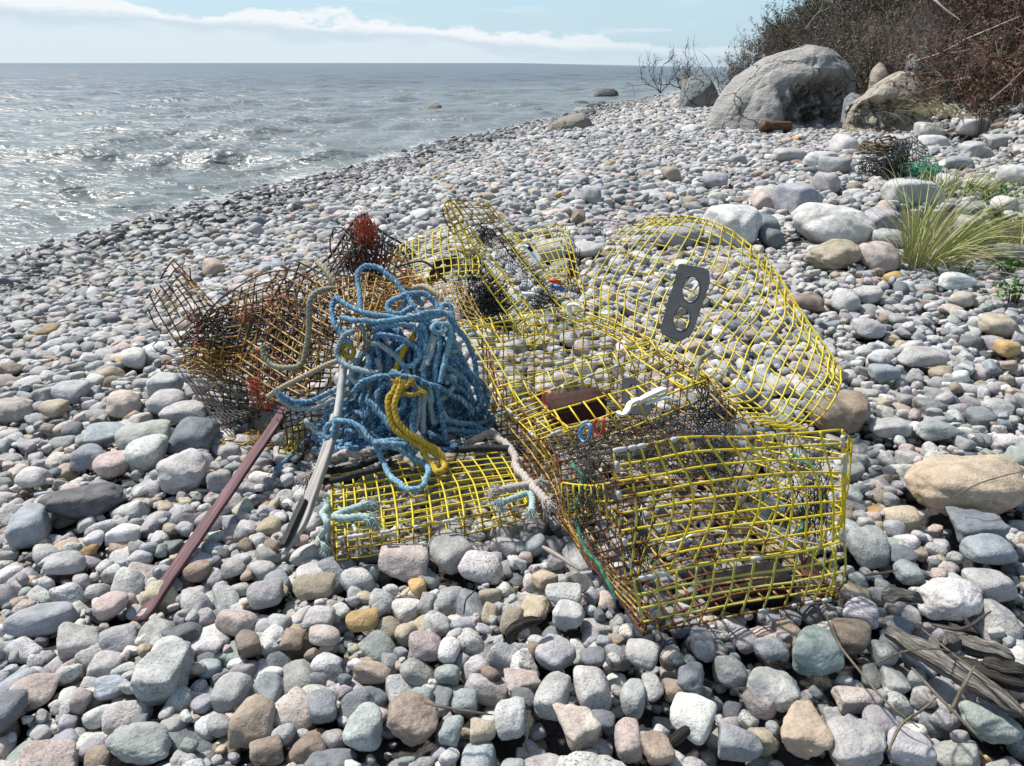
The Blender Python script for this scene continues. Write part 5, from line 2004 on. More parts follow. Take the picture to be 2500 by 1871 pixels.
tangle('net_snarl', at(1985, 1250, 1.58), (.04, .03, .11), 16, .35, T1, M_NET, .0011, 4)
tangle('net_snarl', at(1440, 1230, 1.58), (.05, .05, .05), 14, .35, T1, M_NET, .0011, 5)
tangle('net_snarl', at(1560, 1330, 1.42), (.03, .04, .08), 12, .35, T1, M_NET, .0011, 6)
for k, pts in enumerate([[(1393, 1127, 1.78), (1415, 1160, 1.72), (1420, 1195, 1.68), (1400, 1250, 1.64)], [(1410, 1270, 1.62), (1430, 1340, 1.56), (1470, 1390, 1.48), (1490, 1440, 1.44), (1502, 1465, 1.42)], [(1955, 1240, 1.6), (1962, 1280, 1.58), (1950, 1300, 1.57)], [(1940, 1110, 1.64), (1975, 1130, 1.6), (1990, 1150, 1.58)]]):
    rope('green_twine', pts, 0.0042, M_GRNT, T1, lay=140, wav=.006)
rope('white_cord', [(1550, 1240, 1.5), (1600, 1310, 1.46), (1640, 1325, 1.45), (1700, 1302, 1.46), (1740, 1296, 1.47), (1780, 1300, 1.48)], 0.0026, M_WHT, T1, lay=200)
rope('white_cord', [(1815, 1275, 1.52), (1870, 1300, 1.5), (1940, 1318, 1.52), (2000, 1330, 1.54)], 0.002, M_WHT, T1, lay=200)
own(rope('frayed_cord', [(1700, 905, 2.1), (1708, 880, 2.16), (1722, 870, 2.2), (1735, 860, 2.25)], 0.008, R_GRY, None, fray=24), 'frayed drab cord hanging on the arched lid below the black vent', 'cord')
# bait clip and the little clip on the lid
def clip_strip(name, pts, w_, th, mat, parent, up=(0, 0, 1)):
    P = spline(np.array([C3(q) for q in pts]), 24)
    t = np.gradient(P, axis=0)
    t /= np.linalg.norm(t, axis=1)[:, None]
    sd = np.cross(t, up)
    sd /= np.linalg.norm(sd, axis=1)[:, None]
    nn = np.cross(sd, t)
    w_ = np.broadcast_to(w_, (24,))
    V = np.stack([P - sd * w_[:, None] - nn * th, P + sd * w_[:, None] - nn * th, P + sd * w_[:, None] * .9 + nn * th, P - sd * w_[:, None] * .9 + nn * th], 1).reshape(-1, 3)
    Q = []
    for i in range(23):
        for k in range(4):
            Q.append([i * 4 + k, i * 4 + (k + 1) % 4, (i + 1) * 4 + (k + 1) % 4, (i + 1) * 4 + k])
    Q += [[0, 3, 2, 1], [92, 93, 94, 95]]
    return link(name, make_mesh(name, V, Q, None, False), mat, parent)


ck = thing('trap_clip', 'white plastic hook clip snapped over the front top rail of the yellow trap', 'clip', tuple(at(1570, 985, 1.97)))
clip_strip('clip_body', [(1552, 984, 1.965), (1580, 968, 1.97), (1608, 955, 1.985), (1622, 950, 2.0)], 0.011, 0.005, M_WHT, ck)
clip_strip('clip_hook', [(1560, 975, 1.955), (1540, 985, 1.95), (1530, 1003, 1.94), (1520, 1012, 1.935), (1505, 1008, 1.94)], 0.010, 0.0035, M_WHT, ck)
clip_strip('clip_tongue', [(1575, 985, 1.96), (1600, 978, 1.965), (1625, 970, 1.975), (1640, 975, 1.98)], 0.008, 0.003, M_WHT, ck)
ck = thing('trap_clip', 'small cream plastic clip at the far left corner of the arched lid', 'clip', tuple(at(1405, 752, 2.62)))
clip_strip('clip_body', [(1386, 746, 2.63), (1405, 744, 2.62), (1426, 756, 2.62)], 0.014, 0.004, M_WHT, ck)
clip_strip('clip_hook', [(1388, 748, 2.62), (1392, 765, 2.61), (1400, 778, 2.61)], 0.012, 0.003, M_WHT, ck)
G_ = 'rubber claw bands looped on the traps'
band('coral claw band on the middle rail left of the cream one', at(1338, 975, 2.195), (0.85, .5, 0.1), .021, .031, M_CORAL, G_, .006, .5)
band('cream claw band on the middle rail above the dark red brick', at(1371, 962, 2.21), (.9, .4, 0.1), .018, .030, M_CREAM, G_, .005, .35)
band('light blue claw band on the front rail beside a coral one', at(1430, 1056, 1.93), (.85, .5, 0), .018, .034, M_BLUEB, G_, .006, .55)
band('coral claw band on the front rail right of the light blue one', at(1462, 1042, 1.955), (.85, .5, .1), .018, .034, M_CORAL, G_, .007, .55)
band('red claw band high on the leaning trap above a blue one', at(1354, 687, 2.80), (0.2, .3, 1), .023, .019, M_REDB, G_, .0075)
band('royal blue claw band hanging under the red one', at(1362, 703, 2.79), (.35, .3, .9), .026, .014, M_BLUEC, G_, .0075, .4)

# ------------------------------------------------------------------ TRAP: flat yellow one bound with rope
T2 = thing('lobster_trap', 'flat yellow wire trap bound with black and cream rope in front of the blue heap', 'lobster trap', tuple(ground_hit(1060, 1220)))
panel('top_panel', [[(808, 1158, 'g', .10), (930, 1135, 'g', .105), (1090, 1115, 'g', .10), (1249, 1100, 'g', .10)], [(810, 1235, 'g', .095), (950, 1215, 'g', .10), (1130, 1180, 'g', .095), (1285, 1160, 'g', .095)], [(812, 1316, 'g', .085), (960, 1296, 'g', .09), (1150, 1262, 'g', .085), (1324, 1228, 'g', .085)]], 14, 9, T2, W_YEL, r=.0027, rust=.02, joint=.25)
panel('bottom_panel', [[(815, 1195, 'g', .02), (960, 1170, 'g', .02), (1110, 1150, 'g', .02), (1262, 1135, 'g', .02)], [(822, 1366, 'g', .02), (960, 1345, 'g', .02), (1150, 1300, 'g', .02), (1336, 1250, 'g', .02)]], 14, 9, T2, W_YEL, r=.0022, rust=.14)
panel('front_edge', [[(812, 1316, 'g', .085), (960, 1296, 'g', .09), (1150, 1262, 'g', .085), (1324, 1228, 'g', .085)], [(822, 1368, 'g', .012), (960, 1346, 'g', .012), (1150, 1303, 'g', .012), (1336, 1252, 'g', .012)]], 14, 2, T2, W_OCH, r=.0023, rust=.34, joint=.3)
panel('side_edge', [[(808, 1158, 'g', .10), (810, 1235, 'g', .095), (812, 1316, 'g', .085)], [(815, 1195, 'g', .02), (816, 1270, 'g', .02), (822, 1366, 'g', .012)]], 9, 2, T2, W_OCH, rust=.25)
crimps(T2, [[(822, 1364, 'g', .012), (960, 1342, 'g', .014), (1150, 1300, 'g', .014), (1336, 1250, 'g', .012)], [(812, 1316, 'g', .09), (960, 1296, 'g', .094), (1150, 1262, 'g', .09), (1324, 1228, 'g', .09)], [(850, 1250, 'g', .1), (870, 1300, 'g', .1)]], 14)
panel('bent_handle', [[(1090, 1155, 2.16), (1112, 1118, 2.17), (1128, 1082, 2.2)], [(1110, 1160, 2.15), (1130, 1125, 2.16), (1140, 1095, 2.19)]], 4, 1, T2, W_OCH, rust=.35)
own(rope('black_rope', [(770, 1150, 'g', .10), (820, 1148, 'g', .115), (880, 1136, 'g', .12), (960, 1105, 'g', .12), (1040, 1085, 'g', .125), (1110, 1098, 'g', .12), (1180, 1094, 'g', .12), (1255, 1096, 'g', .12)], 0.0115, R_BLK, None, fade=.3, lay=110, fray=30, dense=.005), 'thick black rope laid along the back edge of the flat yellow trap', 'rope')
own(rope('black_rope', [(790, 1176, 'g', .11), (830, 1170, 'g', .125), (870, 1158, 'g', .13), (920, 1146, 'g', .13), (950, 1132, 'g', .125)], 0.0105, R_BLK, None, fade=.4, lay=115, fray=40, dense=.005), 'short frayed black rope at the back left corner of the flat trap', 'rope')
own(rope('cream_rope', [(1150, 1080, 'g', 0.115), (1180, 1066, 'g', 0.115), (1205, 1060, 'g', 0.115), (1228, 1078, 'g', 0.115), (1252, 1105, 'g', 0.115), (1262, 1140, 'g', 0.115), (1280, 1165, 'g', 0.115), (1300, 1190, 'g', 0.115), (1322, 1212, 'g', 0.115), (1330, 1228, 'g', 0.115)], 0.012, R_PNK, None, fade=.6, lay=105, fray=40, wav=.006), 'washed-out cream rope knotted down the right side of the flat trap', 'rope')
own(rope('cream_rope', [(1212, 1198, 'g', 0.115), (1240, 1192, 'g', 0.115), (1275, 1186, 'g', 0.115), (1318, 1180, 'g', 0.115)], 0.011, R_PNK, None, fade=.5, lay=105, fray=50), 'short cream rope end lying across the right of the flat trap', 'rope')
own(rope('aqua_rope', [(1228, 1226, 'g', 0.115), (1255, 1216, 'g', 0.115), (1290, 1205, 'g', 0.115), (1300, 1222, 'g', 0.115), (1296, 1250, 'g', 0.115)], 0.009, R_AQUA, None, fade=.85, fray=60), 'frayed pale aqua rope end on the right front corner of the flat trap', 'rope')
own(rope('aqua_rope', [(900, 1232, 'g', 0.115), (870, 1240, 'g', 0.115), (835, 1252, 'g', 0.115), (818, 1262, 'g', 0.115), (845, 1266, 'g', 0.115), (880, 1262, 'g', 0.115), (902, 1266, 'g', 0.115)], 0.011, R_AQUA, None, fade=.9, fray=80), 'pale aqua rope looped through the left of the flat trap', 'rope')
own(rope('aqua_rope', [(795, 1235, 'g', 0.115), (788, 1260, 'g', 0.115), (800, 1280, 'g', 0.115), (786, 1310, 'g', 0.035), (795, 1330, 'g', 0.035)], 0.009, R_AQUA, None, fade=.85, fray=90, wav=.008), 'shredded pale aqua rope hanging off the left side of the flat trap', 'rope')
own(rope('cream_rope', [(760, 1160, 'g', 0.115), (790, 1128, 'g', 0.115), (830, 1110, 'g', 0.115), (870, 1112, 'g', 0.115), (905, 1104, 'g', 0.115)], 0.012, R_PNK, None, fade=.8, fray=110, wav=.01), 'shredded cream rope end behind the bent grey pole', 'rope')

# ------------------------------------------------------------------ TRAP: rusty crumpled one on the left
T3 = thing('lobster_trap', 'rusty crumpled wire trap with torn brown panels at the left of the pile', 'lobster trap', tuple(ground_hit(600, 1060)))
panel('torn_panel', [[(357, 729, 3.12), (385, 690, 3.08), (405, 650, 3.05), (418, 634, 3.02)], [(372, 780, 3.14), (415, 730, 3.08), (445, 700, 3.02), (470, 690, 2.95)], [(395, 815, 3.16), (440, 780, 3.1), (480, 750, 3.0), (520, 742, 2.9)], [(425, 850, 3.2), (465, 830, 3.1), (500, 800, 3.0), (545, 765, 2.86)]], 9, 10, T3, W_RST, r=.0033, rust=.32, skip=.06, ragged=2.5, buckle=.012)
panel('torn_panel', [[(420, 632, 3.02), (440, 665, 2.98), (470, 700, 2.92), (505, 740, 2.86)], [(465, 655, 2.98), (468, 690, 2.95), (480, 715, 2.9), (515, 748, 2.84)]], 8, 2, T3, W_RST, r=.0033, rust=.3, skip=.15, ragged=3)
# the long front panel lies with its wires at a slant
panel('front_panel', [[(520, 742, 2.95), (600, 690, 2.92), (670, 662, 2.92), (744, 668, 2.85), (830, 690, 2.75)], [(480, 800, 3.0), (580, 770, 2.86), (670, 750, 2.8), (760, 760, 2.72), (832, 770, 2.66)], [(440, 850, 3.1), (560, 870, 2.85), (660, 850, 2.72), (760, 850, 2.65), (832, 850, 2.58)], [(470, 890, 3.05), (570, 930, 2.82), (660, 950, 2.68), (750, 950, 2.58), (830, 945, 2.5)]], 17, 12, T3, W_RST, r=.0033, rust=.30, skip=.05, ragged=2, buckle=.02, rustdir=(-.3, 0))
DG = [[(560, 905, 2.8), (600, 820, 2.82), (640, 730, 2.84), (690, 650, 2.88)], [(640, 960, 2.6), (690, 880, 2.64), (730, 790, 2.70), (770, 690, 2.78)], [(720, 1000, 2.46), (770, 930, 2.5), (810, 840, 2.56), (850, 740, 2.64)]]
panel('inner_panel', [[C3(q) + np.array([0, .07, .02]) for q in r_] for r_ in DG], 11, 9, T3, W_BLK, r=.0033, rust=.35, skip=.06, ragged=2, buckle=.03)
panel('front_panel', DG, 13, 9, T3, W_RST, r=.0034, rust=.26, skip=.05, ragged=2, buckle=.012, rustdir=(.2, -.3))
panel('inner_panel', [[(520, 760, 3.05), (620, 740, 3.0), (700, 730, 2.95), (800, 740, 2.85)], [(500, 850, 3.05), (610, 880, 2.95), (700, 900, 2.85), (810, 900, 2.75)], [(480, 900, 3.1), (600, 960, 2.9), (690, 985, 2.75), (790, 980, 2.65)]], 16, 9, T3, W_BLK, r=.0033, rust=.5, skip=.08, ragged=2, buckle=.03)
panel('inner_panel', [[(430, 830, 3.3), (560, 740, 3.2), (700, 690, 3.15), (800, 700, 3.05)], [(450, 880, 3.3), (570, 840, 3.2), (700, 800, 3.1), (800, 800, 3.0)], [(430, 892, 3.35), (560, 930, 3.1), (700, 930, 2.95), (800, 930, 2.85)]], 16, 9, T3, W_BLK, r=.0033, rust=.4, skip=.06, buckle=.03)
panel('floor_panel', [[(428, 888, 'g', .04), (520, 900, 'g', .05), (620, 905, 'g', .06)], [(465, 940, 'g', .03), (540, 950, 'g', .05), (640, 955, 'g', .05)], [(505, 998, 'g', .03), (570, 1002, 'g', .05), (660, 998, 'g', .05)], [(548, 1040, 'g', .03), (600, 1020, 'g', .05), (665, 1002, 'g', .05)]], 11, 13, T3, W_BLK, r=.0033, rust=.35, skip=.03, buckle=.015)
panel('end_panel', [[(545, 935, 2.95), (590, 940, 2.88), (650, 935, 2.8)], [(548, 985, 2.92), (595, 1000, 2.84), (655, 985, 2.74)], [(552, 1045, 2.86), (600, 1080, 2.72), (662, 1062, 2.66)]], 5, 6, T3, W_RST, r=.0033, rust=.38, skip=.03, ragged=1)
panel('end_panel', [[(690, 1005, 2.5), (740, 990, 2.52), (800, 985, 2.5)], [(700, 1050, 2.45), (745, 1040, 2.46), (795, 1030, 2.46)], [(705, 1100, 'g', .03), (740, 1110, 'g', .03), (770, 1085, 'g', .03)]], 6, 7, T3, W_BLK, r=.0033, rust=.42, skip=.08, ragged=1)
panel('torn_panel', [[(700, 1050, 'g', .06), (735, 1032, 'g', .10), (760, 1020, 'g', .12)], [(680, 1105, 'g', .03), (705, 1108, 'g', .03), (722, 1100, 'g', .03)]], 3, 5, T3, W_YEL, rust=.2, r=.0033)
tangle('wire_snarl', at(560, 810, 3.0), (.14, .1, .10), 34, .5, T3, W_BLK, .0028, 14, .03)
tangle('wire_snarl', at(540, 880, 2.98), (.13, .1, .07), 34, .5, T3, W_RST, .0028, 15, .03)
tangle('wire_snarl', at(700, 800, 2.9), (.17, .1, .11), 34, .5, T3, W_BLK, .0028, 16, .035)
tangle('wire_snarl', at(640, 1075, 2.62), (.06, .04, .012), 14, .3, T3, W_RST, .0026, 17, .03)
TW = 'red twine snarled inside the rusty traps'
for k, (lab, u, v, Y, rr, n) in enumerate([('bright red twine bunched behind the slanting wires of the rusty trap', 655, 750, 2.95, (.10, .07, .055), 46), ('red twine hanging low in the middle of the rusty trap', 660, 905, 2.74, (.045, .04, .08), 24),
                                           ('small red twine clump beside the purple lath top', 645, 960, 2.66, (.04, .03, .055), 24), ('rusty red twine hanging in the far left torn panel', 482, 810, 3.02, (.04, .04, .11), 20), ('dull red twine wound into the wire peak', 882, 590, 2.98, (.06, .05, .10), 90),
                                           ('red twine spread behind the blue rope loop', 920, 660, 2.95, (.12, .06, .05), 28), ('red twine caught under the yellow tunnel wires', 1010, 690, 2.9, (.08, .05, .05), 22)]):
    own(tangle('red_twine', at(u, v, Y), rr, n // 2 + 12, .36, None, M_RED, .0012, 30 + k, clumps=12), lab, 'twine', TW)
o = band('orange red band caught deep in the rusty trap', at(488, 838, 2.95), (.5, -.8, .3), .018, .012, M_REDB, G_, .012)
o = band('red band under the torn yellow ladder by the purple lath', ground_hit(702, 1092, .03), (.5, -.8, .4), .016, .010, M_REDB, G_, .010)

# ------------------------------------------------------------------ TRAP: brown peak in the middle
T4 = thing('lobster_trap', 'dark brown wire trap crushed to a pointed peak behind the blue rope', 'lobster trap', tuple(ground_hit(900, 830)))
panel('left_slope', [[(744, 668, 2.95), (803, 628, 2.98), (840, 575, 3.0), (871, 532, 3.02), (893, 522, 3.03)], [(770, 700, 2.88), (820, 670, 2.9), (850, 640, 2.92), (880, 590, 2.95), (903, 545, 2.98)], [(800, 745, 2.8), (840, 735, 2.8), (870, 720, 2.82), (900, 700, 2.85), (930, 680, 2.88)]], 13, 6, T4, W_BLK, rust=.5, skip=.03, buckle=.006, r=.0036)
panel('right_slope', [[(893, 522, 3.03), (905, 543, 3.05), (940, 572, 3.08), (985, 598, 3.1), (1010, 640, 3.08)], [(880, 560, 2.99), (905, 600, 2.98), (935, 630, 2.98), (970, 650, 2.98), (1000, 680, 2.95)], [(870, 640, 2.92), (890, 660, 2.9), (920, 690, 2.88), (955, 710, 2.88), (990, 720, 2.86)]], 11, 6, T4, W_BLK, rust=.45, skip=.03, buckle=.008, r=.0036)
panel('drooped_panel', [[(800, 690, 2.72), (850, 670, 2.70), (900, 665, 2.72), (960, 690, 2.72)], [(815, 740, 2.58), (850, 735, 2.55), (890, 725, 2.55), (935, 740, 2.6)], [(842, 790, 2.42), (862, 790, 2.39), (885, 790, 2.40), (910, 790, 2.44)], [(866, 846, 2.31), (876, 852, 2.29), (886, 852, 2.29), (900, 842, 2.31)]], 9, 9, T4, W_RST, r=.0031, rust=.3, skip=.07, buckle=.015, ragged=1.5)
panel('inner_panel', [[(790, 700, 3.0), (900, 690, 2.98), (1020, 700, 2.95)], [(800, 800, 2.8), (900, 800, 2.78), (1040, 800, 2.75)]], 12, 6, T4, W_RST, r=.0033, rust=.42, skip=.1, buckle=.03)
for k, ln in enumerate([[(700, 690, 2.97), (744, 668, 2.95), (803, 628, 2.98), (840, 575, 3.0), (871, 532, 3.02), (893, 521, 3.03)], [(893, 521, 3.03), (905, 543, 3.05), (940, 572, 3.08), (985, 598, 3.1), (1015, 625, 3.1)], [(872, 534, 3.02), (868, 600, 2.96), (878, 660, 2.9), (880, 720, 2.84)], [(893, 522, 3.03), (888, 560, 3.0), (895, 640, 2.93), (905, 700, 2.86)], [(871, 545, 3.01), (905, 545, 3.04)], [(862, 560, 3.0), (908, 565, 3.02)]]):
    rope('bent_wire', ln, .0046, W_BLK, T4, lay=0.001, sides=6, fade=.6)
tangle('wire_snarl', at(890, 640, 2.95), (.08, .06, .11), 18, .5, T4, W_BLK, .003, 24, .04)
tangle('wire_snarl', at(930, 740, 2.75), (.13, .07, .06), 30, .4, T4, W_RST, .003, 25, .035)

# ------------------------------------------------------------------ TRAP: leaning yellow one at the back
T6 = thing('lobster_trap', 'yellow wire trap leaning on end with black netting at the back of the pile', 'lobster trap', tuple(ground_hit(1260, 790)))
rot = lambda p, d: (p[0] + d[0], p[1] + d[1], p[2] + d[2])
panel('corner_rail', [[(1084, 506, 3.02), (1130, 600, 2.96), (1190, 700, 2.88), (1255, 790, 2.76), (1300, 850, 2.68)], [(1108, 492, 3.05), (1165, 580, 2.98), (1230, 668, 2.9), (1300, 755, 2.78), (1352, 820, 2.7)]], 18, 2, T6, W_YEL, r=.0030, rust=.1, joint=.3)
panel('corner_rail', [[(1130, 560, 3.04), (1180, 640, 2.98), (1230, 720, 2.88), (1290, 800, 2.76)], [(1150, 556, 3.08), (1196, 622, 3.02), (1250, 700, 2.92), (1310, 780, 2.8)]], 14, 1, T6, W_YEL, r=.0029, rust=.2)
panel('corner_rail', [[(1165, 492, 3.16), (1215, 560, 3.12), (1275, 640, 3.02), (1335, 715, 2.92), (1395, 780, 2.8)], [(1186, 490, 3.18), (1236, 548, 3.14), (1300, 622, 3.05), (1362, 700, 2.95), (1415, 755, 2.84)]], 18, 1, T6, W_YEL, r=.0029, rust=.12, joint=.3)
panel('corner_rail', [[(1200, 560, 3.1), (1260, 640, 3.04), (1320, 712, 2.94), (1375, 775, 2.82)], [(1215, 556, 3.12), (1275, 636, 3.06), (1335, 712, 2.96), (1390, 775, 2.85)]], 14, 1, T6, W_BLK, r=.0029, rust=.3)
panel('end_cap', [[(1082, 512, 3.0), (1098, 488, 3.06), (1130, 486, 3.12), (1182, 490, 3.18)], [(1090, 540, 2.99), (1120, 525, 3.04), (1160, 520, 3.1), (1205, 524, 3.15)], [(1110, 570, 2.98), (1140, 552, 3.02), (1180, 546, 3.08), (1222, 540, 3.12)]], 8, 4, T6, W_OCH, rust=.35, joint=.3, buckle=.015)
panel('side_panel', [[(1225, 578, 3.16), (1276, 570, 3.16), (1320, 556, 3.15), (1359, 546, 3.14)], [(1290, 640, 3.06), (1320, 630, 3.05), (1350, 625, 3.04), (1375, 620, 3.03)], [(1340, 700, 2.96), (1370, 698, 2.94), (1390, 698, 2.93), (1402, 700, 2.92)]], 6, 7, T6, W_YEL, r=.0027, rust=.16, joint=.25)
panel('side_panel', [[(1359, 546, 3.14), (1385, 556, 3.08)], [(1378, 620, 3.03), (1405, 630, 2.97)], [(1402, 700, 2.92), (1428, 720, 2.85)]], 2, 7, T6, W_YEL, r=.0027, rust=.3)
panel('crushed_panel', [[(936, 640, 3.0), (985, 595, 3.04), (1040, 578, 3.06), (1103, 553, 3.06), (1140, 560, 3.04)], [(932, 660, 2.94), (985, 632, 2.98), (1040, 618, 3.0), (1105, 600, 3.0), (1160, 600, 2.98)], [(940, 690, 2.9), (990, 668, 2.92), (1045, 655, 2.93), (1110, 640, 2.93), (1170, 640, 2.92)], [(960, 712, 2.86), (1000, 700, 2.87), (1050, 690, 2.87), (1110, 675, 2.87), (1170, 670, 2.86)]], 14, 7, T6, W_YEL, r=.0029, rust=.18, joint=.25, buckle=.012)
panel('crushed_panel', [[(1045, 690, 2.84), (1090, 680, 2.85), (1140, 690, 2.82)], [(1060, 740, 2.76), (1110, 735, 2.76), (1170, 760, 2.72)], [(1090, 800, 2.66), (1140, 800, 2.66), (1220, 820, 2.62)]], 10, 8, T6, W_OCH, r=.0027, rust=.2, buckle=.02, skip=.05)
net('net', [[(1120, 640, 3.04), (1160, 610, 3.07), (1200, 640, 3.04)], [(1110, 720, 2.94), (1170, 710, 2.97), (1240, 740, 2.91)], [(1150, 800, 2.81), (1210, 800, 2.83), (1280, 810, 2.79)]], 16, 15, T6, wob=.026, layers=3, r=.0011, tear=.10)
net('net', [[(1150, 560, 3.15), (1180, 555, 3.17), (1210, 560, 3.19)], [(1220, 650, 3.04), (1255, 640, 3.06), (1290, 650, 3.08)], [(1290, 770, 2.85), (1340, 750, 2.89), (1380, 750, 2.94)]], 9, 20, T6, wob=.022, layers=1, r=.0011, tear=.06)
tangle('net_snarl', at(1195, 735, 2.89), (.10, .06, .09), 34, .5, T6, M_NET, .0013, 41)
tangle('net_snarl', at(1330, 730, 2.93), (.08, .05, .05), 14, .5, T6, M_NET, .0011, 42)
tangle('net_snarl', at(1400, 660, 3.05), (.03, .03, .10), 14, .4, T6, M_NET, .0011, 43)
tangle('net_snarl', at(1185, 575, 3.15), (.05, .04, .05), 14, .4, T6, M_NET, .0011, 44)
f3 = plane_through(at(1060, 640, 3.08), at(1115, 625, 3.1), at(1050, 690, 3.0))
vent_plate('escape_vent', [f3(*q) for q in [(1062, 636), (1118, 624), (1112, 650), (1085, 672), (1048, 698), (1040, 690)]], [ellipse_px(1082, 650, 9, 6, -.3, f3)], T6, M_PITCH)
f4 = plane_through(at(1040, 700, 2.8), at(1100, 680, 2.82), at(1090, 705, 2.78))
rope('crossbar', [(965, 652, 2.9), (1035, 640, 2.9), (1090, 690, 2.86)], .005, W_BLK, T6, lay=0.001, sides=6)
crimps(T6, [[(1108, 494, 3.04), (1165, 582, 2.97), (1230, 670, 2.89), (1300, 757, 2.77)], [(1359, 546, 3.13), (1378, 620, 3.02), (1402, 700, 2.91)], [(1200, 560, 3.09), (1320, 712, 2.93)]], 8)
ck = thing('trap_clip', 'pale green slotted plastic clip high on the leaning yellow trap', 'clip', tuple(at(1295, 615, 3.02)))
clip_strip('clip_body', [(1278, 600, 3.03), (1295, 608, 3.02), (1308, 625, 3.0), (1314, 640, 2.98)], 0.012, 0.005, M_WHT2, ck)
clip_strip('clip_hook', [(1268, 604, 3.04), (1280, 602, 3.03), (1296, 620, 3.0), (1310, 644, 2.97)], 0.008, 0.003, M_WHT2, ck)
clip_strip('clip_slot', [(1290, 602, 3.005), (1300, 614, 2.995)], 0.003, 0.007, M_BLKP, ck)
band('clear white claw band near the foot of the leaning trap rail', at(1288, 718, 2.80), (0.1, .2, 1), .024, .012, M_WHT2, G_, .006)

# ------------------------------------------------------------------ ropes
def z4(x, y):
    return 650 + .4834 * x, 600 + .4834 * y


def heapY(u, v):
    b = 2.63 - (v - 650) * 0.00066
    return b - 0.13 * max(0, 1 - ((u - 955) / 215) ** 2) * min(1, max(0.15, (v - 600) / 200))


ROPE = thing('rope_heap', 'heap of tangled blue rope with faded strands draped over the rusty wire', 'rope', tuple(ground_hit(950, 1080)))


def strand(pts, lift=0.0, mat=None, fade=.35, r=.0092, parent=ROPE, name='strand', fray=0, wav=0.004):
    P = []
    for i, q in enumerate(pts):
        u, v = z4(q[0], q[1])
        P.append((u, v, heapY(u, v) - lift - (q[2] if len(q) > 2 else 0)))
    # keep everything above the stones
    P = [np.array(at(*q)) for q in P]
    for p in P:
        p[2] = max(p[2], float(gh(p[0], p[1])) + 0.03)
    for i, q in enumerate(pts):                    # lie on the flat trap, not through it
        u, v = z4(q[0], q[1])
        if v > 1085 and 800 < u < 1330:
            g = ground_hit(u, v, 0.125)
            if g[1] < P[i][1]:
                P[i] = g
    return rope(name, P, r, mat or R_BLUE, parent, fade=fade, fray=fray, wav=wav)


rgr = np.random.default_rng(8)
# the body of the heap: strands fanning down from the top
for i in range(80):
    x0, y0 = rgr.uniform(520, 960), rgr.uniform(380, 620)
    f_ = (x0 - 740) / 220 + rgr.normal() * .35
    x1, y1 = 720 + f_ * rgr.uniform(180, 360), rgr.uniform(780, 1000)
    x1 = min(max(x1, 330), 1090)
    if x1 > 1000:
        y1 = min(y1, 880)
    if x1 < 420:
        y1 = rgr.uniform(850, 1010)
    xm, ym = (x0 + x1) / 2 + rgr.normal() * 50, (y0 + y1) / 2 + rgr.normal() * 30
    pts = [(x0 - rgr.normal() * 40, y0 + 50), (x0, y0), ((x0 + xm) / 2 + rgr.normal() * 25, (y0 + ym) / 2), (xm, ym), ((xm + x1) / 2 + rgr.normal() * 25, (ym + y1) / 2), (x1, y1)]
    if rgr.random() < .5:
        pts += [(x1 + rgr.normal() * 60, y1 + 25), (x1 + rgr.normal() * 90, y1 - 40)]
    pl = rgr.random()
    strand(pts, lift=rgr.uniform(-.09, -.01), mat=R_PALE if pl < .14 else R_AQUA if pl < .2 else R_BLUE, fade=rgr.uniform(0, .35))
for i in range(34):                 # coils crammed low and left
    cx, cy_ = rgr.uniform(330, 1050), rgr.uniform(780, 1000)
    if cx > 900:
        cy_ = min(cy_, 900)
    a, b = rgr.uniform(50, 130), rgr.uniform(25, 70)
    t0 = rgr.uniform(0, 6)
    tt = np.linspace(t0, t0 + rgr.uniform(3.5, 6.5), 9)
    ro = rgr.uniform(-.7, .7)
    pts = [(cx + a * math.cos(t) * math.cos(ro) - b * math.sin(t) * math.sin(ro), min(cy_ + a * math.cos(t) * math.sin(ro) + b * math.sin(t), 1030)) for t in tt]
    strand(pts, lift=rgr.uniform(-.07, .0), fade=rgr.uniform(0, .3))
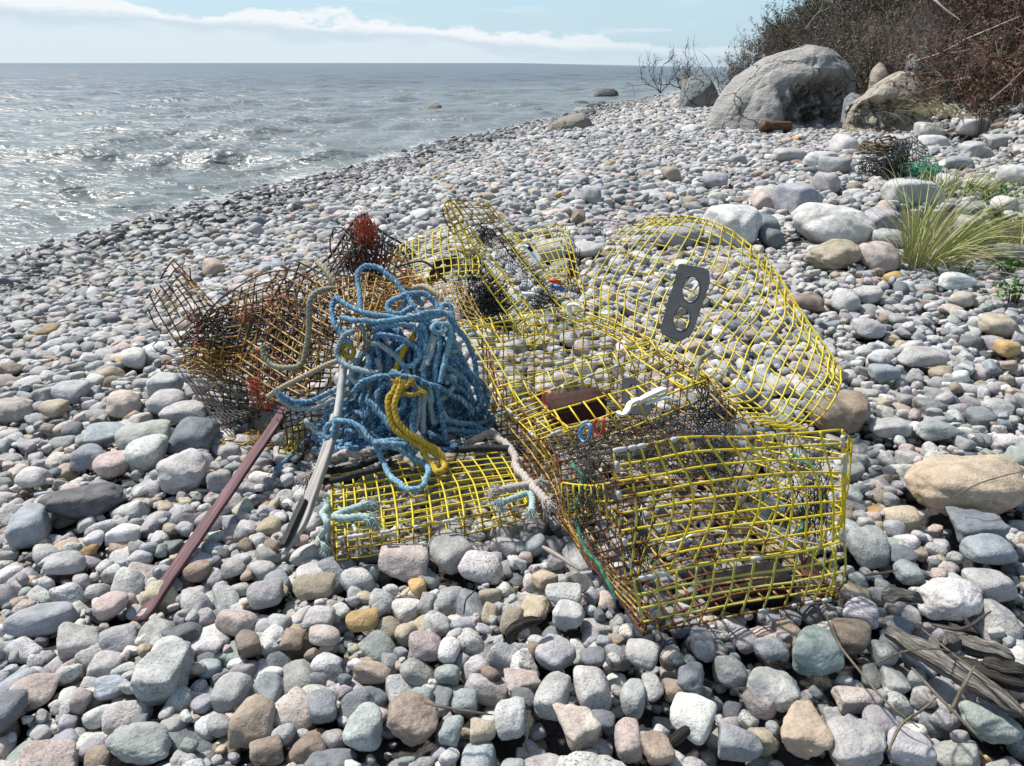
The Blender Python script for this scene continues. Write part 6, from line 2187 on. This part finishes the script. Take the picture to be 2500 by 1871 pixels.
EXPL = [
    ([(482, 330), (474, 260), (468, 190), (470, 130), (510, 100), (580, 120), (650, 180), (700, 240), (735, 300), (770, 350), (800, 420), (812, 490)], .05, None, .55),
    ([(430, 500), (380, 450), (350, 410), (335, 350), (330, 300), (350, 265), (400, 290), (440, 318), (520, 345), (600, 360), (700, 372), (800, 365), (900, 345), (935, 380)], .06, None, .6),
    ([(375, 365), (450, 380), (560, 386), (680, 370), (780, 350), (880, 335), (940, 380), (950, 440)], .07, None, .55),
    ([(740, 310), (680, 345), (630, 340), (615, 305), (650, 270), (720, 245), (800, 245), (850, 290), (872, 340)], .05, None, .45),
    ([(690, 350), (690, 300), (720, 270), (760, 265), (790, 300)], .03, None, .5),
    ([(880, 350), (895, 300), (925, 300), (940, 350), (935, 420), (950, 470)], .05, None, .5),
    ([(940, 400), (985, 440), (1020, 500), (1045, 570), (1060, 640), (1068, 710), (1110, 790)], .05, None, .3),
    ([(440, 435), (395, 455), (362, 510), (370, 565), (420, 610), (490, 635), (560, 645)], .07, R_PALE, .25),
    ([(480, 400), (500, 480), (570, 500), (640, 545), (690, 600), (712, 655)], .05, R_PALE, .15),
    ([(560, 450), (640, 460), (720, 490), (765, 530), (772, 570), (720, 610), (690, 600)], .06, None, .4),
    ([(540, 420), (620, 405), (700, 400), (760, 430), (800, 500), (805, 580), (790, 640), (812, 710)], .06, None, .4),
    ([(770, 560), (780, 470), (785, 400), (830, 395), (855, 440)], .05, None, .45),
    ([(900, 400), (850, 395), (838, 420), (880, 440), (890, 400), (925, 415), (920, 500), (900, 600), (880, 700)], .085, R_BLUE, .6),
    ([(860, 420), (875, 500), (862, 600), (855, 700)], .07, None, .35),
    ([(845, 440), (820, 520), (800, 600), (780, 640)], .06, R_PALE, .4), ([(850, 460), (836, 540), (815, 610)], .065, R_PALE, .6),
    ([(900, 500), (960, 520), (1000, 590), (1030, 650), (1080, 700)], .05, None, .25), ([(900, 560), (970, 600), (1030, 660), (1060, 720), (1085, 800), (1060, 835)], .055, None, .2),
    ([(880, 600), (960, 640), (1010, 700), (1040, 780), (1030, 840)], .06, None, .2), ([(870, 640), (950, 700), (1020, 760), (1050, 830)], .065, None, .25),
    ([(920, 480), (960, 490), (975, 520), (930, 540)], .05, R_PALE, .3), ([(930, 560), (985, 575), (960, 600), (920, 590)], .05, None, .3),
    ([(440, 740), (480, 690), (540, 668), (640, 655), (740, 670), (850, 710), (950, 755), (1020, 805), (1045, 845)], .085, None, .25),
    ([(480, 720), (490, 660), (520, 600), (515, 560)], .06, None, .5),
    ([(630, 630), (680, 660), (740, 700), (800, 760), (835, 790), (830, 720), (790, 690)], .07, R_AQUA, .3),
    ([(900, 700), (930, 660), (950, 700), (900, 760), (880, 800), (915, 880)], .06, R_AQUA, .3),
    ([(610, 690), (660, 720), (695, 770), (690, 815), (655, 845), (640, 800)], .075, None, .3),
    ([(600, 700), (570, 740), (565, 800), (590, 850), (600, 900)], .06, None, .25), ([(500, 720), (480, 790), (510, 850), (520, 790), (560, 780), (600, 840)], .05, None, .15),
    ([(742, 700), (750, 800), (738, 900), (748, 1000), (735, 1050), (700, 1035)], .085, None, .3),
    ([(775, 760), (770, 840), (755, 930)], .075, R_PALE, .7), ([(800, 740), (792, 830), (785, 950)], .08, R_PALE, .6), ([(815, 750), (830, 830), (850, 900)], .06, R_AQUA, .25),
    ([(862, 720), (880, 820), (890, 900), (908, 985)], .085, None, .25),
    ([(840, 900), (900, 880), (980, 900), (1050, 905), (1110, 935)], .06, None, .2), ([(880, 930), (960, 930), (1040, 945), (1100, 940)], .06, None, .3),
    ([(515, 790), (560, 830), (600, 885), (680, 970), (755, 1050)], .10, None, .5),
    ([(298, 965), (300, 920), (340, 888), (400, 885), (470, 915), (520, 970), (560, 1000), (640, 1000), (700, 1010)], .15, None, .55),
    ([(320, 970), (300, 950), (310, 910), (345, 900), (335, 960)], .15, None, .6),
    ([(540, 985), (565, 1030), (590, 1095), (640, 1180), (700, 1222), (770, 1222), (815, 1175), (805, 1110), (745, 1068), (650, 1025), (540, 985)], .13, None, .6),
    ([(470, 920), (500, 960), (540, 990), (600, 985), (680, 995), (760, 1090)], .12, None, .5),
    ([(40, 725), (80, 785), (160, 822), (260, 812), (350, 775), (440, 735), (520, 700)], .02, R_PALE, .2), ([(60, 745), (150, 790), (250, 775), (360, 720), (440, 690), (480, 660)], .03, R_BLUE, .45),
    ([(330, 870), (380, 830), (450, 840), (500, 880), (460, 930), (400, 940)], .03, None, .1), ([(300, 900), (310, 840), (360, 800), (420, 790)], .0, None, .15),
    ([(440, 620), (430, 660), (460, 690), (490, 670)], .05, R_PALE, .5), ([(420, 560), (450, 590), (440, 640)], .04, R_PALE, .4), ([(560, 570), (575, 620), (560, 660)], .02, R_PALE, .7),
]
for pts, lf, mt, fd in EXPL:
    strand(pts, lf, mt, fd)
own(rope('blue_rope', [(672, 1146, 'g', .012), (700, 1122, 'g', .02), (730, 1095, 'g', .02), (760, 1060, 'g', .03), (790, 1030, 'g', .05)], .0075, R_BLUE, None, fade=.5, fray=20), 'thin blue rope end trailing over the stones left of the grey pole', 'rope')
YR = thing('yellow_rope', 'frayed yellow rope doubled down the front of the blue heap', 'rope', tuple(ground_hit(1060, 1130)))
strand([(660, 690), (635, 740), (612, 790), (625, 870), (670, 945), (750, 1000), (830, 1040), (885, 1090), (905, 1125), (870, 1140), (830, 1110), (795, 1050), (780, 1000)], .14, R_YEL, .4, .0098, YR, fray=16)
strand([(680, 700), (655, 770), (650, 830), (680, 900), (730, 955), (800, 1000), (860, 1030), (905, 1085)], .15, R_YEL, 0.6, .0095, YR, fray=12)
strand([(745, 455), (700, 530), (665, 600), (652, 660)], .045, R_YEL, .2, .010, YR, fray=30)
strand([(690, 745), (730, 755), (775, 745)], .10, R_YEL, .5, .0075, YR, fray=40)
strand([(695, 715), (715, 705), (725, 695)], .10, R_YEL, .7, .007, YR, fray=50)
strand([(375, 520), (400, 500), (435, 520), (430, 550), (395, 550), (385, 530)], .05, R_YEL, .4, .0085, YR, fray=30)
own(rope('cream_rope', [(775, 640, 2.8), (790, 655, 2.77), (808, 680, 2.74), (825, 705, 2.72)], .011, R_CRM, None, fade=.4), 'stiff cream rope end poking up left of the wire peak', 'rope')
own(rope('grey_green_rope', [(826, 706, 2.7), (800, 706, 2.68), (770, 716, 2.66), (756, 740, 2.64), (754, 800, 2.62), (748, 850, 2.6), (735, 890, 2.58), (700, 898, 2.58), (665, 892, 2.6), (645, 870, 2.62), (642, 845, 2.64)], .0105, R_GRY, None, fade=.5), 'drab grey-green rope looping down through the rusty trap', 'rope')
own(rope('cream_rope', [(655, 968, 2.52), (690, 945, 2.5), (740, 920, 2.47), (800, 890, 2.45), (830, 880, 2.44)], .0095, R_CRM, None, fade=.4, fray=10), 'cream rope running level across the rusty trap to the pole', 'rope')
own(rope('cream_rope', [(1008, 704, 2.66), (1035, 700, 2.65), (1058, 712, 2.62), (1075, 730, 2.6), (1078, 755, 2.58)], .011, R_CRM, None, fade=.6), 'cream rope arching over the top right of the blue heap', 'rope')

# ------------------------------------------------------------------ laths, poles
M_PURP = None


def wood(name, c0, c1, c2, axis=0, sc_=1.0):
    M = Mat(name)
    t = M.n('TexCoord')
    mp = M.n('Mapping')
    M.l(t.outputs['Object'], mp.inputs[0])
    s = [60 * sc_] * 3
    s[axis] = 3 * sc_
    mp.inputs['Scale'].default_value = s
    n1 = M.noise(mp.outputs[0], 1.0, 5, 0.65, 0.4)
    n2 = M.noise(t.outputs['Object'], 12, 4, 0.6)
    c = M.ramp(n1, (0.3, c0), (0.52, c1), (0.75, c2))
    c = M.mix(M.rng(n2, 0.5, 0.75, 0, 0.5), c, tuple(q * .55 for q in c1))
    return M.set(c, 0.75, M.bump(n1, 0.6, 0.003))


def bar(name, p0, p1, wdt, th, mat, label, cat, parent=None, roll=0.0, bend=None, taper=1.0, wseq=None):
    """a bar with its own frame: x along its length"""
    P = [np.asarray(p0)] + ([np.asarray(q) for q in bend] if bend else []) + [np.asarray(p1)]
    c = P[0]
    x = Vector(P[-1] - P[0]).normalized()
    z = Vector((0, 0, 1))
    y = z.cross(x).normalized()
    z = x.cross(y)
    R = Matrix((x, y, z)).transposed() @ Euler((roll, 0, 0)).to_matrix()
    Ri = R.inverted()
    L_ = [np.array(Ri @ Vector(q - c)) for q in P]
    n = 30
    C = spline(np.array(L_), n) if len(L_) > 2 else np.array([L_[0] * (1 - t) + L_[1] * t for t in np.linspace(0, 1, n)])
    ws = np.interp(np.linspace(0, 1, n), np.linspace(0, 1, len(wseq)), wseq) if wseq is not None else np.linspace(1, taper, n)
    k = 20
    ph = np.arange(k) / k * 2 * math.pi
    ex = 0.35
    cx = np.sign(np.cos(ph)) * np.abs(np.cos(ph)) ** ex
    cz = np.sign(np.sin(ph)) * np.abs(np.sin(ph)) ** ex
    if th > wdt * .9:
        cx, cz = np.cos(ph), np.sin(ph)
    V = C[:, None, :] + np.stack([0 * cx[None, :] + 0 * ws[:, None], cx[None, :] * wdt * ws[:, None], cz[None, :] * th * (0.5 + .5 * ws[:, None])], -1)
    V = V.reshape(-1, 3)
    V += 0.0012 * np.stack([0 * fbm(V, 15, 2), fbm(V, 15, 2, 3), fbm(V, 15, 2, 7)], -1)
    i = np.arange(n - 1)[:, None] * k
    j = np.arange(k)[None, :]
    Q = np.stack([i + j, i + (j + 1) % k, i + k + (j + 1) % k, i + k + j], -1).reshape(-1, 4)
    T = [[0, q + 1, q] for q in range(1, k - 1)] + [[(n - 1) * k, (n - 1) * k + q, (n - 1) * k + q + 1] for q in range(1, k - 1)]
    o = link(name, make_mesh(name, V, Q, T), mat, None, c)
    o.rotation_euler = R.to_euler()
    if label:
        tag(o, label, cat)
    if parent is not None:
        bpy.context.view_layer.update()
        m = o.matrix_world.copy()
        o.parent = parent
        o.matrix_parent_inverse = (ROOTS.get(parent.name) or Matrix.Identity(4)).inverted()
    return o


W_PURP = wood('purple_painted_wood', (0.045, 0.015, 0.022), (0.085, 0.032, 0.042), (0.20, 0.11, 0.12))
W_GREY = wood('weathered_grey_wood', (0.16, 0.145, 0.13), (0.34, 0.32, 0.29), (0.52, 0.50, 0.47))
W_TUBE = plain('grey_white_tube', (0.36, 0.36, 0.34), (0.5, 0.5, 0.48), .5, 18)
M_RUB = plain('black_rubber', (0.012, 0.012, 0.013), (0.03, 0.03, 0.03), .7, 60)
g0 = ground_hit(337, 1502, .0)
PL = thing('lath', 'long purple painted lath propped from the stones up into the rusty trap', 'lath', tuple(g0))
bar('lath_body', at(706, 985, 2.62), g0 + np.array([0, 0, -.02]), .024, .007, W_PURP, None, None, PL, roll=0.25)
q0, q1 = at(462, 1378, 1.83), at(384, 1482, 1.70)
bar('rubber_strip', q0, q1, .006, .016, M_RUB, None, None, PL, roll=.3)
GP = thing('stick', 'bent grey pole with weathered flat foot leaning beside the blue rope', 'pole', tuple(ground_hit(690, 1352)))
bar('tube', at(845, 850, 2.42), ground_hit(822, 1026, .235), .0135, .0135, W_TUBE, None, None, GP)
bar('weathered_shaft', ground_hit(824, 1012, .24), ground_hit(692, 1352, .022), .023, .010, W_GREY, None, None, GP, bend=[ground_hit(795, 1110, .17), ground_hit(762, 1205, .11), ground_hit(735, 1285, .065)], roll=.5, wseq=[1, 1.05, 1.0, .8, .35])
bar('rubber_strip', ground_hit(742, 1222, .11), ground_hit(690, 1334, .05), .012, .008, M_RUB, None, None, GP, roll=.4)
# ------------------------------------------------------------------ log, grass, far trap, driftwood, weeds
def log_thing():
    p0, p1 = ground_hit(1858, 322, .12), ground_hit(1926, 322, .10)
    p0 = at(1860, 312, 14.2)
    p1 = at(1926, 314, 14.35)
    bark_ = wood('red_brown_log', (0.035, 0.014, 0.008), (0.09, 0.037, 0.018), (0.22, 0.11, 0.05), 0, 0.35)
    B = MB()
    c = np.array([p0 * (1 - t) + p1 * t for t in np.linspace(0, 1, 14)])
    rr = np.full(14, 0.10)
    c[:, 2] += 0.02
    B.tube(c, rr, 18, ridge=0.12 * np.random.default_rng(2).normal(size=18))
    o = B.build('log', bark_)
    me = o.data
    for v in me.vertices:
        v.co += Vector((0, 0, 1)) * noise.noise(Vector(v.co) * 9) * .015 + Vector((1, 0, 0)) * noise.noise(Vector(v.co) * 17) * .02
    own(o, 'short reddish log lying at the foot of the great grey boulder', 'log')


log_thing()

M_GRASS = leafmat('green_grass_blade', (0.17, 0.21, 0.05), (0.30, 0.33, 0.09), (0.42, 0.42, 0.17))
M_STRAW = leafmat('straw_blade', (0.34, 0.29, 0.16), (0.46, 0.40, 0.24), (0.55, 0.50, 0.34))


def tuft(label, u, v, n, h, lean, seed, straw=.25, spread=.09, wd=.0035):
    rgq = np.random.default_rng(seed)
    base = ground_hit(u, v, 0.0)
    root = thing('grass_tuft', label, 'grass tuft', tuple(base))
    for part, nn, mt in (('blades', int(n * (1 - straw)), M_GRASS), ('dry_blades', int(n * straw), M_STRAW)):
        if nn == 0:
            continue
        Vs, Qs = [], []
        for i in range(nn):
            a = rgq.uniform(0, 6.28)
            rr = spread * math.sqrt(rgq.random())
            p = base + np.array([rr * math.cos(a), rr * math.sin(a), -.02])
            L_ = h * rgq.uniform(.55, 1.1) * (0.8 if part == 'dry_blades' else 1)
            tilt = abs(rgq.normal() * .38) + .08 + (.35 if part == 'dry_blades' else 0)
            d = np.array([math.cos(a) * math.sin(tilt) + lean[0], math.sin(a) * math.sin(tilt) + lean[1], math.cos(tilt)])
            d /= np.linalg.norm(d)
            w_ = wd * rgq.uniform(.6, 1.2)
            side = np.cross(d, rgq.normal(size=3))
            side /= np.linalg.norm(side)
            dr = rgq.uniform(.15, .75) * (1.5 if part == 'dry_blades' else 1)
            k = 9
            pts = [p]
            dd = d.copy()
            for j in range(k - 1):
                dd = dd + np.array([d[0] * .18, d[1] * .18, -dr * .19 * (j + 1) / k * 2])
                dd /= np.linalg.norm(dd)
                q = pts[-1] + dd * L_ / (k - 1)
                q[2] = max(q[2], float(base[2]) + .03)
                pts.append(q)
            b = len(Vs)
            for j, q in enumerate(pts):
                ww = w_ * (1 - (j / (k - 1)) ** 1.6) + .0004
                Vs += [q - side * ww, q + side * ww]
            for j in range(k - 1):
                Qs.append([b + 2 * j, b + 2 * j + 1, b + 2 * j + 3, b + 2 * j + 2])
        link(part, make_mesh(part, Vs, Qs), mt, root)
    return root


tuft('big tuft of long yellow-green beach grass leaning right among the stones', 2258, 640, 270, .82, (.30, -.05), 3, .30, .13, .0033)
tuft('sparse seeding grass standing tall behind the big green tuft', 2235, 480, 26, .85, (.12, .1), 4, .9, .18, .003)
tuft('short green grass clump behind the big tuft below the black trap', 2350, 470, 170, .26, (.1, .0), 5, .1, .34, .004)
tuft('ragged grass clump at the right edge beside the brown soil', 2490, 600, 160, .5, (-.2, -.1), 6, .45, .2, .0035)
tuft('tall straw stalks between the tan boulder and the black trap', 2310, 330, 16, 1.25, (.1, 0), 7, 1.0, .5, .006)
tuft('thin dry grass at the foot of the tan boulder', 2140, 318, 90, .45, (.0, -.1), 8, .9, .5, .005)
tuft('dry brown grass under the bank right of the tan boulder', 2380, 280, 150, .7, (-.1, -.1), 9, .8, .8, .006)


def weed(label, u, v, n, size, rad, seed, stemh=.12, mat=None):
    rgq = np.random.default_rng(seed)
    base = ground_hit(u, v, 0)
    root = thing('leafy_weed', label, 'weed', tuple(base))
    S_ = MB()
    Vs = []
    for i in range(n):
        a = rgq.uniform(0, 6.28)
        rr = rad * math.sqrt(rgq.random())
        tip = base + np.array([rr * math.cos(a), rr * math.sin(a), stemh * rgq.uniform(.3, 1.1)])
        S_.tube(spline(np.array([base + (tip - base) * np.array([.3, .3, 0]), (base + tip) / 2 + np.array([0, 0, stemh * .3]), tip]), 6), .0022, 4)
        for q in range(3):
            d = rgq.normal(size=3) + np.array([0, 0, .3])
            d /= np.linalg.norm(d)
            sd = np.cross(d, [rgq.normal() * .3, rgq.normal() * .3, 1])
            sd /= np.linalg.norm(sd)
            s = size * rgq.uniform(.5, 1.2)
            up = np.cross(sd, d)
            b = len(Vs)
            Vs += [tip, tip + d * s * .5 + sd * s * .34 + up * s * .08, tip + d * s, tip + d * s * .5 - sd * s * .34 + up * s * .08, tip + d * s * .5]
            FACES.extend([[b, b + 1, b + 4], [b + 1, b + 2, b + 4], [b + 2, b + 3, b + 4], [b + 3, b, b + 4]])
    S_.build('stems', BARK_B, root)
    link('leaves', make_mesh('leaves', Vs, None, np.array(FACES)), mat or M_WEED, root)
    FACES.clear()


FACES = []
M_WEED = leafmat('green_weed_leaf', (0.05, 0.13, 0.02), (0.09, 0.2, 0.035), (0.16, 0.28, 0.06))
weed('bright green leafy weed under the grass by the right edge', 2420, 490, 40, .05, .28, 1)
weed('small green weed between stones below the big grass tuft', 2450, 660, 22, .035, .12, 2, .07)
weed('green weed at the right edge level with the arched lid', 2472, 740, 26, .04, .10, 3, .1)
weed('two-leaved green sprig among stones near the right edge', 2350, 668, 8, .03, .04, 4, .05)
weed('dark stemmed weed with red leaves in front of the tan boulder', 2400, 330, 30, .05, .35, 5, .6, LEAF_R)

# far trap
T7 = thing('lobster_trap', 'broken small black wire trap among pale stones below the tan boulder', 'lobster trap', tuple(ground_hit(2160, 440)))
panel('mesh_panel', [[(2188, 352, 8.6), (2225, 338, 8.7), (2262, 362, 8.6)], [(2190, 385, 8.5), (2230, 385, 8.5), (2268, 392, 8.4)], [(2195, 425, 8.3), (2235, 428, 8.3), (2270, 425, 8.2)]], 9, 7, T7, W_DGR, r=.005, rust=.15, buckle=.06, wob=.01)
panel('mesh_panel', [[(2098, 390, 8.4), (2130, 378, 8.5), (2185, 365, 8.6)], [(2095, 415, 8.3), (2140, 412, 8.3), (2190, 405, 8.4)], [(2110, 445, 8.1), (2150, 450, 8.1), (2200, 440, 8.2)]], 10, 7, T7, W_DGR, r=.005, rust=.2, buckle=.08, wob=.01, skip=.05)
panel('mesh_panel', [[(2165, 360, 8.7), (2185, 350, 8.7), (2200, 352, 8.7)], [(2165, 440, 8.3), (2185, 445, 8.3), (2205, 440, 8.3)]], 4, 9, T7, W_DGR, r=.006, rust=.1, buckle=.06)
tangle('net_snarl', at(2150, 415, 8.35), (.18, .12, .13), 22, 1.2, T7, M_NET, .004, 61, .04)
tangle('net_snarl', at(2195, 405, 8.4), (.1, .12, .16), 22, 1.2, T7, W_DGR, .004, 62, .04)
own(tangle('green_net', at(2258, 416, 8.2), (.12, .10, .07), 30, 1.0, None, plain('bright_green_net', (0.03, 0.20, 0.13), (0.10, 0.32, 0.22), .8), .004, 63, .04), 'bright green net bundle lying right of the broken black trap', 'net')
own(tangle('cream_rope', at(2150, 362, 8.75), (.13, .1, .05), 7, 1.4, None, R_CRM, .012, 64, .05), 'coil of cream rope on top of the broken black trap', 'rope')

# driftwood, lower right
def grain(name, c0, c1, c2, across=9.0, along=7.0):
    M = Mat(name)
    uvn = M.n('UVMap')
    mp = M.n('Mapping')
    M.l(uvn.outputs[0], mp.inputs[0])
    mp.inputs['Scale'].default_value = (across, along, 1)
    n1 = M.noise(mp.outputs[0], 2.2, 6, 0.7, 0.3)
    c = M.ramp(n1, (0.34, c0), (0.5, c1), (0.68, c2))
    return M.set(c, 0.85, M.bump(n1, 1.0, 0.012), spec=0.2)


W_DRIFT = grain('driftwood_grey', (0.03, 0.027, 0.024), (0.17, 0.155, 0.14), (0.42, 0.40, 0.37))
W_DRIFTD = grain('driftwood_dark', (0.012, 0.011, 0.010), (0.05, 0.044, 0.038), (0.17, 0.15, 0.13))
W_REED = grain('dry_reed', (0.16, 0.125, 0.085), (0.30, 0.25, 0.18), (0.42, 0.36, 0.28), 3, 14)
DRG = 'driftwood and reed stems at the lower right'


def stick(name, label, pts, r, mat, cat='driftwood', flat=1.0, knots=0.0, grp=DRG):
    P = np.array([C3(q) for q in pts])
    c = spline(P, 26)
    B = MB()
    rr = r * np.interp(np.linspace(0, 1, 26), [0, .15, .8, 1], [.6, 1, .85, .35])
    if knots:
        rq = np.random.default_rng(int(abs(c[0, 0]) * 1e4))
        B.tube(c, rr, 20, flat=flat, ridge=0.22 * rq.normal(size=20).clip(-1.5, 1.5))
    else:
        B.tube(c, rr * .72, 8, flat=flat, ridge=np.zeros(8))
    o = B.build(name, mat)
    if knots:
        me = o.data
        for v in me.vertices:
            v.co += Vector((noise.noise(Vector(v.co) * 40), noise.noise(Vector(v.co) * 33 + Vector((9, 0, 0))), noise.noise(Vector(v.co) * 60))) * knots * .6
    return own(o, label, cat, grp)


def gs(u, v, h=.05):
    return (u, v, 'g', h)


stick('driftwood', 'long split grey driftwood branch slanting down to the right edge', [gs(2170, 1540), gs(2270, 1600, .06), (2370, 1660, 'g', .07), gs(2440, 1705, .06), gs(2496, 1745)], .016, W_DRIFT, flat=1.5, knots=.008)
stick('driftwood', 'flat grey driftwood slab behind the long split branch', [gs(2310, 1552, .05), gs(2380, 1580, .06), gs(2440, 1595, .06), gs(2475, 1612, .05)], .016, W_DRIFT, flat=1.6, knots=.008)
stick('driftwood', 'dark driftwood spar running off the right edge', [gs(2340, 1610, .06), gs(2410, 1645, .08), gs(2470, 1665, .08), gs(2530, 1680, .08)], .013, W_DRIFTD, flat=1.3, knots=.005)
stick('driftwood', 'jagged dark driftwood end above the dark spar at the right edge', [gs(2400, 1615, .09), gs(2450, 1635, .09), gs(2520, 1640, .1)], .014, W_DRIFTD, flat=1.2, knots=.008)
stick('driftwood', 'short rotten grey driftwood lump near the white oval stone', [gs(2155, 1455, .05), gs(2200, 1450, .06), gs(2250, 1468, .05)], .016, W_DRIFT, flat=1.5, knots=.014)
stick('driftwood', 'square pale wood chip standing by the split branch', [gs(2318, 1552, .09), gs(2322, 1590, .05)], .018, W_DRIFT, flat=1.3, knots=.003)
stick('reed_stem', 'long thin reed bending from the trap corner to the bottom right stones', [gs(2010, 1480, .07), gs(2040, 1560, .08), gs(2100, 1640, .08), gs(2170, 1720, .08), gs(2245, 1778, .06)], .0035, W_REED, 'reed', knots=0)
stick('reed_stem', 'pale straight reed crossing the driftwood diagonally', [gs(2225, 1630, .08), gs(2300, 1710, .1), gs(2370, 1780, .09), (2398, 1812, 'g', .07)], .0042, W_REED, 'reed')
stick('reed_stem', 'stiff pale stem standing up across the split branch', [gs(2320, 1742, .05), gs(2350, 1680, .10), gs(2380, 1625, .13)], .0055, W_REED, 'reed')
stick('reed_stem', 'thin arching stem over the head of the split branch', [gs(2130, 1625, .06), gs(2210, 1590, .11), gs(2290, 1585, .12), gs(2345, 1600, .08)], .0026, W_REED, 'reed')
stick('reed_stem', 'curved dark reed lying by the lilac stone at the bottom', [gs(2168, 1835, .06), gs(2200, 1770, .09), gs(2250, 1735, .08), gs(2290, 1700, .07)], .004, W_REED, 'reed')
stick('reed_stem', 'long straw reaching up the right edge from the driftwood', [gs(2250, 1535, .09), gs(2330, 1600, .1), gs(2420, 1665, .1), gs(2500, 1735, .08)], .003, W_REED, 'reed')
stick('reed_stem', 'forked grey twig behind the driftwood near the white stone', [gs(2275, 1525, .06), gs(2350, 1535, .08), gs(2420, 1492, .1)], .006, W_DRIFT, 'twig')
stick('reed_stem', 'jointed grey reed stub poking out left of the yellow front trap', [(1325, 1335, 'g', .07), (1370, 1362, 'g', .07), (1415, 1392, 'g', .06)], .0085, plain('grey_reed', (.25, .21, .19), (.36, .31, .28), .6), 'reed', grp=None)
stick('twig', 'dark crooked twig lying on stones below the flat trap', [gs(1245, 1568, .05), gs(1252, 1540, .08), gs(1280, 1522, .08), gs(1325, 1512, .08)], .012, W_DRIFTD, 'twig', flat=1.2, knots=.006, grp=None)
stick('twig', 'thin pale stick lying over the large beige stone at the bottom', [gs(1036, 1716, .09), gs(1090, 1728, .09), gs(1150, 1738, .08), gs(1204, 1746, .06)], .0042, W_REED, 'twig', grp=None)
stick('twig', 'dark flat wood chip by the white stone at the bottom', [gs(1640, 1815, .06), gs(1668, 1790, .08), gs(1682, 1782, .08)], .014, W_DRIFTD, 'twig', flat=1.2, grp=None)
stick('twig', 'wiry black stem curling between stones below the flat trap', [gs(1132, 1500, .06), gs(1138, 1465, .08), gs(1160, 1440, .08), gs(1168, 1415, .07)], .0026, W_DRIFTD, 'twig', grp=None)
stick('twig', 'thin stalk lying across the big tan buried stone', [gs(2330, 1215, .1), gs(2380, 1185, .14), gs(2440, 1165, .14), gs(2500, 1150, .12)], .0028, W_REED, 'reed', grp=None)
stick('twig', 'short stick lying by the grey stone right of the front trap', [gs(2110, 1405, .05), gs(2150, 1400, .07), gs(2190, 1393, .06)], .0045, W_REED, 'twig', grp=None)


def dead_leaf(label, c, R_, s, mat):
    n = 9
    V, Q = [], []
    for i in range(n):
        t = i / (n - 1)
        w_ = math.sin(math.pi * min(1, t * .92 + .04)) ** .8 * .42
        for k in (-1, 0, 1):
            V.append(Vector((t - .5, k * w_, .10 * abs(k) * w_ + .12 * math.sin(t * 4))) * s)
    for i in range(n - 1):
        for k in range(2):
            a = i * 3 + k
            Q.append([a, a + 3, a + 4, a + 1])
    me = make_mesh('dead_leaf', [v[:] for v in V], Q)
    o = link('dead_leaf', me, mat, None, tuple(c))
    o.rotation_euler = R_
    tag(o, label, 'leaf')


M_DL = leafmat('brown_dead_leaf', (0.07, 0.022, 0.012), (0.13, 0.045, 0.02), (0.2, 0.08, 0.035))
dead_leaf('curled brown dead leaf in the lower right corner of the front trap', at(1985, 1395, 1.56), (.5, .3, .4), .085, M_DL)
dead_leaf('upright red-brown dead leaf behind the front flap of the trap', at(1955, 1368, 1.58), (1.2, .3, 1.2), .06, M_DL)
dead_leaf('small orange dead leaf on stones left of the rusty trap', ground_hit(408, 772, .05), (.3, .2, 2.0), .07, M_DL)
